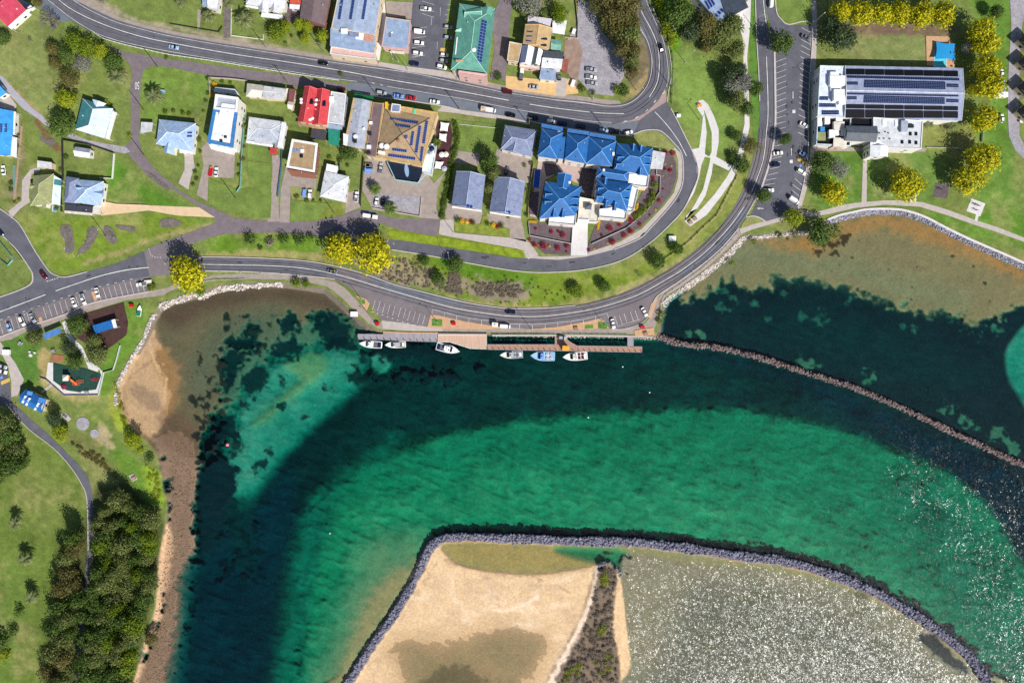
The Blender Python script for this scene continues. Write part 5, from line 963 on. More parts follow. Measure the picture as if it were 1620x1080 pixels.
wing(h, [(869, 342), (912, 338), (910, 357), (868, 353)], 5.4, 5.4, 'flat', 0, M_['white'], WALLW, over=.1, win=1, rim=WALLW, rimh=.9, rimw=.2, name='balcony_floor'); rbox(h, 901, 289, 1, 1, .8, TRIM, 'chimney')
h = house('gatehouse', 930, 330, 'white flat-roofed entry court between the two southern resort blocks', 'entrance'); wing(h, [(917, 312), (950, 318), (946, 352), (914, 350)], 3.6, 3.6, 'flat', 0, M_['cream'], WALLW, over=.1, win=1, rim=WALLW, rimh=.5, rimw=.3); wing(h, [(925, 321), (937, 322), (935, 332), (925, 331)], 4.6, 5.4, 'pyramid', 0, M_['charcoal'], WALLW, win=0); wing(h, [(914, 346), (932, 347), (931, 353), (913, 352)], 4.2, 4.2, 'flat', 0, M_['white'], WALLW, win=0)
sh('paving', [(852, 250), (895, 254), (945, 262), (945, 284), (940, 312), (918, 312), (920, 293), (880, 275), (862, 285), (850, 345), (838, 342)], mat('court_paving', (176, 154, 148), .85, .1, .6)); sh('paving', [(921, 266), (944, 268), (935, 314), (918, 311), (916, 282)], mat('court_dark', (84, 76, 84), .85, .15, .6)); sh('paving', [(860, 258), (884, 261), (892, 272), (864, 280)], mat('court_dark', (84, 76, 84))); sh('paving', [(839, 304), (853, 303), (850, 341), (837, 338)], mat('court_dark', (84, 76, 84)))
sh('paving', [(905, 352), (930, 352), (929, 404), (903, 404)], CONCW)
# --- across the highway
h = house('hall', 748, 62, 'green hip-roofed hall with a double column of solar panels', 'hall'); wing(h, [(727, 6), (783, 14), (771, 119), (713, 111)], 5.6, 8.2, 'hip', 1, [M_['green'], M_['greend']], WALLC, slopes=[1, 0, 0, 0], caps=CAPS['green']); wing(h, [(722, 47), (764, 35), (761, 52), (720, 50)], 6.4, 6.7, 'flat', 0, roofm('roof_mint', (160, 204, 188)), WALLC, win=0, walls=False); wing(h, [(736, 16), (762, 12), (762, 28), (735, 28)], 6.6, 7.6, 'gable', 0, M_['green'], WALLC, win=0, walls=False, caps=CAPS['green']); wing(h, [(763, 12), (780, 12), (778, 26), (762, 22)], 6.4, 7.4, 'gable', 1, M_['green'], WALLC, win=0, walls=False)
panels(h, [(762, 31), (771, 34), (762.5, 100), (752.5, 97)], 2, 14); wing(h, [(726, 112), (771, 118), (770, 124), (725, 117)], 6.8, 6.8, 'flat', 0, WALLP, WALLP, over=.1, win=2, rim=WALLP, rimh=.4, rimw=.3, name='street_parapet'); vent(h, 750, 80, .7, .6); rbox(h, 727, 97, 3.4, .7, .8, M_['tanl'], 'air_conditioner'); rbox(h, 722, 73, .5, 8, .3, TRIM, 'pipe', -.1)
h = house('office', 627, 53, 'small blue-grey flat-roofed office with pink walls', 'office'); wing(h, [(611, 28), (650, 33), (645, 79), (604, 75)], 4.2, 4.6, 'skillion', 1, M_['bluegrey'], WALLP, over=.25, rim=WALLP, rimh=.15); vent(h, 620, 52, .3, .4); rbox(h, 617, 56, 1, 2, .3, roofm('stain', (100, 110, 130)), 'roof_patch'); canopy(h, [(618, 80), (640, 82), (639, 86), (617, 84)], 2.6, M_['cream'], name='awning')
h = house('store', 563, 30, 'big steel-blue roofed store with three columns of solar panels', 'store'); wing(h, [(538, -22), (605, -15), (594, 56), (524, 45)], 6.4, 7.2, 'gable', 1, M_['steel'], WALLC, over=.3, rim=WALLC, rimh=.15); wing(h, [(523, 45), (594, 57), (591, 84), (522, 73)], 5.0, 5.2, 'skillion', 0, M_['bluegrey'], WALLC, over=.2); wing(h, [(524, 74), (594, 84), (594, 95), (522, 86)], 4.4, 4.4, 'flat', 0, WALLP, WALLC, over=.1, win=2, rim=WALLW, rimh=.4, rimw=.4, name='street_parapet')
for x in (556, 575.5, 538): panels(h, [(x + 1, 0), (x + 6, 0), (x + 1, 32), (x - 4, 31)], 1, 13)
rbox(h, 561, 54, 4.6, 3, 1, M_['slate'], 'air_conditioner', -.15); rbox(h, 570, 58, 4, 3, .8, TRIM, 'air_conditioner', -.15); rbox(h, 584, 60, 4.4, 3.4, 1.0, mat('plant_rust', (190, 140, 120), .7, .3, 1.5), 'roof_plant', -.15); rbox(h, 545, 50, 3, 2, .8, TRIM, 'air_conditioner')
h = house('house', 497, 14, 'mauve-brown ridged house under the palms by the store'); wing(h, [(480, -16), (523, -10), (514, 41), (474, 30)], 4.2, 5.6, 'gable', 1, M_['mauve'], WALLB, caps=None); wing(h, [(459, -10), (482, -8), (480, 8), (459, 6)], 3.2, 3.6, 'skillion', 0, roofm('roof_terracotta', (186, 78, 52)), WALLW, win=1); wing(h, [(458, 7), (475, 8), (474, 15), (458, 14)], 2.8, 2.8, 'flat', 0, M_['white'], WALLW, win=1)
h = house('house', 422, 0, 'pale ribbed-roof house with white porch behind the largest front-yard palm'); wing(h, [(391, -26), (455, -17), (450, 15), (389, 7)], 3.8, 5.8, 'hip', 0, M_['greyw'], WALLW, ribs=26, caps=CAPS['white'])
for x in (418, 436): wing(h, [(x - 8, 4), (x + 8, 6), (x + 6, 21), (x - 8, 18)], 3.7, 4.9, 'gable', 1, M_['greyw'], WALLW, win=0, caps=CAPS['white'])
canopy(h, [(414, 20), (447, 24), (446, 31), (413, 27)], 2.8, M_['white']); canopy(h, [(389, 8), (411, 12), (411, 15), (388, 11)], 2.7, M_['white'])
h = house('house', 334, 0, 'small white flat-roofed house between two front-yard palms'); wing(h, [(327, -20), (349, -18), (344, 17), (328, 13)], 3.4, 3.6, 'skillion', 0, M_['white'], WALLW, over=.2, rim=M_['cream'], rimh=.1); canopy(h, [(319, -18), (328, -18), (328, 12), (320, 10)], 2.6, M_['bluegrey'])
h = house('motel', 850, 70, 'tan gabled motel wing with a white pergola behind it', 'motel'); wing(h, [(831, 39), (874, 45), (869, 78), (827, 69)], 6.2, 7.8, 'gable', 1, M_['tanl'], WALLC, caps=roofm('cap_tan', (216, 170, 110))); canopy(h, [(836, 25), (873, 30), (870, 44), (834, 38)], 4.8, mat('pergola_slats', (196, 190, 196), .7, .12, 1.5), name='pergola'); wing(h, [(806, 66), (826, 70), (820, 99), (802, 96)], 4.6, 4.8, 'flat', 0, M_['tanl'], WALLC, rim=M_['cream'], rimh=.2); panels(h, [(834, 50), (843, 50), (843, 52), (834, 52)], 4, 1); panels(h, [(833, 57), (842, 57), (842, 59), (833, 59)], 4, 1); panels(h, [(832, 64), (841, 65), (841, 67), (832, 66)], 4, 1); rbox(h, 859, 62, 4, .7, .3, DARKM, 'roof_slot'); rbox(h, 858, 72, 4, .7, .3, DARKM, 'roof_slot'); canopy(h, [(874, 33), (897, 33), (893, 55), (874, 52)], 3.0, M_['white'], name='pergola')
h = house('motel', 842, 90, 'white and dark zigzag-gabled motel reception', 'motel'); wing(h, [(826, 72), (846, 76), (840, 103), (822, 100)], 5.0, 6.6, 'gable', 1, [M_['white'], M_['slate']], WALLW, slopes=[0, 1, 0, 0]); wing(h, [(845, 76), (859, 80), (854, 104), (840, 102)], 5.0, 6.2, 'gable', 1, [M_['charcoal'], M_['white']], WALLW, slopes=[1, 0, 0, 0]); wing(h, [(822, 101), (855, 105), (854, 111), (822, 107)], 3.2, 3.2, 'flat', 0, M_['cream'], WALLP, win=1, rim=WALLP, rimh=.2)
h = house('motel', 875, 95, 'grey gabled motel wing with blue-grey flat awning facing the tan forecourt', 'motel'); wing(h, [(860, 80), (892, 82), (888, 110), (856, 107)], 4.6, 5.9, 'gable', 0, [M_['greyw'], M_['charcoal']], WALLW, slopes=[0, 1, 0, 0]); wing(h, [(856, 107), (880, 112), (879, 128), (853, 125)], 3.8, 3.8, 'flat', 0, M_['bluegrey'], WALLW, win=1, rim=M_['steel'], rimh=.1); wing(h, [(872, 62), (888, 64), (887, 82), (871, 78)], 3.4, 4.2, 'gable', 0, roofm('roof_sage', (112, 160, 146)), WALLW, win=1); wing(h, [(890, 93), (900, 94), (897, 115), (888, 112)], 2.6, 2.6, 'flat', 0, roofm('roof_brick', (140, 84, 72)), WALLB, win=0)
# --- club, pool, cabins
h = house('clubhouse', 1430, 148, 'long barrel-roofed club with blue solar fields and dark roof bays', 'club')
CLUBW = roofm('roof_clubwhite', (206, 212, 226)); BAY = mat('roof_bay_dark', (12, 12, 20), .5, .3, .5)
wing(h, [(1337, 104), (1523, 108), (1521, 191), (1336, 186)], 6.0, 7.2, 'gable', 0, roofm('roof_clubgrey', (146, 154, 178)), WALLW, over=.3, win=2, caps=M_['white'])
for y0, y1, n in ((109.5, 118.5, 6), (165.5, 172, 6), (173.5, 187, 6)):
    for k in range(n):
        xa = 1338 + k * 30.9; xb = xa + 29.4; xb = min(xb, 1515); y1 = min(y1, 187 - k * .6)
        P = [R(h, x, y, .3) for x, y in ((xa, y0 + (k * .6)), (xb, y0 + (k * .6) + .3), (xb, y1 + k * .6 + .3), (xa, y1 + k * .6))]
        b = MB(); b.face(P if (P[1] - P[0]).cross(P[3] - P[0]).z > 0 else P[::-1]); b.build('roof_bay', BAY, h)
panels(h, [(1340, 119.8), (1517, 124), (1517, 128.6), (1340, 124.3)], 62, 1, up=.34); panels(h, [(1368, 127), (1495, 130), (1495, 142), (1367, 139)], 46, 5, gap=.03, stuff=True, up=.34); panels(h, [(1340, 147.2), (1516, 150.8), (1516, 153.8), (1340, 150.4)], 61, 1, stuff=True, up=.34); panels(h, [(1367, 151.5), (1494, 155), (1494, 165.4), (1366, 163)], 46, 5, gap=.03, stuff=True, up=.34)
for q in ([(1340, 130), (1357, 130), (1357, 135), (1340, 135)], [(1498, 133), (1516, 133.6), (1516, 139), (1498, 138.6)], [(1340, 153), (1355, 153), (1355, 158), (1340, 158)], [(1497, 157), (1516, 157.6), (1516, 163), (1497, 162.6)]): panels(h, q, 9, 2, stuff=True, up=.34)
h = house('clubhouse_wing', 1318, 150, 'white flat-roofed west wing of the club facing the car park', 'club'); wing(h, [(1297, 104), (1337, 105), (1336, 186), (1293, 184)], 5.6, 5.6, 'flat', 0, CLUBW, WALLW, over=.1, rim=M_['icewhite'], rimh=.3)
for x, y, a, c, hh in ((1322, 130, 7, 4.5, 2), (1318, 121, 4, 3, 1.6), (1324, 153, 5, 5, 2.4), (1330, 160, 3, 4, 1.5), (1320, 140, 4.5, 3, 1.2)): rbox(h, x, y, a, c, hh, TRIM, 'plant_room')
panels(h, [(1296, 153), (1310, 153), (1310, 159), (1295, 159)], 7, 2); panels(h, [(1296, 164), (1322, 164), (1322, 170), (1295, 170)], 12, 2); panels(h, [(1300, 175), (1327, 175), (1327, 182), (1300, 182)], 12, 2)
h = house('clubhouse_wing', 1315, 208, 'cluttered service yard block of the club with white plant boxes', 'club'); wing(h, [(1292, 184), (1345, 186), (1344, 232), (1290, 229)], 3.6, 3.6, 'flat', 0, BAY, WALLW, over=.1, win=1, rim=M_['icewhite'], rimh=1.0, rimw=.3)
for x, y, a, c, hh, m in ((1295, 191, 2, 2, 1.2, TRIM), (1307, 191, 2.4, 3.6, 1.4, TRIM), (1296, 197, 2, 2, 1, TRIM), (1314, 213, 2.7, 3.6, 1.6, TRIM), (1326, 189, 3, 2.6, 1.2, TRIM), (1325, 201, 5, 4, 1.6, M_['cream']), (1300, 205, 2, 2, 1, M_['blue']), (1299, 216, 4, 4, .4, M_['olive']), (1323, 210, 2, 3, 1, TRIM), (1332, 211, 2, 3, 1, TRIM)): rbox(h, x, y, a, c, hh, m, 'plant_box')
wing(h, [(1319, 217), (1340, 219), (1339, 233), (1318, 232)], 4.8, 4.8, 'flat', 0, M_['cream'], WALLP, win=1)
h = house('clubhouse_wing', 1418, 212, 'white flat-roofed south wing of the club with small skylights', 'club'); wing(h, [(1381, 186), (1460, 191), (1457, 236), (1382, 234)], 6.0, 6.0, 'flat', 0, M_['greyw'], WALLW, over=.1, rim=TRIM, rimh=.35); wing(h, [(1338, 199), (1388, 200), (1386, 225), (1338, 223)], 6.4, 7.4, 'gable', 0, M_['charcoal'], WALLW); wing(h, [(1350, 187), (1381, 187), (1380, 199), (1349, 198)], 5, 5, 'flat', 0, BAY, WALLW, win=0); wing(h, [(1377, 224), (1391, 222), (1405, 232), (1377, 232)], 6.2, 6.2, 'flat', 0, M_['white'], WALLW, win=0); wing(h, [(1377, 230), (1405, 231), (1405, 248), (1376, 248)], 6.2, 7.2, 'gable', 1, M_['white'], WALLW, win=1, name='porch_roof')
for x, y in ((1427, 225), (1439, 225), (1449, 226), (1440, 212), (1449, 212)): rbox(h, x, y, 1.1, 1.6, .3, GLASS)
for x, y in ((1399, 194), (1419, 195)): rbox(h, x, y, 2, 3, .3, M_['white'])
rbox(h, 1428, 201, 3, 5, 1.6, M_['greyl'], 'plant_room'); rbox(h, 1440, 200, 2.4, 1.6, .8, DARKM, 'air_conditioner')
for x, y in ((1391, 211), (1400, 209), (1405, 211), (1391, 219.5), (1398, 219.5), (1407, 220)): vent(h, x, y, .22, .4, DARKM)
h = house('cabin', 1640, 60, 'northernmost black diamond-roofed cabin at the right edge', 'cabin')
for i, (x, y) in enumerate(((1611, 63), (1610, 98), (1609, 138), (1609, 176))):
    if i: h = house('cabin', x + 25, y, ('', 'black diamond-roofed cabin second down the right edge', 'black diamond-roofed cabin third down the right edge', 'southernmost black diamond-roofed cabin with a car below it')[i], 'cabin')
    wing(h, [(x, y), (x + 17, y - 15), (x + 34, y + 2), (x + 17, y + 17)], 3.4, 4.6, 'gable', 0, M_['black'], WALLC)
h = house('building', 1135, 0, 'dark grey flat-roofed building with a glazed west skylight at the top edge', 'building'); wing(h, [(1133, -26), (1176, -6), (1184, 12), (1150, 30)], 6.0, 6.0, 'flat', 0, M_['dark'], WALLW, over=.3, win=1); wing(h, [(1082, -26), (1133, -26), (1152, 28), (1136, 36)], 5.6, 5.6, 'flat', 0, M_['bluegrey'], WALLW, over=.2, win=1, rim=M_['charcoal'], rimh=.2); panels(h, [(1112, 0), (1124, -6), (1134, 10), (1122, 20)], 3, 1, gap=.3); panels(h, [(1128, 24), (1142, 12), (1147, 18), (1134, 30)], 3, 1, gap=.3)
# --- park buildings
h = house('toilet_block', 52, 635, 'blue-roofed toilet block with six white skylights', 'toilets'); wing(h, [(40, 616), (73, 632), (66, 653), (30, 636)], 3.0, 4.6, 'gable', 0, M_['toilet'], WALLC)
for x, y in ((39.5, 628.5), (37, 634), (46, 632), (43, 638), (60, 640), (56.5, 645.5)): rbox(h, x, y, .8, 2.0, .2, TRIM, 'skylight', -.5)
wing(h, [(42, 615), (52, 620), (50, 626), (39, 622)], 3.6, 4.6, 'gable', 1, M_['toilet'], WALLC, win=0, walls=False); wing(h, [(57, 624), (73, 631), (70, 638), (54, 633)], 3.6, 4.6, 'gable', 1, M_['toilet'], WALLC, win=0, walls=False)
h = house('picnic_shelter', 165, 518, 'blue picnic shelter on the brown mulch, white at its east end', 'shelter'); canopy(h, [(146, 515), (176, 506), (180, 519), (152, 528)], 3.0, M_['toilet'], hr=3.4, name='roof'); canopy(h, [(176, 506), (182, 504.5), (185, 517), (180, 519)], 3.0, M_['white'], name='roof')
h = house('picnic_shelter', 82, 527, 'paler blue picnic shelter on the lawn beside the footpath', 'shelter'); canopy(h, [(68, 528), (94, 518), (97.5, 526), (71.5, 537)], 3.0, roofm('roof_midblue', (84, 132, 196)), hr=3.3, name='roof')
h = house('kiosk', 895, 551, 'small orange-roofed ticket kiosk on the jetty', 'kiosk'); wing(h, [(890, 546.5), (901, 547.5), (900, 554.5), (889.5, 554)], 2.6, 2.9, 'skillion', 0, roofm('roof_orange', (226, 150, 24)), DARKM, over=.2, win=1)

# small pipes, whirlybirds and aerials on the house roofs
g_ = random.Random(21)
for o_ in [o for o in COL.objects if o.get('category') in ('house', 'resort', 'motel', 'hall', 'shop', 'store')]:
    T_ = [t for t in ROOFS.get(o_.name, []) if (t[1] - t[0]).cross(t[2] - t[0]).length > 30]
    for k in range(min(4, len(T_))):
        A, B, C_ = g_.choice(T_); u, v = g_.uniform(.2, .5), g_.uniform(.2, .4); p = A + (B - A) * u + (C_ - A) * v; b = MB(); h_ = g_.choice((.4, .5, 1.4)); r_ = .05 if h_ > 1 else g_.uniform(.12, .28)
        b.tube(p - Vector((0, 0, .2)), p + Vector((0, 0, h_)), r_, n=7)
        if h_ > 1: b.box(p.x, p.y, p.z + h_, .9, .06, .05, g_.uniform(0, 3)); b.box(p.x, p.y, p.z + h_ - .2, .6, .06, .05, g_.uniform(0, 3))
        b.build('aerial' if h_ > 1 else 'roof_vent', g_.choice((TRIM, DARKM, M_['greyl'])), o_)
# ------------------------------------------------------------------ trees and plants
def leafmat(name, a, b_, tr=0.25):
    m = bpy.data.materials.new(name); m.use_nodes = True; N = m.node_tree.nodes; L = m.node_tree.links; bs = N['Principled BSDF']
    bs.inputs['Roughness'].default_value = 0.6; bs.inputs['Specular IOR Level'].default_value = 0.25
    g = N.new('ShaderNodeNewGeometry'); n = N.new('ShaderNodeTexNoise'); n.inputs['Scale'].default_value = 0.55; n.inputs['Detail'].default_value = 4; L.new(g.outputs['Position'], n.inputs['Vector'])
    ad = N.new('ShaderNodeMath'); ad.operation = 'MULTIPLY_ADD'; ad.inputs[1].default_value = .5; L.new(g.outputs['Random Per Island'], ad.inputs[0])
    sb = N.new('ShaderNodeMath'); sb.operation = 'SUBTRACT'; sb.inputs[1].default_value = .25; L.new(n.outputs['Fac'], sb.inputs[0]); L.new(sb.outputs[0], ad.inputs[2])
    r = N.new('ShaderNodeValToRGB'); r.color_ramp.elements[0].position = .25; r.color_ramp.elements[1].position = .75
    r.color_ramp.elements[0].color = S(a) + (1,); r.color_ramp.elements[1].color = S(b_) + (1,); L.new(ad.outputs[0], r.inputs['Fac']); L.new(r.outputs['Color'], bs.inputs['Base Color'])
    t = N.new('ShaderNodeBsdfTranslucent'); L.new(r.outputs['Color'], t.inputs['Color']); mx = N.new('ShaderNodeMixShader'); mx.inputs['Fac'].default_value = tr
    L.new(bs.outputs[0], mx.inputs[1]); L.new(t.outputs[0], mx.inputs[2]); L.new(mx.outputs[0], N['Material Output'].inputs['Surface']); return m
LM = {k: leafmat('leaf_' + k, a, b) for k, (a, b) in dict(yellow=((112, 126, 20), (222, 208, 26)), bright=((74, 104, 22), (128, 142, 28)), dark=((52, 78, 30), (100, 122, 50)), forest=((70, 86, 42), (130, 138, 74)), olive=((88, 88, 48), (124, 116, 62)), pine=((44, 64, 40), (84, 100, 62)), grey=((108, 110, 98), (148, 148, 136)), lime=((104, 126, 22), (164, 170, 36)), palm=((84, 98, 56), (140, 146, 94)), palmg=((58, 84, 34), (112, 130, 54)), red=((120, 22, 42), (186, 44, 68)), flower=((214, 168, 20), (240, 206, 40)), scrub=((112, 100, 86), (160, 146, 130)), hedge=((66, 92, 28), (112, 130, 48))).items()}
BARK = mat('bark', (92, 76, 64), .95, .25, 2); TWIG = mat('grey_twigs', (116, 106, 108), .95, .2, 1.5)
def leafmesh(name, R0, H, n, ls, lo=.35, lump=9, sq=1.0, core=.5, seed=0):
    """crown of leaf-sized faces gathered in clumps over an uneven ellipsoid (radius R0, centre at H)"""
    g = np.random.default_rng(seed); V = []
    bumps = g.normal(size=(lump, 3)); bumps /= np.linalg.norm(bumps, axis=1)[:, None]; bh = g.uniform(.05, .3, lump)
    nc = max(12, n // 9)
    d = g.normal(size=(nc, 3)); d[:, 2] = np.abs(d[:, 2]) * 1.0 - lo * g.random(nc); d /= np.linalg.norm(d, axis=1)[:, None]
    rad = (.72 + (np.maximum(0, d @ bumps.T - .75) * 4 * bh).sum(1)) * np.where(g.random(nc) < core * .5, g.uniform(.45, .9, nc), 1)
    c = d * rad[:, None] * R0; c[:, 2] = c[:, 2] * sq
    cs = R0 * .15 * g.uniform(.6, 1.5, nc)
    for k in range(nc):
        m = 9; p = c[k] + g.normal(size=(m, 3)) * cs[k]
        nr = d[k] * .9 + g.normal(size=(m, 3)) * .55 + np.array([0, 0, .35]); nr /= np.linalg.norm(nr, axis=1)[:, None]
        t = np.cross(nr, g.normal(size=(m, 3))); t /= np.linalg.norm(t, axis=1)[:, None] + 1e-6; b = np.cross(nr, t)
        s = ls * g.uniform(.6, 1.3, (m, 1))
        q = np.stack([p - t * s, p - b * s * .55, p + t * s, p + b * s * .55], 1); V.append(q.reshape(-1, 3))
    V = np.concatenate(V); V[:, 2] += H; f = np.arange(len(V)).reshape(-1, 4)
    me = bpy.data.meshes.new(name); me.from_pydata(V.tolist(), [], f.tolist()); me.update(); return me
def trunkmesh(name, H, r, limbs, R0, seed):
    g = random.Random(seed); b = MB(); p = Vector((0, 0, -.2)); top = Vector((g.uniform(-.3, .3), g.uniform(-.3, .3), H))
    mid = (p + top) / 2 + Vector((g.uniform(-.3, .3), g.uniform(-.3, .3), 0)); b.tube(p, mid, r, r * .75, 7); b.tube(mid, top, r * .75, r * .4, 7)
    for k in range(limbs):
        a = k * 6.28 / limbs + g.uniform(-.4, .4); s = mid.lerp(top, g.uniform(0, .9)); e = s + Vector((math.cos(a), math.sin(a), g.uniform(.5, 1.1))) * R0 * g.uniform(.5, .8)
        b.tube(s, e, r * .4, r * .12, 5)
    return b
PROTO = {}
def plant_proto(kind, R0, H, n, ls, trunk=None, variants=3, **k):
    for v in range(variants):
        crown = leafmesh(kind + '_crown', R0, H, n, ls, seed=hash((len(kind), v, n)) % 9999 + v, **k); crown.materials.append(LM[PK.get(kind, kind)])
        tm = trunkmesh(kind, H * .95, trunk, 6, R0, v).mesh('trunk', BARK) if trunk else None
        PROTO.setdefault(kind, []).append((crown, tm, R0))
PK = {'redbush': 'red', 'flowerbush': 'flower', 'greenbush': 'bright', 'darkbush': 'dark', 'scrubbush': 'scrub', 'limebush': 'lime', 'hedgebush': 'hedge', 'olivebush': 'olive', 'greybush': 'grey'}
for k, n, ls in (('yellow', 2000, .6), ('bright', 1800, .55), ('dark', 2000, .55), ('forest', 2400, .5), ('olive', 2000, .5), ('pine', 2000, .5), ('grey', 1500, .45), ('lime', 1800, .55)):
    plant_proto(k, 6.0, 7.2, n, ls, .38, 3, sq=.85)
for k in ('redbush', 'flowerbush', 'greenbush', 'darkbush', 'scrubbush', 'limebush', 'hedgebush', 'olivebush', 'greybush'):
    plant_proto(k, 1.6, 1.2, 420, .22, None, 2, sq=.8, lo=.6)
def frond_mesh(name, n, R0, H, seed):
    g = random.Random(seed); b = MB()
    for k in range(n):
        a = k * 2.399 + g.uniform(-.15, .15); el = g.uniform(-.15, 1.1); L_ = R0 * g.uniform(.8, 1.05); pts = []
        for s in range(6):
            t = s / 5; r_ = L_ * (t * math.cos(el * .8) if el > .0 else t); z = L_ * (math.sin(max(el, .05)) * t * .8 - .55 * t * t * (1.25 - .5 * el)); pts.append(Vector((math.cos(a) * r_, math.sin(a) * r_, H + z)))
        side = Vector((-math.sin(a), math.cos(a), 0))
        for s in range(5):
            w0, w1 = (.12 + .42 * math.sin(math.pi * min(1, s / 5 + .08))), (.12 + .42 * math.sin(math.pi * min(1, (s + 1) / 5 + .02))) if s < 4 else .03
            for sg in (1, -1):
                for h_ in range(2):      # leaflets with a gap between them
                    t0, t1 = h_ / 2, h_ / 2 + .36; A = pts[s].lerp(pts[s + 1], t0); B = pts[s].lerp(pts[s + 1], t1); wa = w0 + (w1 - w0) * t0; wb = w0 + (w1 - w0) * t1; dn = Vector((0, 0, -.18)); fw = (B - A) * .7
                    q = [A, B, B + side * sg * wb + dn + fw, A + side * sg * wa + dn + fw]; b.face(q if sg < 0 else q[::-1])
    return b
for v in range(2):
    for k, m in (('palm', 'palm'), ('palmg', 'palmg')):
        fm = frond_mesh('fronds', 46, 4.6, 6.5 if k == 'palm' else 7.5, v + 3).mesh('fronds', LM[m]); tb = MB(); tb.tube((0, 0, -.2), (0, 0, 6.4 if k == 'palm' else 7.4), .36, .3, 8); PROTO.setdefault(k, []).append((fm, tb.mesh('trunk', BARK), 4.6))
def branch(b, p, d, L_, r, depth, g):
    e = p + d * L_; b.tube(p, e, r, r * .6, 4 if depth < 3 else 3)
    if depth == 0: return
    for k in range(3):
        nd = (d + Vector((g.uniform(-.8, .8), g.uniform(-.8, .8), g.uniform(-.15, .5)))).normalized(); branch(b, p.lerp(e, g.uniform(.55, 1)), nd, L_ * .72, r * .6, depth - 1, g)
tb = MB(); branch(tb, Vector((0, 0, 0)), Vector((0, 0, 1)), 2.6, .34, 6, random.Random(5)); bare_me = tb.mesh('branches', TWIG)
COUNT = {}
def plant(kind, px, py, r, label, name, cat, group=None, h=None, part='crown'):
    """r: crown radius in photo pixels"""
    vs = PROTO[kind]; COUNT[kind] = COUNT.get(kind, 0) + 1; crown, tm, R0 = vs[COUNT[kind] % len(vs)]
    s = r * .3 / (R0 * (1.0 if tm else 1.0)); hs = (h / 10.0) if h else s
    zc = LAND + (7.0 * hs if tm else .6 * s)
    p = G(px, py, zc); p.z = LAND
    if tm is None:
        o = bpy.data.objects.new(name, crown); COL.objects.link(o); o.location = p; o.scale = (s, s, s * random.uniform(.85, 1.1)); o.rotation_euler.z = random.uniform(0, 6.28)
        return tag(o, label, cat, group)
    t = thing(name, p, label, cat, group, random.uniform(0, 6.28)); t.scale = (s * random.uniform(.9, 1.12), s * random.uniform(.88, 1.08), hs)
    for nm, me in ((part, crown), ('trunk', tm)):
        o = bpy.data.objects.new(nm, me); COL.objects.link(o); o.parent = t
    return t
Y = 'round yellow-green fig tree '
for x, y, r, h, lab in ((298, 434, 27, 12, 'by the T-junction and the pale shore rocks'), (540, 393, 23, 11, 'left of a pair on the bank above the west bay'), (592, 399, 27, 12, 'right of a pair on the bank above the west bay'), (1318, 305, 19, 9, 'beside the grey tree at the car park lawn'), (1431, 292, 24, 11, 'beside the promenade slab south of the club'), (1531, 283, 21, 10, 'lower left of an overlapping pair east of the club'), (1556, 250, 24, 11, 'upper right of an overlapping pair east of the club'), (1557, 190, 19, 10, 'standing alone between caravan and pair east of the club'), (1550, 52, 18, 11, 'with a dark round tree close above it, by the pool deck'), (1558, 72, 19, 11, 'directly right of the shaded pool'), (1562, 108, 18, 11, 'next to the club roof corner by the caravan'), (1566, 136, 18, 11, 'directly left of the white caravan'), (1543, 142, 10, 7, 'smallest of the east row behind the club'), (1330, 20, 16, 10, 'first from the car park in the north row'), (1362, 22, 16, 10, 'second from the car park in the north row'), (1394, 24, 16, 10, 'third from the car park in the north row'), (1424, 22, 16, 10, 'fourth from the car park in the north row'), (1456, 26, 19, 11, 'largest of the north row by the lawn'), (1490, 24, 18, 11, 'at the east end of the north row')):
    plant('yellow', x, y, r, Y + lab, 'fig_tree', 'tree', 'yellow-green fig trees', h)
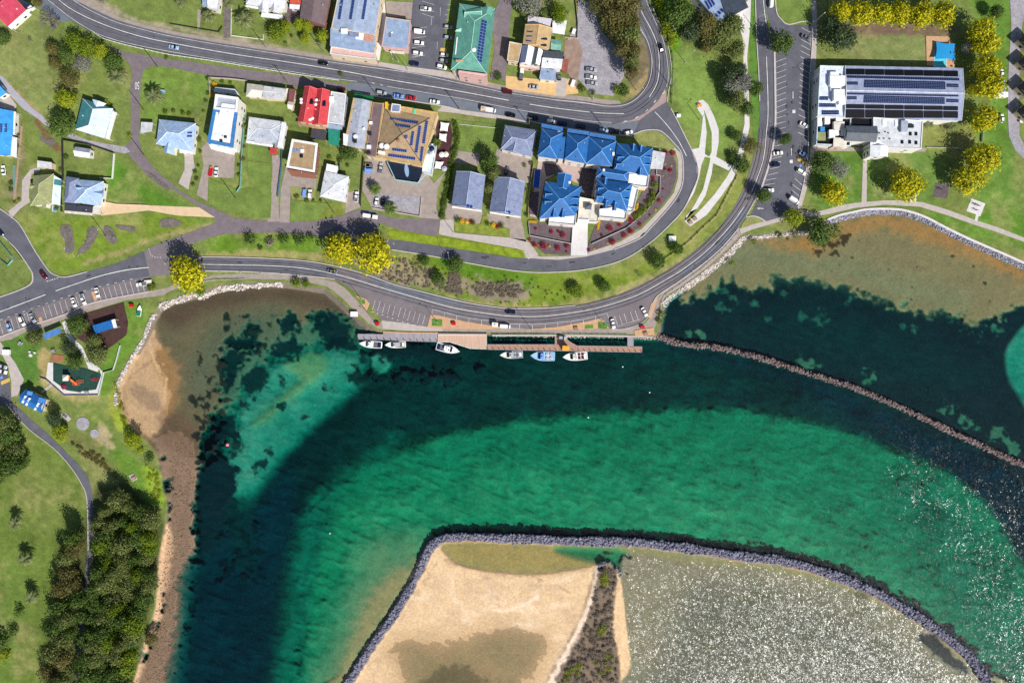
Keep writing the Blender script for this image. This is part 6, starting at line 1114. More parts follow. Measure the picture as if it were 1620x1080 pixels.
for k, x, y, r, h, lab in (('bright', 120, 66, 15, 7, 'bright green tree at the top of the thicket below the highway'), ('bright', 140, 80, 13, 7, 'light green tree in the middle of the highway thicket'), ('lime', 160, 82, 12, 6, 'lime tree on the right flank of the highway thicket'), ('dark', 105, 88, 12, 7, 'dark round tree inside the highway thicket'), ('olive', 84, 78, 11, 6, 'brownish tree on the left flank of the highway thicket'), ('olive', 88, 100, 10, 6, 'brownish tree low in the highway thicket'), ('grey', 132, 100, 14, 5, 'thin grey-leaved tree at the foot of the highway thicket'), ('dark', 180, 100, 13, 7, 'dark tree just behind the palm by the lane'), ('olive', 110, 127, 13, 7, 'olive speckled tree below the thicket on the meadow edge'), ('lime', 104, 158, 15, 8, 'yellowish olive tree at the meadow edge above the teal house'), ('dark', 100, 196, 17, 8, 'green leafy tree at the bend of the gravel track'), ('dark', 5, 60, 11, 5, 'dark tree below the crimson house'),
    ('bright', 440, 51, 15, 7, 'round light green tree at the garden corner by the highway'), ('lime', 453, 43, 9, 6, 'feathery tree touching the round light green garden tree'), ('lime', 474, 40, 9, 6, 'feathery tree left of a pair before the mauve house'), ('lime', 486, 42, 8, 6, 'feathery tree right of a pair before the mauve house'), ('lime', 483, 62, 8, 5, 'feathery tree on the verge below the mauve house'), ('lime', 510, 58, 9, 6, 'feathery tree beside the store corner'),
    ('grey', 838, 8, 20, 8, 'large grey-leaved tree above the motel pergola'), ('bright', 829, 19, 8, 5, 'small bright tree at the grey tree above the motel'), ('bright', 886, 24, 13, 6, 'bright round tree above the white pergola of the motel'), ('dark', 859, 20, 6, 4, 'small tree between the motel pergola and the bright round tree'),
    ('dark', 1075, 22, 20, 9, 'dark tree west of the grey building at the top edge'), ('pine', 1092, 52, 17, 8, 'dark tree on the meadow corner west of the ramp path'), ('olive', 1118, 42, 19, 9, 'grey-brown tree south-west of the dark grey building'), ('forest', 1142, 58, 19, 9, 'mottled tree in front of the dark grey building'), ('forest', 1160, 40, 16, 8, 'mottled tree against the footpath below the dark grey building'), ('olive', 1118, 75, 9, 5, 'low brown tree at the meadow edge'), ('forest', 1165, 80, 13, 7, 'mottled tree leaning over the footpath north of the ramp'),
    ('pine', 1150, 122, 13, 8, 'dark tree leftmost of the belt beside the ramp meadow'), ('grey', 1160, 135, 14, 9, 'pale grey tree in the belt beside the ramp meadow'), ('pine', 1170, 112, 12, 8, 'dark tree at the head of the belt beside the ramp meadow'), ('grey', 1176, 130, 13, 9, 'pale grey tree nearest the road in the belt'), ('dark', 1196, 141, 11, 7, 'tree whose crown reaches over the road edge'), ('forest', 1165, 160, 14, 8, 'mottled tree in the lower half of the belt'), ('pine', 1157, 148, 10, 7, 'dark tree tucked in the lower left of the belt'), ('dark', 1180, 172, 11, 7, 'tree at the foot of the belt above the garden path'),
    ('dark', 1164, 215, 8, 4, 'small tree on the meadow side of the garden path'), ('olive', 1186, 232, 11, 4, 'straggling tree between garden path and road'), ('dark', 1174, 262, 12, 5, 'bushy tree where the timber rail meets the garden path'), ('dark', 1159, 248, 6, 3, 'small bush tree by the ramp junction'),
    ('dark', 1236, 70, 16, 10, 'round tree on the car park island, throwing a big shadow on the road'), ('dark', 1243, 220, 9, 6, 'small tree on the car park edge among the angled bays'), ('dark', 1208, 310, 11, 7, 'tree overhanging a parked white car by the car park exit'), ('lime', 1256, 344, 14, 7, 'lime-coloured tree at the promenade corner of the car park'), ('dark', 1302, 258, 16, 7, 'dark green tree west of the grey-leaved tree'), ('grey', 1325, 266, 15, 7, 'grey-leaved tree next to the yellow fig of the lawn'), ('dark', 1297, 369, 21, 9, 'round tree standing at the water edge below the promenade'), ('pine', 1332, 60, 20, 10, 'dark tree at the corner of the club lawn'), ('pine', 1312, 38, 14, 9, 'dark tree beside the footpath at the top right'), ('dark', 1575, 20, 11, 6, 'dark round tree above the east fig row'), ('grey', 1530, 76, 10, 6, 'bare-looking grey tree beside the pool shade'),
    ('dark', 124, 514, 15, 6, 'dark tree beside the white path by the picnic shelter'), ('forest', 155, 563, 15, 6, 'broad tree at the back of the playground'), ('pine', 111, 551, 11, 6, 'dark tree at the corner of the playground'), ('dark', 120, 573, 11, 6, 'tree hanging over the green playground floor'), ('forest', 54, 534, 12, 6, 'sparse tree on the lawn beside the pale blue shelter'), ('pine', 86, 662, 12, 6, 'dark tree by the picnic slab below the toilet block'), ('lime', 96, 684, 13, 4, 'lime bush tree at the bend of the park road'), ('lime', 211, 697, 13, 5, 'lime tree at the edge of the beach'), ('forest', 150, 540, 11, 6, 'shaded tree between shelter and playground'),
    ('dark', 672, 413, 8, 3, 'small bush tree left of a pair on the scrubby bank'), ('dark', 721, 418, 13, 5, 'bigger bush tree of a pair on the scrubby bank'), ('dark', 692, 441, 10, 4, 'low bush tree in the grey scrub of the bank'), ('bright', 912, 460, 11, 4, 'bushy tree left of a pair above the jetty car park'), ('dark', 956, 453, 10, 4, 'bushy tree right of a pair above the jetty car park'), ('dark', 1041, 414, 12, 5, 'bushy tree on the bank by the timber rail'), ('dark', 1072, 394, 9, 4, 'bushy tree crossing the timber rail'), ('dark', 775, 255, 12, 8, 'tall narrow tree between the pub lawn and courtyard'), ('forest', 781, 275, 11, 7, 'speckled tree beside the tall narrow one'), ('forest', 774, 298, 9, 6, 'speckled tree between two slate houses'), ('dark', 552, 242, 13, 5, 'leafy tree in the garden behind the white cottage'), ('olive', 60, 5, 6, 3, 'small brown tree on the highway edge'),
    ('olive', 240, 1010, 11, 4, 'lone shrub tree standing on the brown reef flat')):
    plant(k, x, y, r, lab, 'tree', 'tree', None, h)
# the bushland strip at the lower left and the casuarinas by the gravel lot
FL = 'dull green tree in the dense wood beside the reef flat'; g = random.Random(3)
pts = [(188, 790), (205, 800), (222, 812), (170, 806), (238, 822)]
for yy in range(828, 1100, 19):
    x0 = np.interp(yy, [780, 850, 900, 1000, 1090], [156, 152, 148, 138, 126]); x1 = np.interp(yy, [780, 850, 930, 980, 1020, 1090], [235, 246, 243, 226, 216, 204])
    n_ = max(3, int((x1 - x0) / 16)); pts += [(x0 + (x1 - x0) * (k + .5) / n_ + g.uniform(-4, 4), yy + g.uniform(-5, 5)) for k in range(n_)]
for x, y in pts: plant(g.choice(['forest', 'forest', 'dark', 'dark', 'dark', 'bright']), x, y, g.uniform(8.5, 16.5), FL, 'bush_tree', 'tree', 'trees of the dense wood beside the reef flat', g.uniform(7, 12))
for x, y in ((128, 948), (132, 972), (128, 1045), (124, 1085)): plant(g.choice(['forest', 'dark']), x, y, g.uniform(8, 12), 'dark tree arching over the park road between wood and row', 'road_tree', 'tree', 'trees arching over the park road', g.uniform(8, 10))
for x, y, r in ((118, 850, 13), (106, 880, 13), (120, 862, 11), (108, 905, 13), (97, 928, 14), (116, 925, 12), (98, 958, 14), (112, 975, 13), (92, 990, 14), (103, 1010, 14), (84, 1030, 14), (100, 1040, 13), (80, 1062, 14), (98, 1075, 14), (78, 1090, 13), (112, 1000, 10)): plant(g.choice(['forest', 'dark', 'olive']), x, y, r, 'shaggy tree in the row between park road and golf grass', 'row_tree', 'tree', 'shaggy trees along the park road', g.uniform(8, 11))
for x, y, r in ((2, 668, 16), (16, 690, 16), (-4, 700, 16), (4, 724, 17), (26, 712, 13), (20, 738, 15), (36, 732, 9), (0, 750, 12)): plant(g.choice(['forest', 'dark']), x, y, r, 'dark tree in the clump at the left edge below the toilets', 'edge_tree', 'tree', 'dark trees clumped at the left edge', g.uniform(7, 10))
for x, y, r in ((958, 6, 17), (980, 4, 18), (998, 12, 16), (966, 28, 15), (986, 32, 18), (1001, 40, 14), (976, 52, 14), (994, 60, 17), (986, 80, 13), (1002, 84, 12), (996, 102, 11), (1000, 116, 8)): plant('olive' if g.random() < .7 else 'forest', x, y, r, 'brown-green casuarina in the belt between gravel lot and highway', 'casuarina', 'tree', 'casuarinas beside the gravel lot', g.uniform(10, 12))
for x, y, r in ((1044, 10, 8), (1050, 24, 8), (1054, 40, 8), (1060, 54, 9), (1064, 68, 8), (1050, 52, 6), (1040, 0, 7)): plant('limebush', x, y, r, 'bright green shrub on the verge east of the highway bend', 'verge_shrub', 'shrub', 'bright shrubs on the highway verge')
for k, x, y, r, lab in (('palm', 182, 120, 18, 'wide grey-green palm west of the lane with the painted 50'), ('palm', 241, 151, 17, 'grey-green palm alone on the lawn east of the lane'), ('palm', 385, 29, 18, 'largest front-yard palm above the highway'), ('palm', 328, 24, 12, 'palm at the corner of the small white house'), ('palm', 284, 4, 10, 'palm at the top edge left of the small white house'), ('palm', 361, 3, 11, 'palm over the dark drive at the top edge'), ('palm', 21, 828, 14, 'northernmost palm on the golf grass'), ('palm', 37, 885, 14, 'middle palm on the golf grass'), ('palm', 46, 946, 14, 'southernmost palm on the golf grass'), ('palmg', 593, 299, 11, 'green palm at the left side of the pub yard'), ('palmg', 617, 329, 12, 'green palm on the gravel bed of the pub yard'), ('palmg', 691, 226, 10, 'green palm between the white sails of the pub'), ('palm', 1472, 196, 9, 'palm leaning against the club south wall, left of a pair'), ('palm', 1508, 198, 11, 'palm leaning against the club south wall, right of a pair')): plant(k, x, y, r, lab, 'palm_tree', 'palm', None, r * .55, 'fronds')
o = thing('bare_tree', G(88, 46, LAND), 'leafless grey tree with fine twigs beside the highway', 'tree'); b_ = bpy.data.objects.new('branches', bare_me); COL.objects.link(b_); b_.parent = o; o.scale = (1.9, 1.9, 1.2)
o2 = dup(o, G(165, 6, LAND), 1.2, 'leafless grey tree on the highway verge at the top'); o2.scale = (.7, .7, .6)
o3 = dup(o, G(52, 66, LAND), 2.2, 'small bare sapling on the meadow below the crimson house'); o3.scale = (.4, .4, .4)
o4 = dup(o, G(1010, 436, LAND), .4, 'bleached dead tree on the bank above the curve'); o4.scale = (.5, .5, .4)
# shrubs, hedges and garden plants
for k, x, y, r, lab in (('darkbush', 397, 378, 9, 'dark shrub beside the small post on the verge above the west road'), ('scrubbush', 428, 384, 8, 'withered shrub among green ones above the west road'), ('darkbush', 412, 392, 4, 'smallest shrub of the verge above the west road'), ('darkbush', 449, 377, 9, 'dark shrub third of five along the verge'), ('darkbush', 475, 379, 9.5, 'largest dark shrub of the verge row'), ('darkbush', 491, 375, 6, 'compact shrub next to the fig shadow on the verge'), ('darkbush', 33, 966, 7, 'round bush below the southernmost golf palm'), ('darkbush', 22, 997, 8, 'round bush left of the golf wood row'), ('darkbush', 4, 1012, 12, 'large bush at the left edge of the golf grass'), ('limebush', 6, 1035, 11, 'light green bush at the left edge of the golf grass'), ('darkbush', 986, 145, 9, 'round bush at the lower end of the gravel lot'), ('greenbush', 975, 142, 7, 'small light bush at the lower end of the gravel lot'), ('greenbush', 921, 142, 6, 'bush on the rubble strip by the motel forecourt'), ('darkbush', 938, 147, 4, 'small bush at the foot of the gravel lot'), ('darkbush', 787, 122, 7, 'round bush at the corner of the green-roofed hall'), ('darkbush', 1003, 103, 7, 'bush under the last casuarina'), ('limebush', 222, 711, 6, 'pale bush below the lime tree of the beach'), ('darkbush', 237, 724, 7, 'dark bush on the bank of the reef flat'), ('darkbush', 246, 812, 6, 'dark bush at the tip of the wood'), ('greenbush', 1192, 382, 5, 'green tuft at the rocks of the east bay'), ('greenbush', 1157, 416, 4.5, 'round green tuft in the shallows of the east bay'), ('darkbush', 1234, 373, 5, 'dark tuft at the rocks west of the round water-edge tree'), ('darkbush', 1257, 372, 5, 'dark tuft right beside the round water-edge tree'), ('greenbush', 240, 455, 7, 'green shrub under the fig at the pale shore rocks'), ('greenbush', 318, 462, 8, 'green shrub spilling onto the pale shore rocks'), ('greenbush', 470, 448, 8, 'low green shrub on the west bay rocks'), ('greenbush', 485, 450, 7, 'second low green shrub on the west bay rocks, nearer the ramp'), ('greenbush', 1046, 497, 6, 'green shrub on the corner of the east seawall'), ('greenbush', 1043, 508, 5, 'lower green shrub on the corner of the east seawall'), ('limebush', 170, 166, 5, 'bright shrub behind the teal house'), ('limebush', 206, 215, 4, 'small shrub by the lane corner'), ('greybush', 144, 212, 6, 'grey bush at the gable of the teal house')): plant(k, x, y, r, lab, 'shrub', 'shrub')
RG = 'red-leaved bush in the mulched resort garden'
for x, y, r in ((1053, 242, 4), (1064, 243, 4), (1060, 270, 3.5), (1052, 267, 2.5), (1033, 282, 3), (1031, 304, 3.5), (1042, 317, 3.5), (1022, 318, 2.2), (1049, 299, 1.6), (1012, 355, 3), (1005, 343, 3), (1028, 340, 1.8), (998, 349, 4), (860, 389, 5.5), (882, 392, 4.5), (897, 389, 4), (845, 387.5, 4), (838, 380, 2.5), (896, 398, 2), (890, 372, 4.5), (872, 367, 3.5), (847, 362, 2.5), (969, 382.5, 5), (987, 372.5, 4), (997, 366, 4.5), (931, 395, 2.5), (883, 366, 2.5), (965, 361, 5), (952, 372, 2.4), (980, 356, 3)): plant('redbush', x, y, r, RG, 'red_bush', 'bush', 'red bushes of the resort garden')
for x, y, r in ((1052, 260, 1.8), (1062, 262, 1.8), (1049, 278, 1.5), (852, 387.5, 1.8), (869, 390, 2.4), (961, 385, 1.6), (940, 393, 1.6), (1037, 332, 2)): plant('flowerbush', x, y, r, 'small yellow flower clump in the mulched resort garden', 'flower_clump', 'flowers', 'yellow flower clumps of the resort garden')
for x, y, n, dx, dy in ((838, 350, 4, 3, .4), (970, 348, 5, 3.2, .6), (991, 345, 3, .3, -3), (997, 333, 4, 3, -.6), (1007, 329, 3, .6, -3), (1012, 299, 3, 3, .6), (948, 350, 5, -.6, 3)):
    for i in range(n): plant('flowerbush', x + dx * i, y + dy * i, 2.3, 'yellow hedge plant along the white resort balconies', 'yellow_hedge_plant', 'hedge', 'yellow hedge plants under the balconies')
for x, y, r in ((1036, 293, 6), (1033, 305, 5), (1032, 314, 6), (1026, 322, 6), (1018, 331, 6), (1012, 338, 6), (1006, 343, 5)): plant('greenbush', x, y, r, 'green shrub of the bed inside the resort fence', 'bed_shrub', 'shrub', 'green shrubs inside the resort fence')
for x, y, k, r, lab in ((731, 350, 'flowerbush', 4, 'yellow shrub in the planting before the slate house by the hedge'), (739, 351, 'flowerbush', 4, 'second yellow shrub before the slate house by the hedge, next to a red one'), (745, 351, 'redbush', 3.5, 'red shrub before the slate house by the hedge'), (749, 352, 'darkbush', 4, 'dark shrub ending the coloured row by the hedge'), (724, 348, 'darkbush', 4.5, 'round dark shrub starting the coloured row by the hedge'), (781, 356, 'flowerbush', 4, 'yellow shrub before the slate house by the resort pool'), (788, 358, 'redbush', 4, 'red shrub before the slate house by the resort pool'), (794, 357, 'darkbush', 4.5, 'dark shrub before the slate house by the resort pool'), (771, 354, 'darkbush', 4, 'dark shrub between the two coloured plantings'), (334, 266, 'flowerbush', 3, 'yellow shrub by the drive of the white modern house'), (340, 134, 'flowerbush', 4, 'orange flowering shrub at the corner of the modern house wall'), (334, 152, 'flowerbush', 3.5, 'orange flowering shrub on the west wall of the modern house')): plant(k, x, y, r, lab, 'shrub', 'shrub')
for a in ([(720, 196), (724, 212), (722, 232), (718, 250), (713, 268), (710, 285), (708, 300), (704, 316), (702, 330), (700, 344)], ):
    for x, y in smooth(a, False, 3): plant('hedgebush', x, y, random.uniform(4, 5.5), 'clipped plant in the long hedge beside the pub', 'hedge_plant', 'hedge', 'plants of the long hedge beside the pub')
for x, y in ((264, 92), (262, 200), (316, 222), (318, 240), (314, 262), (309, 272), (312, 284), (306, 292), (388, 200), (386, 232), (384, 252), (378, 262), (379, 278), (332, 136), (329, 148), (326, 160), (322, 176), (330, 125), (352, 130), (365, 132), (385, 190), (262, 178), (275, 176), (290, 180), (300, 182), (470, 312), (486, 318), (496, 318), (508, 318), (90, 330), (94, 310), (97, 300), (97, 270), (106, 250), (28, 214), (30, 232), (18, 290), (18, 300), (24, 320), (30, 316), (804, 343), (840, 258), (832, 300), (832, 340), (830, 262), (542, 250), (550, 262), (560, 214), (538, 254), (522, 250), (432, 242), (540, 118), (505, 68), (452, 68), (462, 58)): plant(random.choice(['hedgebush', 'greenbush', 'olivebush', 'darkbush']), x, y, random.uniform(2.6, 4.6), 'low mixed shrub in the house gardens of the lane', 'garden_shrub', 'shrub', 'low shrubs in the house gardens')
def scatter_scrub(name, polys, kind, n, r, label, seed):
    """low ground cover nobody could count: one mesh"""
    g = np.random.default_rng(seed); base = PROTO[kind][0][0]; nv = len(base.vertices); co = np.empty(nv * 3); base.vertices.foreach_get('co', co); co = co.reshape(-1, 3); fc = np.arange(nv).reshape(-1, 4)
    keep = fc[g.random(len(fc)) < .5].ravel(); sub = co[keep]; V = []
    for poly in polys:
        P = np.array(poly); lo, hi = P.min(0), P.max(0); k = 0; tries = 0
        while k < n and tries < n * 20:
            tries += 1; x, y = g.uniform(lo, hi); ins = False
            for a in range(len(P)):
                (ax, ay), (bx, by) = P[a - 1], P[a]
                if (ay > y) != (by > y) and x < (bx - ax) * (y - ay) / (by - ay) + ax: ins = not ins
            if not ins: continue
            i_ = int(np.argmin(np.abs(AX - x))), int(np.argmin(np.abs(AY - y))); z = float(Z[i_[1], i_[0]]); p = G(x, y, z); s = g.uniform(*r) * .3 / 1.6; t = g.uniform(0, 6.28); c, d = math.cos(t), math.sin(t)
            q = sub * s; V.append(np.stack([q[:, 0] * c - q[:, 1] * d + p.x, q[:, 0] * d + q[:, 1] * c + p.y, q[:, 2] * .8 + z], 1)); k += 1
    V = np.concatenate(V); me = bpy.data.meshes.new(name); m = len(V); me.vertices.add(m); me.vertices.foreach_set('co', V.astype(np.float32).ravel()); me.loops.add(m); me.loops.foreach_set('vertex_index', np.arange(m, dtype=np.int32)); me.polygons.add(m // 4); me.polygons.foreach_set('loop_start', np.arange(0, m, 4, dtype=np.int32)); me.polygons.foreach_set('loop_total', np.full(m // 4, 4, np.int32)); me.update()
    me.materials.append(LM[PK.get(kind, kind)]); o = bpy.data.objects.new(name, me); COL.objects.link(o); tag(o, label, 'scrub', None, 'stuff')
scatter_scrub('dry_scrub', [[(565, 412), (600, 405), (655, 410), (690, 440), (712, 455), (690, 462), (650, 452), (600, 440)], [(745, 448), (800, 446), (838, 458), (810, 470), (755, 468)], [(712, 432), (726, 430), (732, 465), (705, 462)]], 'scrubbush', 210, (1.3, 2.8), 'dry grey scrub covering the bank above the west road', 5)
scatter_scrub('bank_scrub', [[(570, 410), (660, 405), (735, 432), (850, 440), (930, 470), (880, 482), (800, 484), (700, 464), (620, 444)]], 'olivebush', 130, (1.0, 2.4), 'low yellow-green scrub mixed into the bank grass', 15)
scatter_scrub('spit_scrub', [[(950, 897), (964, 895), (975, 908), (976, 925), (970, 950), (969, 1000), (976, 1040), (982, 1085), (886, 1085), (905, 1038), (930, 988), (940, 952), (948, 920)]], 'scrubbush', 330, (2, 4.5), 'grey heath scrub covering the sand spit', 6)
scatter_scrub('spit_green', [[(948, 905), (958, 900), (962, 918), (950, 930)], [(945, 990), (960, 988), (958, 1005), (946, 1005)], [(905, 1050), (920, 1048), (918, 1070), (906, 1070)], [(930, 1040), (968, 1030), (970, 1062), (935, 1070)], [(895, 1060), (905, 1055), (900, 1080), (890, 1082)]], 'limebush', 14, (2.5, 4.5), 'green bushy patches on the sand spit', 7)
scatter_scrub('bank_grass', [[(112, 698), (160, 720), (185, 756), (165, 740), (120, 712)]], 'olivebush', 70, (2, 3.4), 'tall grass along the park road', 8)
scatter_scrub('shore_grass', [[(232, 735), (250, 745), (258, 785), (246, 795), (234, 765)], [(180, 605), (186, 605), (205, 680), (196, 676)]], 'limebush', 40, (1.6, 3), 'bright rough grass at the beach edge', 9)
scatter_scrub('garden_plants', [[(97, 360), (112, 360), (116, 392), (105, 396)], [(140, 364), (150, 362), (146, 382), (130, 398)], [(166, 360), (175, 362), (184, 380), (174, 382)], [(240, 276), (258, 290), (266, 298), (250, 288)]], 'greybush', 16, (1, 1.8), 'pale small plants in the dark lawn beds', 10)
# ------------------------------------------------------------------ vehicles
def paint(name, rgb): return mat('paint_' + name, rgb, .25, .04, .5, spec=.6)
PT = {k: paint(k, c) for k, c in dict(white=(232, 232, 230), silver=(168, 172, 178), grey=(96, 100, 108), black=(16, 17, 22), navy=(22, 34, 70), blue=(24, 92, 190), red=(190, 20, 34), maroon=(92, 14, 34), tan=(206, 180, 150), sky=(150, 180, 214), green=(30, 120, 90), cream=(230, 222, 204)).items()}
RUB = mat('tyre_rubber', (24, 24, 26), .9, .1, 2); HUB = mat('wheel_hub', (150, 152, 156), .4, .1, 2, metal=.6); HEADL = mat('headlight_glass', (226, 230, 236), .15, .05); TAILL = mat('tail_light', (150, 20, 22), .3, .05)
CGL = glass('car_glass', (14, 18, 24))
def rrect(x, hw, z, c=.25):       # ring across the car at station x is not needed: plan rings at height z
    pass
def plan_ring(x0, x1, hw, z, r, taper=0.0):
    pts = []
    for cx, cy, a0 in ((x1 - r, hw - r - taper, 0), (x0 + r, hw - r, 90), (x0 + r, -hw + r, 180), (x1 - r, -hw + r + taper, 270)):
        for k in range(4): a = math.radians(a0 + 30 * k); pts.append((cx + r * math.cos(a), cy + r * math.sin(a), z))
    return pts
def car_proto(name, kind, L_, W_, H_):
    t = thing(name, (0, 0, 0), 'x', 'car'); h = W_ / 2; l = L_ / 2; P = t
    bl = .95 if kind != 'van' else 1.05
    b = MB(); b.loft([plan_ring(-l + .1, l - .12, h - .08, .28, .3), plan_ring(-l, l, h, .55, .4, .05), plan_ring(-l + .03, l - .05, h - .02, bl - .18, .42, .08), plan_ring(-l + .12, l - .25, h - .12, bl, .4, .1)]); b.build('body', PT['white'], P)
    c0, c1, r0, r1 = {'sedan': (-l + .75, l - 1.25, -l + 1.45, l - 2.0), 'hatch': (-l + .15, l - 1.1, -l + .55, l - 1.8), 'wagon': (-l + .12, l - 1.25, -l + .4, l - 1.95), 'ute': (-l + 1.75, l - 1.25, -l + 2.0, l - 1.95), 'van': (-l + .06, l - .55, -l + .14, l - 1.1)}[kind]
    g = MB(); g.loft([plan_ring(c0, c1, h - .12, bl - .01, .2), plan_ring(r0, r1, h - .28, H_ - .06, .25)]); g.build('windows', CGL, P)
    r = MB(); r.loft([plan_ring(r0 + .02, r1 - .02, h - .27, H_ - .07, .25), plan_ring(r0 + .1, r1 - .1, h - .34, H_, .25)]); r.build('roof', PT['white'], P)
    if kind == 'ute':
        y = MB(); y.box(-l + .9, 0, bl + .12, 1.62, W_ - .1, .3); y.cur = 1; y.box(-l + .9, 0, bl + .285, 1.46, W_ - .3, .04); y.build('tray', [PT['white'], PT['grey']], P)
    if kind == 'van':
        y = MB(); y.loft([plan_ring(-l + .05, l - 1.25, h - .1, bl, .2), plan_ring(-l + .1, l - 1.4, h - .2, H_ - .08, .2)]); y.build('side_panel', PT['white'], P)
    for sx in (-1, 1):
        for sy in (-1, 1):
            w = MB(); x = sx * (l - .85); w.tube((x, sy * (h - .22), .32), (x, sy * (h + .01), .32), .32, n=12); o = w.build('wheel', RUB, P); w = MB(); w.tube((x, sy * (h - .02), .32), (x, sy * (h + .03), .32), .18, n=8); w.build('hub', HUB, o)
    for sy in (-1, 1):
        w = MB(); w.box(l - .16, sy * (h - .42), .68, .3, .36, .16); w.build('headlight', HEADL, P); w = MB(); w.box(-l + .03, sy * (h - .3), .72, .12, .3, .2); w.build('tail_light', TAILL, P)
        w = MB(); w.box(c1 - .5, sy * (h + .06), bl + .02, .16, .2, .14); w.build('mirror', PT['black'], P)
    return t
CARP = {k: car_proto('car' if k not in ('ute', 'van') else {'ute': 'pickup', 'van': 'van'}[k], k, *d) for k, d in dict(sedan=(4.7, 1.85, 1.45), hatch=(4.1, 1.75, 1.5), wagon=(4.8, 1.92, 1.72), ute=(5.2, 1.9, 1.75), van=(5.1, 1.95, 2.05)).items()}
USED = set()
def car(kind, col, px, py, deg, label, group=None, roof=None, grow=1.0):
    src = CARP[kind]; p = GG(px, py); m = PT[col]
    o = dup(src, p, math.radians(deg), label, group, (grow, grow, grow), {'body': m, 'roof': PT[roof or col], 'tray': m, 'side_panel': m}); o['category'] = {'ute': 'pickup', 'van': 'van'}.get(kind, 'car'); return o
HW = 'cars on the highway'; KB = 'cars parked along the kerb before the resort'; CP = 'cars in the angled bays by the club'; WB = 'cars in the bays along the west road'; HC = 'cars in the car park of the green hall'
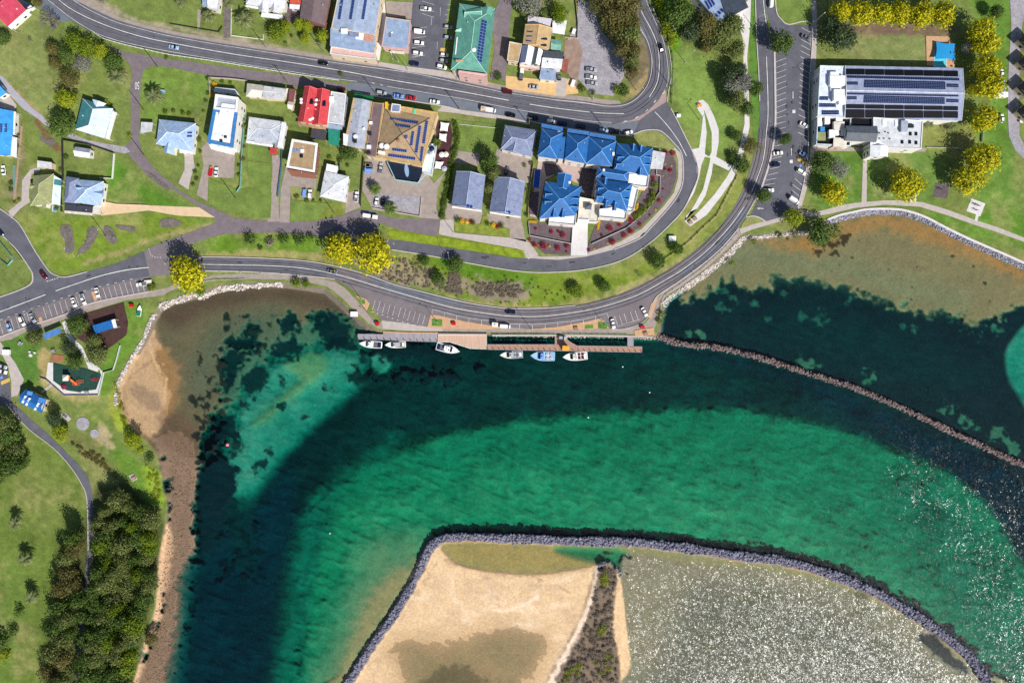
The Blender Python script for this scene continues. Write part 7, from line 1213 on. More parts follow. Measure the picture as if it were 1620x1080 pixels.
for a in (('sedan', 'sky', 276, 76, -10, 'pale blue sedan driving on the highway at its western straight', HW), ('sedan', 'black', 512, 101, -8, 'black sedan driving on the highway below the mauve house', HW), ('wagon', 'maroon', 803, 146, -8, 'maroon car driving on the highway below the motel forecourt', HW), ('sedan', 'black', 1045, 77, 105, 'black car rounding the highway bend beside the gravel lot', HW), ('sedan', 'black', 808, 183, -8, 'black car parked before the slate house in the kerb lane', KB),
    ('hatch', 'maroon', 541, 143, -8, 'maroon hatchback beside the grey flat-roofed shop', KB), ('wagon', 'silver', 604, 148, -8, 'silver car parked under the pub awning end of the kerb lane', KB), ('sedan', 'blue', 631, 153, -8, 'bright blue sedan parked before the pub', KB), ('sedan', 'red', 651, 156, -8, 'bright red sedan parked before the pub', KB), ('sedan', 'white', 688, 162, -8, 'white sedan parked at the corner of the pub', KB), ('van', 'white', 776, 175, -8, 'white van towing a tan box in the kerb lane', KB),
    ('sedan', 'black', 844, 187, -8, 'black car first in the row before the resort, by the pole', KB), ('wagon', 'white', 872, 193, -8, 'white car half in shade before the westernmost blue roof', KB), ('sedan', 'navy', 890, 196, -8, 'dark blue car next to the white one before the resort', KB), ('sedan', 'navy', 919, 200.5, -8, 'dark blue car shaded by the double blue roofs', KB), ('wagon', 'sky', 954, 207.5, -8, 'pale blue car before the resort next to the last black one', KB), ('wagon', 'black', 972, 209.5, -5, 'black car second from the end of the resort row', KB), ('hatch', 'white', 994, 210.5, 15, 'white car ending the resort row, turned off the kerb', KB),
    ('ute', 'white', 674, 15.5, -5, 'white pickup at the head of the hall car park', HC), ('van', 'white', 664, 51.5, -6, 'white van topmost of three whites in the hall car park', HC), ('wagon', 'white', 663, 69, -6, 'white car middle of three whites in the hall car park', HC), ('wagon', 'white', 661, 85.5, -6, 'white car lowest of three whites in the hall car park', HC), ('sedan', 'navy', 656, 102, -6, 'dark blue car at the mouth of the hall car park', HC), ('hatch', 'silver', 709, 44, -6, 'silver car topmost beside the green hall', HC), ('hatch', 'silver', 709, 60.5, -6, 'silver car above the hatched bay of the hall', HC), ('hatch', 'white', 703, 88, -6, 'white car below the hatched bay of the hall', HC), ('hatch', 'silver', 702, 97, -6, 'silver car squeezed between two white ones at the hall', HC), ('wagon', 'white', 699, 107, -14, 'white car nearest the highway beside the green hall', HC),
    ('wagon', 'grey', 824, 121, 88, 'dark grey car upright on the tan motel forecourt'), ('sedan', 'silver', 845, 138.5, -4, 'silver car near the road on the tan motel forecourt'), ('hatch', 'grey', 884, 122, 100, 'small grey car beside the motel awning'), ('van', 'white', 826, 109, 85, 'white van tight under the motel reception'), ('ute', 'silver', 935, 111.5, -4, 'topmost silver pickup on the gravel lot', 'pickups on the gravel lot'), ('ute', 'white', 935, 123.5, -4, 'white pickup in the middle of the gravel lot trio', 'pickups on the gravel lot'), ('ute', 'silver', 936.5, 133, -4, 'lowest silver pickup on the gravel lot', 'pickups on the gravel lot'),
    ('van', 'white', 1219, 5, 88, 'white van entering between median and grass island'), ('sedan', 'grey', 1274, 60, -28, 'grey sedan alone in the top angled bays', CP), ('sedan', 'white', 1271.5, 198.5, -28, 'white sedan in the angled bays beside the service yard', CP), ('sedan', 'white', 1230, 243, 8, 'white sedan in the left bays below the small tree', CP), ('sedan', 'navy', 1225.5, 261, 4, 'dark blue sedan in the left bays', CP), ('sedan', 'sky', 1271, 245, -30, 'pale blue sedan above the orange hatched bay', CP), ('wagon', 'white', 1266.5, 272.5, -30, 'white wagon below the orange hatched bay', CP), ('ute', 'white', 1215, 302, 6, 'white pickup half under the tree at the car park exit', CP), ('van', 'white', 1255, 317, -32, 'long white van at the low end of the angled bays', CP),
    ('sedan', 'maroon', 70, 435, -52, 'maroon car waiting at the mouth of the side street'), ('sedan', 'navy', 1, 367, -50, 'dark car at the left edge of the side street'), ('hatch', 'sky', 16, 517, -68, 'pale blue hatchback in the west road bays', WB), ('wagon', 'white', 36.5, 508, -66, 'white wagon second from the left in the west road bays', WB), ('sedan', 'silver', 53, 503, -60, 'silver car beside the planted island in the west road bays', WB), ('sedan', 'white', 118.5, 478.5, -68, 'white sedan left of a pair in the west road bays', WB), ('ute', 'white', 133, 473.5, -72, 'white pickup right of a pair in the west road bays', WB), ('sedan', 'white', 155, 463, -75, 'white sedan beside the second planted island of the west road', WB), ('ute', 'white', 225, 450, 186, 'white pickup with trailer at the end of the west road bays', WB),
    ('sedan', 'white', 7, 270, 95, 'white sedan on the twin-track drive at the left edge'), ('sedan', 'white', 343, 273, 86, 'white sedan beside a kayak trailer on the concrete drive'), ('wagon', 'white', 491, 308, 88, 'white car on the dry plot by the cottage'), ('ute', 'silver', 603, 267, 84, 'silver pickup in the top of the pub yard'), ('ute', 'white', 564.5, 312, 84, 'white pickup with red load on the cottage drive'), ('van', 'white', 583, 342, -8, 'white van on the lane below the pub yard'), ('hatch', 'white', 596, 320, 82, 'white car under the palms of the pub gravel bed'), ('hatch', 'black', 606, 320, 80, 'black car in palm shade on the pub gravel bed'), ('hatch', 'grey', 802, 271, 70, 'grey car in the shaded slate-house yard'),
    ('sedan', 'grey', 526, 429.5, -14, 'grey car driving along the west bay'), ('sedan', 'navy', 808, 493.5, -4, 'dark blue car driving past the jetty'), ('van', 'white', 799, 516, -4, 'white van parked along the promenade with a trailer'), ('sedan', 'white', 969.5, 512, -78, 'white sedan first in the bays by the jetty, left'), ('sedan', 'white', 1019, 493.5, -62, 'white sedan last in the bays by the jetty, right'), ('ute', 'sky', 1585.5, 136, 90, 'pale blue and white pickup beside the caravan lawn'), ('hatch', 'white', 1583, 117, 88, 'small white car under the east fig row'), ('hatch', 'white', 1583.5, 188, 88, 'small white car beside the lone fig of the east row'), ('sedan', 'white', 1617, 188, 60, 'white car below the southernmost cabin'), ('wagon', 'silver', 5, 579, -20, 'silver car at the left edge by the toilets, upper'), ('wagon', 'white', 5, 587, -18, 'white car at the left edge by the toilets, lower'), ('hatch', 'silver', 889, 534, -4, 'silver car standing on the jetty landing')):
    car(*a)
for t in CARP.values():
    for c in list(t.children_recursive): bpy.data.objects.remove(c)
    bpy.data.objects.remove(t)
def trailer(px, py, deg, L_, W_, H_, m, label, name='trailer', cat='trailer', load=None):
    t = thing(name, GG(px, py), label, cat, None, math.radians(deg)); off = (0, 0, 0)
    b = MB(); b.loft([plan_ring(-L_ / 2, L_ / 2, W_ / 2, .45, .15), plan_ring(-L_ / 2, L_ / 2, W_ / 2, H_ - .12, .15), plan_ring(-L_ / 2 + .12, L_ / 2 - .12, W_ / 2 - .12, H_, .15)]); b.build('box', m, t, off)
    b = MB(); b.tube((L_ / 2, 0, .5), (L_ / 2 + 1.3, 0, .45), .05); b.build('drawbar', DARKM, t, off)
    for s in (-1, 1): b = MB(); b.tube((-.2, s * (W_ / 2 - .2), .32), (-.2, s * (W_ / 2 + .02), .32), .32, n=12); b.build('wheel', RUB, t, off)
    if H_ > 2: b = MB(); b.box(0, 0, H_ + .1, .7, .7, .22); b.build('roof_hatch', PT['silver'], t, off); b = MB(); b.box(.5, -W_ / 2 - .01, 1.6, 1.2, .04, .6); b.build('window', CGL, t, off)
    return t
trailer(765, 173.5, -8, 2.6, 2.0, 2.1, PT['tan'], 'tan box trailer behind a white van in the kerb lane'); trailer(783, 513.5, -4, 2.9, 2.1, 2.2, PT['cream'], 'cream box trailer behind the white van on the promenade'); trailer(1580, 152.5, 2, 5.4, 2.4, 2.6, PT['white'], 'white caravan parked below the east fig row', 'caravan', 'caravan'); trailer(235, 446, 6, 3.4, 1.8, .9, PT['cream'], 'flat cream trailer behind the pickup at the west road bays'); trailer(594, 344, -6, 2.4, 1.8, 1.8, PT['white'], 'white box trailer behind the van on the lane'); trailer(482, 306, 85, 3.6, 1.6, 1.1, PT['blue'], 'blue boat trailer on the dry plot by the cottage'); trailer(334, 273, 80, 4.0, 1.7, .9, PT['red'], 'red trailer on the concrete drive by the white sedan'); trailer(906, 133, 70, 3.2, 1.7, 1.4, PT['white'], 'white camper trailer by the motel rubble strip'); trailer(907.5, 57 - 6, 70, 2.4, 1.6, 1.2, PT['white'], 'small white trailer on the grass behind the motel')
k = GG(222, 492); t = thing('boat_trailer', k, 'small boat under green and white covers on the waterside lawn', 'boat', None, math.radians(82))
b = MB(); b.loft([[(-2.6, -.9, .5), (-2.6, .9, .5), (-2.6, .9, 1.0), (-2.6, -.9, 1.0)], [(1, -.95, .45), (1, .95, .45), (1, 1.0, 1.05), (1, -1.0, 1.05)], [(2.7, -.1, .8), (2.7, .1, .8), (2.7, .1, 1.15), (2.7, -.1, 1.15)]]); b.build('hull', PT['white'], t, (0, 0, 0)); b = MB(); b.box(-1.2, 0, 1.25, 2.4, 1.7, .35); b.build('cover', PT['green'], t, (0, 0, 0)); b = MB(); b.tube((-.5, -1, .3), (-.5, 1, .3), .3, n=10); b.build('wheel', RUB, t, (0, 0, 0))
# ------------------------------------------------------------------ jetty, boats
PLANKG = mat('planks_grey', (148, 142, 148), .85, .16, 1, fine=.14, fscale=3, streak=(2.4, .12, 1)); PLANKT = mat('planks_tan', (190, 160, 140), .85, .12, 1, fine=.1, fscale=3, streak=(2.4, .12, 1)); PILE = mat('pile_timber', (92, 80, 74), .9, .2, 2); FENDER = mat('white_edge', (214, 210, 204), .7, .06)
jt = thing('jetty', G(800, 545, 0), 'long timber jetty with grey west deck and tan landing below the promenade', 'jetty'); DZ = 1.75
for m, poly in ((PLANKG, [(566, 528.5), (606, 529), (608, 522), (637, 522), (638, 527.5), (692, 528), (692, 540.5), (640, 539), (606, 537), (566, 536.5)]), (PLANKT, [(693, 529), (770, 530), (770, 552), (744, 551), (712, 541), (693, 540.5)]), (mat('planks_brown', (164, 128, 108), .85, .14, 1, fine=.1, fscale=3, streak=(2.4, .12, 1)), [(771, 545), (878, 545), (878, 527), (890, 527), (900, 540), (913, 547), (1016, 548.5), (1016, 557), (771, 552.5)]), (PLANKG, [(993, 530), (1002, 530), (1002, 548.3), (993, 548)])):
    b = MB(); b.prism([tuple(G(x, y, DZ)[:2]) for x, y in poly], DZ - .3, DZ, True, True); o = b.build('deck', m, jt)
    e = MB(); ribbon(e, poly, .3, DZ - LAND - .02, 0, .08, None, True); e.build('edge_beam', FENDER if m is PLANKT else PLANKG, o)
for pts, n in (([(567, 536), (692, 540)], 13), ([(712, 541), (744, 551), (770, 551.5)], 6), ([(772, 552), (1015, 556.5)], 28), ([(772, 546), (876, 546)], 10), ([(914, 548), (992, 549)], 8)):
    L_ = np.cumsum([0] + [math.dist(pts[i], pts[i + 1]) for i in range(len(pts) - 1)])
    for k in range(n):
        s = L_[-1] * k / (n - 1); x = np.interp(s, L_, [p[0] for p in pts]); y = np.interp(s, L_, [p[1] for p in pts]); q = G(x, y, DZ); b = MB(); tall = pts[0][1] > 550 or pts[0][1] < 537
        b.tube((q.x, q.y, -4), (q.x, q.y, DZ + (1.3 if tall and n != 10 else .1)), .16, n=7); b.build('pile', PILE, jt)
RAIL = mat('rail_metal', (186, 190, 194), .5, .1)
def fence(pts, h, m, label, name='fence', post=2.4, solid=True, sm=0, cat='fence', z=LAND + .2, pm=None, cap=40, w=.08):
    q = [G(x, y, z) for x, y in (smooth(pts, False, sm) if sm else pts)]; t = thing(name, (q[0].x, q[0].y, z), label, cat); b = MB()
    for i in range(len(q) - 1):
        a, e = q[i], q[i + 1]; d = (e - a).normalized(); n = Vector((-d.y, d.x, 0)) * w / 2
        for z0, z1 in (((0, h),) if solid else ((h * .45, h * .55), (h * .9, h))):
            u, v = Vector((0, 0, z0)), Vector((0, 0, z1)); P = [a - n, e - n, e + n, a + n]
            b.face([p + v for p in P]); b.face([P[0] + u, P[1] + u, P[1] + v, P[0] + v]); b.face([P[2] + u, P[3] + u, P[3] + v, P[2] + v]); b.face([P[3] + u, P[0] + u, P[0] + v, P[3] + v]); b.face([P[1] + u, P[2] + u, P[2] + v, P[1] + v])
    b.build('panel' if solid else 'rail', m, t)
    L_ = np.cumsum([0] + [(q[i + 1] - q[i]).length for i in range(len(q) - 1)]); n = min(cap, max(2, int(L_[-1] / post) + 1))
    for k in range(n):
        s = L_[-1] * k / (n - 1); x = np.interp(s, L_, [p.x for p in q]); y = np.interp(s, L_, [p.y for p in q]); c = MB(); r = max(.06, w * .8); c.box(x, y, z + (h + .08) / 2, r * 2, r * 2, h + .08); c.build('post', pm or m, t)
    return t
WHT = mat('fence_white', (220, 220, 216), .7, .06); FT = mat('fence_timber', (176, 150, 122), .85, .15, 1); FD = mat('fence_dark', (48, 50, 52), .7, .15, 1); FTEAL = mat('fence_teal', (120, 168, 164), .6, .1); FW = mat('masonry_wall', (196, 184, 172), .85, .1, 1)
fence([(779, 529.3), (878, 529.3)], 1.1, RAIL, 'pale railing along the promenade west of the landing', 'railing', 2.6, False); fence([(892, 529), (992, 530.5)], 1.1, RAIL, 'pale railing along the promenade east of the landing', 'railing', 2.6, False)
fence([(694, 527.4), (770, 528)], .8, WHT, 'white barrier between promenade and tan landing', 'barrier', 6)
def boat(px, py, L_, W_, deg, label, hullm, deckm, cab, canvas=None, seats=None):
    t = thing('boat', G(px, py, 0), label, 'boat', 'boats moored at the jetty', math.radians(deg)); h = W_ / 2; l = L_ / 2; Z0 = (0, 0, 0)
    st = [(-1, .86, .0), (-.6, .97, .02), (0, 1, .1), (.4, .86, .25), (.7, .56, .42), (.9, .22, .55), (1, .03, .62)]; out = lambda zz, k, dz: [[(x * l, s * y * h * k, zz + f * dz) for s in (1,)] for x, y, f in st]
    def ring(x, y, f): return [(x * l, -y * h, .95 + f * .7), (x * l, -y * h * .8, .25), (x * l, 0, -.35), (x * l, y * h * .8, .25), (x * l, y * h, .95 + f * .7)]
    b = MB(); b.loft([ring(*s) for s in st]); b.build('hull', hullm, t, Z0)
    d = MB(); sf = [(x * l * .97, y * h * .9, .97 + f * .7) for x, y, f in st if x > -.05]
    for i in range(len(sf) - 1): a, e = sf[i], sf[i + 1]; d.face([(a[0], -a[1], a[2]), (e[0], -e[1], e[2]), (e[0], e[1], e[2]), (a[0], a[1], a[2])])
    d.build('foredeck', deckm, t, Z0)
    d = MB(); d.face([(-l * .93, -h * .72, .99), (0, -h * .82, 1.0), (0, h * .82, 1.0), (-l * .93, h * .72, .99)]); d.build('cockpit_sole', cab.get('sole', PT['grey']), t, Z0)
    d = MB()
    for s in (-1, 1): d.box(-l * .48, s * h * .86, 1.12, l * .95, h * .14, .32)
    d.box(-l * .95, 0, 1.12, .2, h * 1.6, .32); d.build('gunwale', hullm, t, Z0)
    c = MB(); c.loft([plan_ring(-l * .12, l * .45, h * .66, 1.0, .4), plan_ring(-l * .12, l * .36, h * .62, 1.75, .4)]); c.build('cabin', deckm, t, Z0)
    c = MB(); c.loft([plan_ring(-l * .1, l * .38, h * .63, 1.7, .4), plan_ring(-l * .06, l * .22, h * .54, 2.3, .3)]); wn = c.build('windscreen', CGL, t, Z0)
    c = MB(); c.loft([plan_ring(-l * cab.get('back', .2), l * .2, h * .6, 2.28, .3), plan_ring(-l * cab.get('back', .2), l * .18, h * .56, 2.42, .3)]); tp = c.build('hardtop', canvas or PT['white'], t, Z0)
    for a in cab.get('hatches', [(.1, .0, .5)]): c = MB(); c.box(a[0] * l, a[1] * h, 2.45, a[2], a[2] * 1.2, .1); c.build('hatch', CGL, tp, Z0)
    if seats:
        for x, y in ((-.34, -.4), (-.34, .4), (-.62, -.4), (-.62, .4)): c = MB(); c.box(x * l, y * h, 1.3, l * .18, h * .5, .5); c.build('seat', seats, t, Z0)
    c = MB(); c.box(-l * .78, 0, 1.2, l * .22, h * 1.1, .4); c.build('engine_cover', cab.get('engine', PT['silver']), t, Z0)
    r = MB()
    for s in (-1, 1):
        pr = [Vector((x * l * .98, s * y * h * .93, 1.55 + f * .7)) for x, y, f in st if x >= 0]
        for i in range(len(pr) - 1): r.tube(pr[i], pr[i + 1], .035, n=4); r.tube(pr[i], pr[i] - Vector((0, 0, .6)), .03, n=4)
    r.build('bow_rail', RAIL, t, Z0); return t
SKYP = paint('boatblue', (150, 190, 224)); CANV = mat('canvas_blue', (34, 70, 170), .8, .1)
boat(587, 544.5, 10.8, 3.5, 176, 'white cruiser with dark cockpit, first at the west end of the jetty', PT['white'], PT['white'], dict(sole=PT['grey'], back=.1, engine=PT['navy'])); boat(626, 545, 9.8, 3.3, 182, 'white boat with blue-shaded canopy, second from the west end', PT['cream'], PT['white'], dict(back=.5, engine=PT['white']), PT['silver']); boat(709, 551.5, 11.6, 4.0, -14, 'white boat lying askew under the tan landing, bow to the east', PT['white'], PT['white'], dict(back=.3, engine=PT['navy'], hatches=[(.1, -.2, .5), (-.1, .2, .4)]))
boat(809, 561, 11.0, 3.7, 182, 'grey-white fishing boat just east of the tan landing', PT['silver'], PT['cream'], dict(back=.15, engine=PT['white']), PT['silver'], PT['silver']); boat(858.5, 563, 11.6, 4.6, 178, 'light blue hulled charter boat with a blue wheelhouse and rows of seats', SKYP, SKYP, dict(back=.1, sole=PT['white'], engine=PT['sky']), PT['blue'], PT['silver']); boat(909.5, 563.5, 11.8, 4.1, 184, 'white boat with dark and red seats, easternmost at the jetty', PT['white'], PT['white'], dict(back=.02, sole=PT['cream'], engine=PT['white']), PT['cream'], PT['maroon'])
t = thing('swim_buoy', G(360, 703, 0), 'small pink buoy floating over the weed of the west bay', 'buoy'); b = MB(); b.loft([[(t.location.x + r * math.cos(a * .785), t.location.y + r * math.sin(a * .785), z) for a in range(8)] for r, z in ((.2, -.3), (.8, .1), (.75, .5), (.2, .9))]); b.build('float', mat('buoy_pink', (236, 120, 140), .5, .05), t)
for x, y, lab in ((985, 580, 'small white mooring buoy north of its partner off the jetty'), (1027.5, 620.5, 'small white mooring buoy farthest east off the jetty'), (930.5, 660, 'small white mooring buoy at the edge of the green sand bar'), (522, 843, 'small white buoy in the green water west of the sand spit')):
    t = thing('mooring_buoy', G(x, y, 0), lab, 'buoy', 'white mooring buoys'); b = MB(); b.loft([[(t.location.x + r * math.cos(a * .785), t.location.y + r * math.sin(a * .785), z) for a in range(8)] for r, z in ((.15, -.2), (.36, .1), (.34, .3), (.1, .5))]); b.build('float', PT['white'], t)
# ------------------------------------------------------------------ rocks
ICO = None
def rocks(name, label, path, width, n, size, m, zf=None, seed=1, sm=3, off=0.0, kind='stuff'):
    global ICO
    if ICO is None:
        bm = bmesh.new(); bmesh.ops.create_icosphere(bm, subdivisions=1, radius=1); ICO = (np.array([v.co[:] for v in bm.verts]), np.array([[v.index for v in f.verts] for f in bm.faces])); bm.free()
    g = np.random.default_rng(seed); P = np.array(smooth(path, False, sm)); d = np.sqrt(((P[1:] - P[:-1]) ** 2).sum(1)); L_ = np.concatenate([[0], np.cumsum(d)]); V = []; Fc = []
    for k in range(n):
        s = g.uniform(0, L_[-1]); i = min(np.searchsorted(L_, s) - 1, len(d) - 1); i = max(i, 0); t = (s - L_[i]) / d[i]; c = P[i] + (P[i + 1] - P[i]) * t; nr = np.array([-(P[i + 1] - P[i])[1], (P[i + 1] - P[i])[0]]) / d[i]; w = width(s / L_[-1]) if callable(width) else width
        x, y = c + nr * (off + g.uniform(-.5, .5) * w); z = float(Z[int(np.argmin(np.abs(AY - y))), int(np.argmin(np.abs(AX - x)))]) if zf is None else zf
        if zf is not None: z = zf * (1 - (2 * abs(g.uniform(-.5, .5))) ** 2)
        p = G(x, y, z); r = g.uniform(*size); A = g.normal(size=(3, 3)); q, _ = np.linalg.qr(A); v = (ICO[0] * g.uniform(.72, 1.12, (len(ICO[0]), 1)) * np.array([1, g.uniform(.6, 1), g.uniform(.5, .85)])) @ q * r + np.array(p[:]); Fc.append(ICO[1] + len(V) * len(ICO[0])); V.append(v)
    V = np.concatenate(V); Fc = np.concatenate(Fc); me = bpy.data.meshes.new(name); me.vertices.add(len(V)); me.vertices.foreach_set('co', V.astype(np.float32).ravel()); me.loops.add(Fc.size); me.loops.foreach_set('vertex_index', Fc.ravel().astype(np.int32)); me.polygons.add(len(Fc)); me.polygons.foreach_set('loop_start', np.arange(0, Fc.size, 3, dtype=np.int32)); me.polygons.foreach_set('loop_total', np.full(len(Fc), 3, np.int32)); me.update(); me.materials.append(m); o = bpy.data.objects.new(name, me); COL.objects.link(o); return tag(o, label, 'rocks', None, kind)
def rockmat(name, a, b_):
    m = mat(name, a, .9, .2, .9, col2=b_); return m
RK = rockmat('rock_slate', (62, 62, 78), (150, 148, 164)); RP = rockmat('rock_pink', (66, 56, 56), (146, 128, 124)); RW = rockmat('rock_pale', (128, 118, 112), (218, 210, 204)); RBn = rockmat('rock_brown', (92, 72, 56), (160, 134, 112))
rocks('breakwater_rocks', 'slate-grey boulder breakwater enclosing the south lagoon', BWS, lambda s: (13 if s > .28 else 10) + 2.5 * math.sin(s * 61) + 1.5 * math.sin(s * 173), 5000, (.3, 1.15), RK, None, 2)
rocks('breakwater_rocks', 'pinkish boulder breakwater running out from the jetty corner', BWE, lambda s: 10 - 2 * s + 2 * math.sin(s * 70) + 1.5 * math.sin(s * 151), 2700, (.25, 1.05), RP, None, 3)
rocks('shore_rocks', 'pale rocks heaped along the west bay shore', [(252, 488), (262, 482), (285, 474), (303, 468), (325, 468), (340, 460), (360, 456), (395, 453), (430, 450), (448, 450)], lambda s: (9 if s < .7 else 6) + 2 * math.sin(s * 40), 850, (.25, .9), RW, None, 4); rocks('shore_rocks', 'pale rocks edging the small beach', [(245, 496), (235, 515), (228, 535), (219, 549), (208, 568), (198, 585), (188, 604), (184, 622), (183, 640)], 6, 420, (.35, .75), RW, None, 5)
rocks('seawall_rocks', 'pinkish seawall rocks below the curved road of the east bay', [(1049, 484), (1058, 474), (1075, 462), (1095, 448), (1120, 430), (1150, 405), (1168, 386), (1178, 376)], 9, 900, (.35, .75), RW, None, 6); rocks('seawall_rocks', 'tan seawall rocks west of the round water-edge tree', [(1180, 374), (1200, 376), (1230, 371), (1275, 368), (1290, 362)], 6, 300, (.35, .7), RW, None, 7); rocks('seawall_rocks', 'blue-grey seawall rocks below the white coping', [(1310, 352), (1350, 340), (1375, 336), (1417, 336), (1443, 341), (1467, 350), (1490, 362), (1533, 383), (1620, 423), (1660, 442)], 9, 1300, (.3, .6), rockmat('rock_blue', (60, 66, 96), (190, 194, 214)), None, 8)
rocks('shore_rocks', 'rocks in the gap between promenade and jetty', [(780, 534), (878, 535), (900, 535), (1000, 536), (1032, 534), (1042, 528)], 7, 520, (.35, .7), rockmat('rock_tan', (120, 104, 88), (206, 192, 172)), None, 9); rocks('reef_rubble', 'brown rubble strewn over the reef flat', [(290, 700), (288, 760), (285, 830), (278, 900), (268, 960), (258, 1020), (245, 1090)], 40, 2000, (.14, .42), RBn, None, 10); rocks('spit_rocks', 'dark boulders at the tip of the sand spit', [(946, 897), (955, 890), (965, 889), (978, 900), (981, 915)], 5, 50, (.4, .9), RK, None, 11)
rocks('bed_stones', 'white stones set in the dark beds of the west lawn', [(104, 360), (106, 380), (108, 398), (125, 400), (140, 380), (146, 362), (170, 362), (178, 382)], 10, 90, (.2, .45), RW, None, 12)
b = MB(); ribbon(b, [(1308, 348), (1328, 340.5), (1350, 335.5), (1375, 331), (1417, 331), (1443, 336), (1467, 345), (1490, 357), (1533, 378), (1620, 416), (1690, 450)], 1.0, 0, 4, .35); t = thing('seawall', G(1450, 340), 'white concrete coping along the park seawall', 'wall'); b.build('coping', CONCW, t)
b = MB(); ribbon(b, [(606, 524.8), (640, 526.3), (692, 526.6), (770, 527.6)], .6, 0, 0, .35); t = thing('seawall', G(690, 526), 'concrete edge of the promenade beside the grey deck', 'wall'); b.build('coping', PAVE, t); b = MB(); ribbon(b, [(779, 530.5), (878, 530.5), (1000, 532), (1032, 533)], .8, -.2, 0, .5); t = thing('seawall', G(900, 531), 'pale concrete edge of the promenade behind the railings', 'wall'); b.build('coping', CONC, t)
# ------------------------------------------------------------------ poles and lamps
POLE = mat('pole_wood', (120, 108, 98), .9, .15, 2); STEEL = mat('pole_steel', (150, 152, 156), .5, .08)
def pole_proto(lamp):
    t = thing('street_lamp' if lamp else 'power_pole', (0, 0, 0), 'x', 'lamp' if lamp else 'pole'); b = MB(); b.tube((0, 0, 0), (0, 0, 9 if lamp else 10.5), .13 if lamp else .19, .08 if lamp else .14, 8); b.build('pole', STEEL if lamp else POLE, t, (0, 0, 0))
    if lamp:
        b = MB(); b.tube((0, 0, 8.9), (2.4, 0, 9.3), .06, .05, 6); a = b.build('arm', STEEL, t, (0, 0, 0)); b = MB(); b.loft([plan_ring(2.2, 3.0, .2, 9.2, .15), plan_ring(2.25, 2.95, .16, 9.4, .12)]); b.build('lamp_head', PT['silver'], a, (0, 0, 0)); b = MB(); b.box(0, 0, .1, .5, .5, .2); b.build('base', CONC, t, (0, 0, 0))
    else:
        b = MB(); b.box(0, 0, 10.0, .14, 2.4, .14); a = b.build('cross_arm', POLE, t, (0, 0, 0))
        for y in (-1, -.4, .4, 1): b = MB(); b.tube((0, y, 10.05), (0, y, 10.35), .07, .05, 6); b.build('insulator', PT['cream'], a, (0, 0, 0))
    return t
PP = [pole_proto(0), pole_proto(1)]
for lamp, x, y, deg, lab in ((0, 250, 107, 20, 'power pole at the corner of the lane with the painted 50'), (0, 228, 175, 30, 'power pole on the lane between two palms'), (0, 228, 246, 30, 'power pole at the gravel track turning'), (0, 421, 76, 70, 'power pole on the verge below the largest front-yard palm'), (0, 456, 133, 80, 'power pole at the cream house corner'), (0, 512, 83, 80, 'power pole on the verge before the store'), (0, 597, 152, 80, 'power pole beside the silver car at the pub'), (0, 727, 173, 80, 'power pole on the kerb between pub and resort'), (0, 837, 198, 80, 'power pole before the first blue roof'), (0, 958, 207, 80, 'power pole before the double blue roofs'), (0, 373, 314, 40, 'power pole on the lawn below the modern house'), (0, 529, 337, 20, 'power pole at the corner below the white cottage'), (0, 168, 374, 60, 'power pole in the stone bed of the west lawn'), (0, 35, 411, 40, 'power pole on the corner of the side street'), (0, 1058, 60, 30, 'power pole east of the highway bend, upper'), (0, 1062, 139, 40, 'power pole east of the highway bend, lower'), (1, 723, 125, 250, 'street lamp before the green-roofed hall'), (1, 645, 111, 250, 'street lamp before the pink-walled office'), (1, 938, 158, 250, 'street lamp at the foot of the gravel lot'), (1, 1007, 143, 300, 'street lamp inside the highway bend'), (1, 1107, 190, 40, 'lamp beside the hairpin of the ramp path'), (1, 1190, 41, 20, 'street lamp on the footpath by the grey building'), (1, 1284, 41, 40, 'lamp at the corner of the grass island'), (1, 1280, 130, 30, 'lamp on the car park edge beside the club'), (1, 1287, 243, 30, 'lamp at the car park corner below the club'), (1, 1084, 99, 40, 'lamp on the meadow above the ramp path'), (1, 62, 507, 100, 'lamp in the planted island of the west road bays'), (1, 572, 474, 170, 'lamp in the triangular planted island'), (1, 692, 510, 160, 'lamp in the green bed at the jetty car park'), (1, 841, 521, 120, 'lamp on the promenade past the white van'), (1, 957, 515, 130, 'lamp in the green bed by the jetty white sedan'), (1, 597, 516, 150, 'lamp at the top of the west boat ramp'), (1, 717, 367, 160, 'lamp on the pale footpath below the hedge'), (1, 713, 412, 100, 'lamp standing in the bank bush'), (1, 630, 98, 250, 'street lamp at the lawn of the pink-walled office')):
    dup(PP[lamp], GG(x, y), math.radians(deg), lab, 'street lamps' if lamp else 'power poles')
for t in PP:
    for c in list(t.children_recursive): bpy.data.objects.remove(c)
    bpy.data.objects.remove(t)
# ------------------------------------------------------------------ fences and barriers
fence([(150, 52), (165, 62), (200, 72), (235, 80), (270, 87.5), (330, 96), (387, 105), (430, 112), (470, 118.5), (535, 127.5)], .8, mat('guard_rail', (214, 214, 212), .5, .06), 'white-posted guard rail along the south edge of the highway', 'guard_rail', 2.6, False, 2, 'barrier', cap=48, w=.16, pm=WHT)
fence([(1062, 163), (1063, 130), (1064, 95), (1058, 66), (1046, 38), (1032, 8)], .8, FD, 'dark guard rail around the highway bend', 'guard_rail', 4, False, 3, 'barrier', w=.16)
fence([(1162, 272), (1167, 279), (1135, 341), (1113, 361), (1090, 384), (1052, 411)], 1.0, FT, 'timber rail fence above the curved road', post=4, solid=False, w=.2); fence([(285, 451), (300, 449), (320, 446.5), (340, 443.2), (387, 441.8)], .9, RAIL, 'metal handrail beside the west bay footpath', 'railing', 3, False, 0, 'railing'); fence([(1167, 370), (1140, 400), (1110, 427), (1076, 451), (1052, 468), (1046, 480), (1044, 505)], .9, RAIL, 'metal handrail beside the curved east bay footpath', 'railing', 4, False, 0, 'railing')
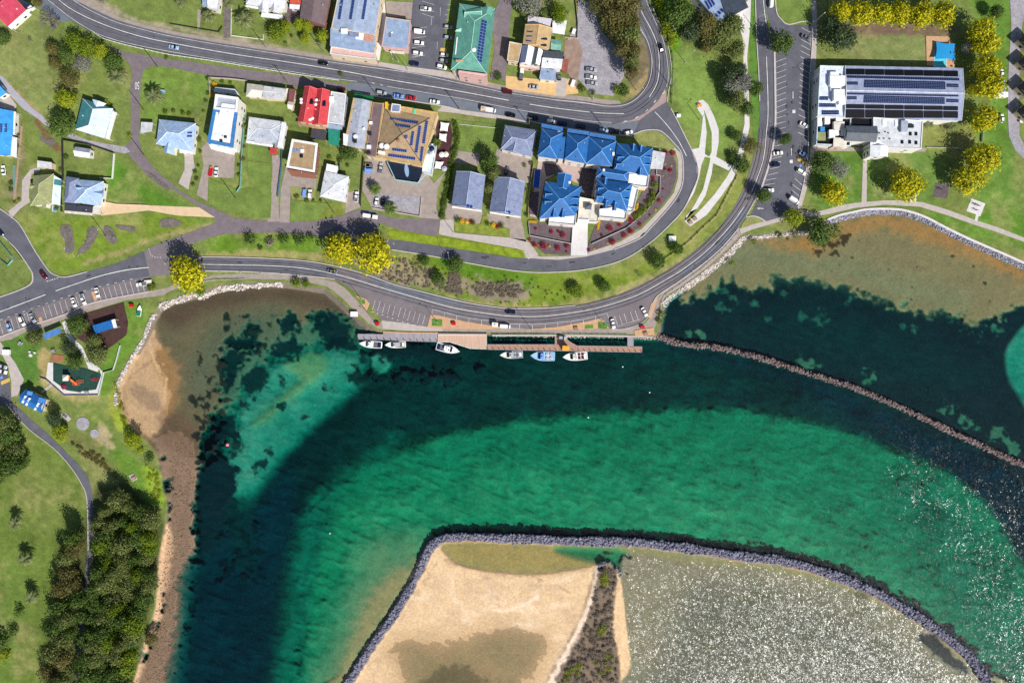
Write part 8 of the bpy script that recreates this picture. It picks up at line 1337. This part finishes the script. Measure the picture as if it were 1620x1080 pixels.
for p, h, m, lab in (([(836, 352), (838, 373), (904, 386), (906, 358)], 1.3, WHT, 'white fence around the western resort garden'), ([(936, 386), (991, 361), (1023, 334), (1043, 304), (1044, 279), (1038, 277), (1038, 270)], 1.3, WHT, 'white fence curving through the eastern resort garden'), ([(64, 597), (74, 600), (103, 625), (157, 624.5), (165, 589), (180, 585), (186, 566), (191, 546)], 1.1, RAIL, 'metal fence around the playground'), ([(100, 222), (140, 229), (181, 243)], 1.5, FD, 'dark paling fence below the gravel track'), ([(182, 244), (179, 283), (160, 282)], 1.4, WHT, 'white fence of the shed lawn'), ([(100, 224), (101, 280), (97, 300), (99, 335)], 1.5, FD, 'dark paling fence between olive and pale blue houses'), ([(270, 38.5), (346, 51.5), (352, 43)], .9, FD, 'low dark fence of the white house front lawn'), ([(367, 0), (366, 57), (417, 63.5), (417, 56)], .9, WHT, 'white fence around the largest front-yard palm'), ([(388, 182), (384, 240), (381, 296), (376, 304)], 1.5, FTEAL, 'pale teal fence between modern and grey houses'), ([(447, 236), (446, 262), (440, 312)], 1.5, mat('fence_blue', (70, 110, 150), .6, .1), 'blue fence beside the twin concrete drives'), ([(332, 124), (366, 126), (392, 129)], 1.5, FW, 'masonry street wall of the modern house'), ([(332, 124), (334, 156)], 1.5, FW, 'short masonry side wall of the modern house'), ([(576, 250), (574, 275), (571, 318), (571, 326)], 1.6, FD, 'dark fence between cottage and pub yard'), ([(590, 329), (664, 342.5), (667, 313)], .9, FW, 'low wall around the pub gravel bed'), ([(844, 258), (838, 300), (835, 345)], 1.6, WALLP, 'pink wall between slate house and resort pool'), ([(36, 200), (30, 260), (24, 318)], 1.1, FT, 'timber fence of the narrow plant nursery garden'), ([(24, 262), (24, 314)], 1.2, FTEAL, 'teal trellis by the twin-track drive'), ([(537, 252), (538, 290)], 1.4, FD, 'dark fence behind the white cottage'), ([(1465, 233.5), (1520, 235)], .8, RAIL, 'thin rail south of the leaning palms'), ([(910, 0), (914, 38), (913, 62), (893, 60)], 1.3, FT, 'timber fence round the grass behind the motel'), ([(727, 197), (784, 203)], .6, WHT, 'row of white posts across the pub lawn'), ([(1472, 0), (1560, 5)][0:0] + [(1553, 175), (1554, 192), (1552, 225)], 1.2, RAIL, 'thin fence running between the east figs'), ([(160, 318), (185, 323), (235, 325)], .6, FW, 'low edging wall above the sand-coloured drive'), ([(0, 380), (20, 405), (21, 412), (14, 420), (2, 410)], 1.2, FTEAL, 'teal fence of the corner plot by the side street')):
    fence(p, h, m, lab, post=3.2, cap=24, z=LAND + .02)
BO = [(348, 431), (381, 431.5), (413, 433), (445, 433.5), (475, 437)] + [(1095, 431), (1120, 411.5), (1144, 389.5), (1165, 366), (1070, 448)]
for x, y in BO:
    t = thing('bollard', GG(x, y), 'short white bollard on the verge between road and footpath', 'bollard', 'white bollards along the bay roads'); b = MB(); b.tube(t.location, t.location + Vector((0, 0, .8)), .14, .12, 8); b.build('shaft', WHT, t); b = MB(); b.tube(t.location + Vector((0, 0, .8)), t.location + Vector((0, 0, .95)), .15, .06, 8); b.build('cap', PT['silver'], t)
for i in range(10):
    x = 590 + i * 8.0; y = 489 + i * 2.6; t = thing('wheel_stop', GG(x - 1, y + 4), 'low white wheel stop at the head of the jetty parking bays', 'wheel stop', 'wheel stops of the jetty car park', -.3); b = MB(); b.box(0, 0, .06, .7, .25, .14); b.build('block', WHT, t, (0, 0, 0))
# ------------------------------------------------------------------ sails, umbrellas, pools, park furniture
def sail(q, z, m, label, name='shade_sail'):
    P = [G(x, y, z + (.5 if i % 2 else -.2)) for i, (x, y) in enumerate(q)]; t = thing(name, (P[0].x, P[0].y, LAND), label, 'shade sail'); c = sum(P, Vector()) / 4; b = MB(); n = 6
    def at(u, v):
        p = P[0].lerp(P[1], u).lerp(P[3].lerp(P[2], u), v); k = .12 * (math.sin(math.pi * u) * (1 if v in (0, 1) else 0) + math.sin(math.pi * v) * (1 if u in (0, 1) else 0)); return p.lerp(c, k)
    for i in range(n):
        for j in range(n): f = [at(i / n, j / n), at((i + 1) / n, j / n), at((i + 1) / n, (j + 1) / n), at(i / n, (j + 1) / n)]; b.face(f if (f[1] - f[0]).cross(f[3] - f[0]).z > 0 else f[::-1])
    b.build('cloth', m, t)
    for p in P: b = MB(); b.tube((p.x, p.y, LAND), p, .07, n=6); b.build('post', STEEL, t)
SW = mat('sail_white', (236, 236, 232), .8, .04); sail([(697, 193), (711, 195), (708, 208), (696, 207)], 3.4, SW, 'white shade sail at the street end of the pub garden'); sail([(695, 211), (707, 212), (706, 225), (694, 222)], 3.4, SW, 'white shade sail beside the palm in the pub garden'); sail([(689, 255), (702, 256), (699, 268), (687, 267)], 3.4, SW, 'white shade sail at the yard end of the pub garden')
sail([(1481, 66), (1511, 69), (1512, 95), (1479, 94)], 4.0, mat('sail_blue', (30, 140, 200), .8, .06), 'bright blue shade sail over the paddling pool')
def pool(q, label, m, deckm):
    P = [GG(x, y) for x, y in q]; t = thing('pool', P[0], label, 'pool'); b = MB(); b.face([p + Vector((0, 0, .03)) for p in (P if (P[1] - P[0]).cross(P[2] - P[1]).z > 0 else P[::-1])]); b.build('pool_water', m, t); b = MB(); ribbon(b, q, .4, GZ - .01, 0, .12, None, True); b.build('edge', deckm, t)
POOLW = mat('pool_blue', (16, 70, 170), .05, .1, .6, spec=.5); pool([(846, 268), (856, 269), (853, 298), (843, 297)], 'narrow deep blue swimming pool of the resort', POOLW, CONC); pool([(1478, 80), (1497, 82), (1497, 108), (1477, 107)], 'aqua paddling pool beside the club', mat('pool_aqua', (90, 200, 214), .05, .1, .6), CONCW); pool([(83.5, 326), (90, 327), (89, 335), (83, 334)], 'tiny bright blue plunge pool by the olive house', mat('pool_bright', (40, 160, 230), .05, .1), CONCW)
for x, y, c, lab in ((699, 245, 'white', 'white table umbrella at the left of the pub garden'), (705.5, 244.5, 'cream', 'cream table umbrella beside the pub hedge'), (684.5, 238.5, 'navy', 'dark table umbrella on the white pub terrace'), (685, 248, 'white', 'white table umbrella on the white pub terrace'), (703, 267, 'silver', 'grey table umbrella at the yard wall of the pub garden')):
    p = G(x, y, LAND + 2.4); t = thing('umbrella', (p.x, p.y, LAND + (3.75 if x < 690 else .1)), lab, 'umbrella'); z = t.location.z + 2.4; b = MB(); R8 = [(p.x + 1.35 * math.cos(a * .785), p.y + 1.35 * math.sin(a * .785), z) for a in range(8)]
    for a in range(8): b.face([R8[a], R8[(a + 1) % 8], (p.x, p.y, z + .5)])
    b.build('canopy', PT[c], t); b = MB(); b.tube((p.x, p.y, t.location.z), (p.x, p.y, z + .45), .04, n=6); b.build('pole', STEEL, t)
def table(px, py, deg, label, m=None):
    t = thing('picnic_table', GG(px, py), label, 'table', None, math.radians(deg)); m = m or STEEL; o0 = (0, 0, 0); b = MB(); b.box(0, 0, .75, 1.9, .8, .07); b.build('tabletop', m, t, o0)
    for s in (-1, 1): b = MB(); b.box(0, s * .75, .45, 1.9, .3, .06); b.build('bench', m, t, o0)
    for s in (-1, 1): b = MB(); b.box(s * .65, 0, .37, .1, 1.5, .7); b.build('leg', DARKM, t, o0)
sh('slab', [(29, 541), (34, 539), (37, 543), (32, 547)], CONC); table(32.5, 543, 60, 'picnic table on its small slab near the west footpath'); table(103, 659, -40, 'picnic table below the toilet block'); table(212, 756, 30, 'picnic table alone on the slab above the beach grass', FT); table(85, 555, 20, 'picnic table at the playground gate'); table(1443, 313, 60, 'picnic table beside the promenade fig'); table(1106, 167, 20, 'orange-topped table at the head of the hairpin path', mat('orange_board', (226, 150, 40), .7, .05)); table(1099, 346, 30, 'brown seat table at the lower end of the ramp', WOOD); table(1092, 352, 30, 'brown seat table at the very end of the ramp', WOOD); table(138, 620, 0, 'bench table on the pale edge of the playground')
table(911, 519, 5, 'bench table on the paving by the jetty road', WOOD); table(1021, 527, 15, 'bench table on the paving at the east end of the promenade', WOOD)
for i, (x, y, lab) in enumerate(((1541, 324, 'tallest black exercise machine on the pale park slab'), (1546, 326, 'black exercise machine in the middle of the park slab'), (1543, 333, 'low black exercise machine at the edge of the park slab'), (1487, 300, 'black swing frame on the square mulch patch'))):
    p = GG(x, y); t = thing('exercise_machine', p, lab, 'exercise machine'); b = MB(); b.tube(p + Vector((-.7, 0, 0)), p + Vector((-.7, 0, 1.9 - .2 * i)), .08); b.tube(p + Vector((.7, 0, 0)), p + Vector((.7, 0, 1.9 - .2 * i)), .08); b.tube(p + Vector((-.75, 0, 1.8 - .2 * i)), p + Vector((.75, 0, 1.8 - .2 * i)), .08); b.build('frame', DARKM, t); b = MB(); b.box(p.x, p.y + .3, .5 + p.z, .9, .5, .1); b.build('seat', DARKM, t)
OR = mat('play_orange', (224, 110, 50), .6, .08); p = GG(110, 597); t = thing('play_tower', p, 'playground tower with pale roof and orange slide', 'play tower'); b = MB(); [b.tube(p + Vector((x, y, 0)), p + Vector((x, y, 3)), .07) for x in (-1, 1) for y in (-1, 1)]; b.build('frame', DARKM, t); b = MB(); b.box(p.x, p.y, p.z + 1.4, 2.2, 2.2, .1); b.build('platform', OR, t); b = MB(); b.loft([[(p.x - 1.4, p.y - 1.4, p.z + 3), (p.x + 1.4, p.y - 1.4, p.z + 3), (p.x + 1.4, p.y + 1.4, p.z + 3), (p.x - 1.4, p.y + 1.4, p.z + 3)], [(p.x - .1, p.y - .1, p.z + 4), (p.x + .1, p.y - .1, p.z + 4), (p.x + .1, p.y + .1, p.z + 4), (p.x - .1, p.y + .1, p.z + 4)]]); b.build('roof', PT['cream'], t); b = MB(); b.face([p + Vector(v) for v in ((1, -1.2, 1.4), (3.2, -3.6, .2), (4, -3.0, .2), (1.6, -.6, 1.4))]); b.build('slide', OR, t)
for x, y, lab in ((121, 607, 'orange climbing frame at the middle of the playground'), (127, 603, 'orange spring rocker frame east of the slide'), (150, 600, 'red ladder frame at the east end of the playground')):
    p = GG(x, y); t = thing('climbing_frame', p, lab, 'climbing frame'); b = MB(); n = 6
    for k in range(n): a0, a1 = 3.14 * k / n, 3.14 * (k + 1) / n; [b.tube(p + Vector((1.5 * math.cos(a0), s, 1.6 * math.sin(a0))), p + Vector((1.5 * math.cos(a1), s, 1.6 * math.sin(a1))), .08, n=5) for s in (-.6, .6)]; b.tube(p + Vector((1.5 * math.cos(a0), -.6, 1.6 * math.sin(a0))), p + Vector((1.5 * math.cos(a0), .6, 1.6 * math.sin(a0))), .06, n=5)
    b.build('bars', OR if 'red' not in lab else PT['red'], t)
p = GG(101, 611); t = thing('trampoline_mound', p, 'dark red round play mound on the green floor', 'play mound'); b = MB(); b.loft([[(p.x + r * math.cos(a * .524), p.y + r * math.sin(a * .524), p.z + z) for a in range(12)] for r, z in ((1.5, 0), (1.1, .5), (.3, .7))]); b.build('dome', mat('mound_red', (110, 34, 60), .8, .1), t)
for x, y, lab, m in ((209, 483.5, 'red box on the waterside lawn', PT['red']), (582, 262, 'yellow bin in the corner of the pub yard', mat('bin_yellow', (230, 190, 30), .6, .05)), (583.5, 270, 'blue skip in the corner of the pub yard', PT['blue']), (585, 264, 'grey skip between yellow and blue in the pub yard', PT['grey']), (718, 512, 'red and dark sign box beside the jetty bed', PT['red']), (1016, 517, 'red bin behind the last jetty bay', PT['red']), (597, 512, 'red lifebuoy cabinet by the ramp top', PT['red']), (1073, 154 + 30, 'white box on the verge by the ramp meadow', PT['white']), (561, 497, 'small white shelter box at the boat ramp edge', PT['white']), (1063, 378, 'white sign board on the upper bank', PT['white']), (259, 146, 'small pale post box by the lone lawn palm', PT['sky']), (12, 557, 'white seat block on the concrete by the left edge', PT['white'])):
    p = GG(x, y); t = thing('bin' if 'bin' in lab else 'box', p, lab, 'box'); big = 1.6 if 'skip' in lab or 'shelter' in lab or 'board' in lab or 'seat' in lab else .9; b = MB(); b.prism([(p.x + u * big, p.y + v * big * .7) for u, v in ((-1, -1), (1, -1), (1, 1), (-1, 1))], p.z, p.z + 1.1); b.build('bin_body', m, t); b = MB(); b.prism([(p.x + u * big * 1.06, p.y + v * big * .76) for u, v in ((-1, -1), (1, -1), (1, 1), (-1, 1))], p.z + 1.1, p.z + 1.2); b.build('lid', m, t)
for i, (x, y) in enumerate(((49, 562), (55.5, 558), (47.5, 556.5))):
    p = GG(x, y); t = thing('stone_seat', p, ('largest round concrete seat on the west lawn', 'ring-shaped concrete seat on the west lawn', 'smallest concrete seat on the west lawn')[i], 'seat'); b = MB(); r = (.8, .55, .5)[i]; b.tube(p, p + Vector((0, 0, .45)), r, r, 12); b.build('block', CONCW, t)
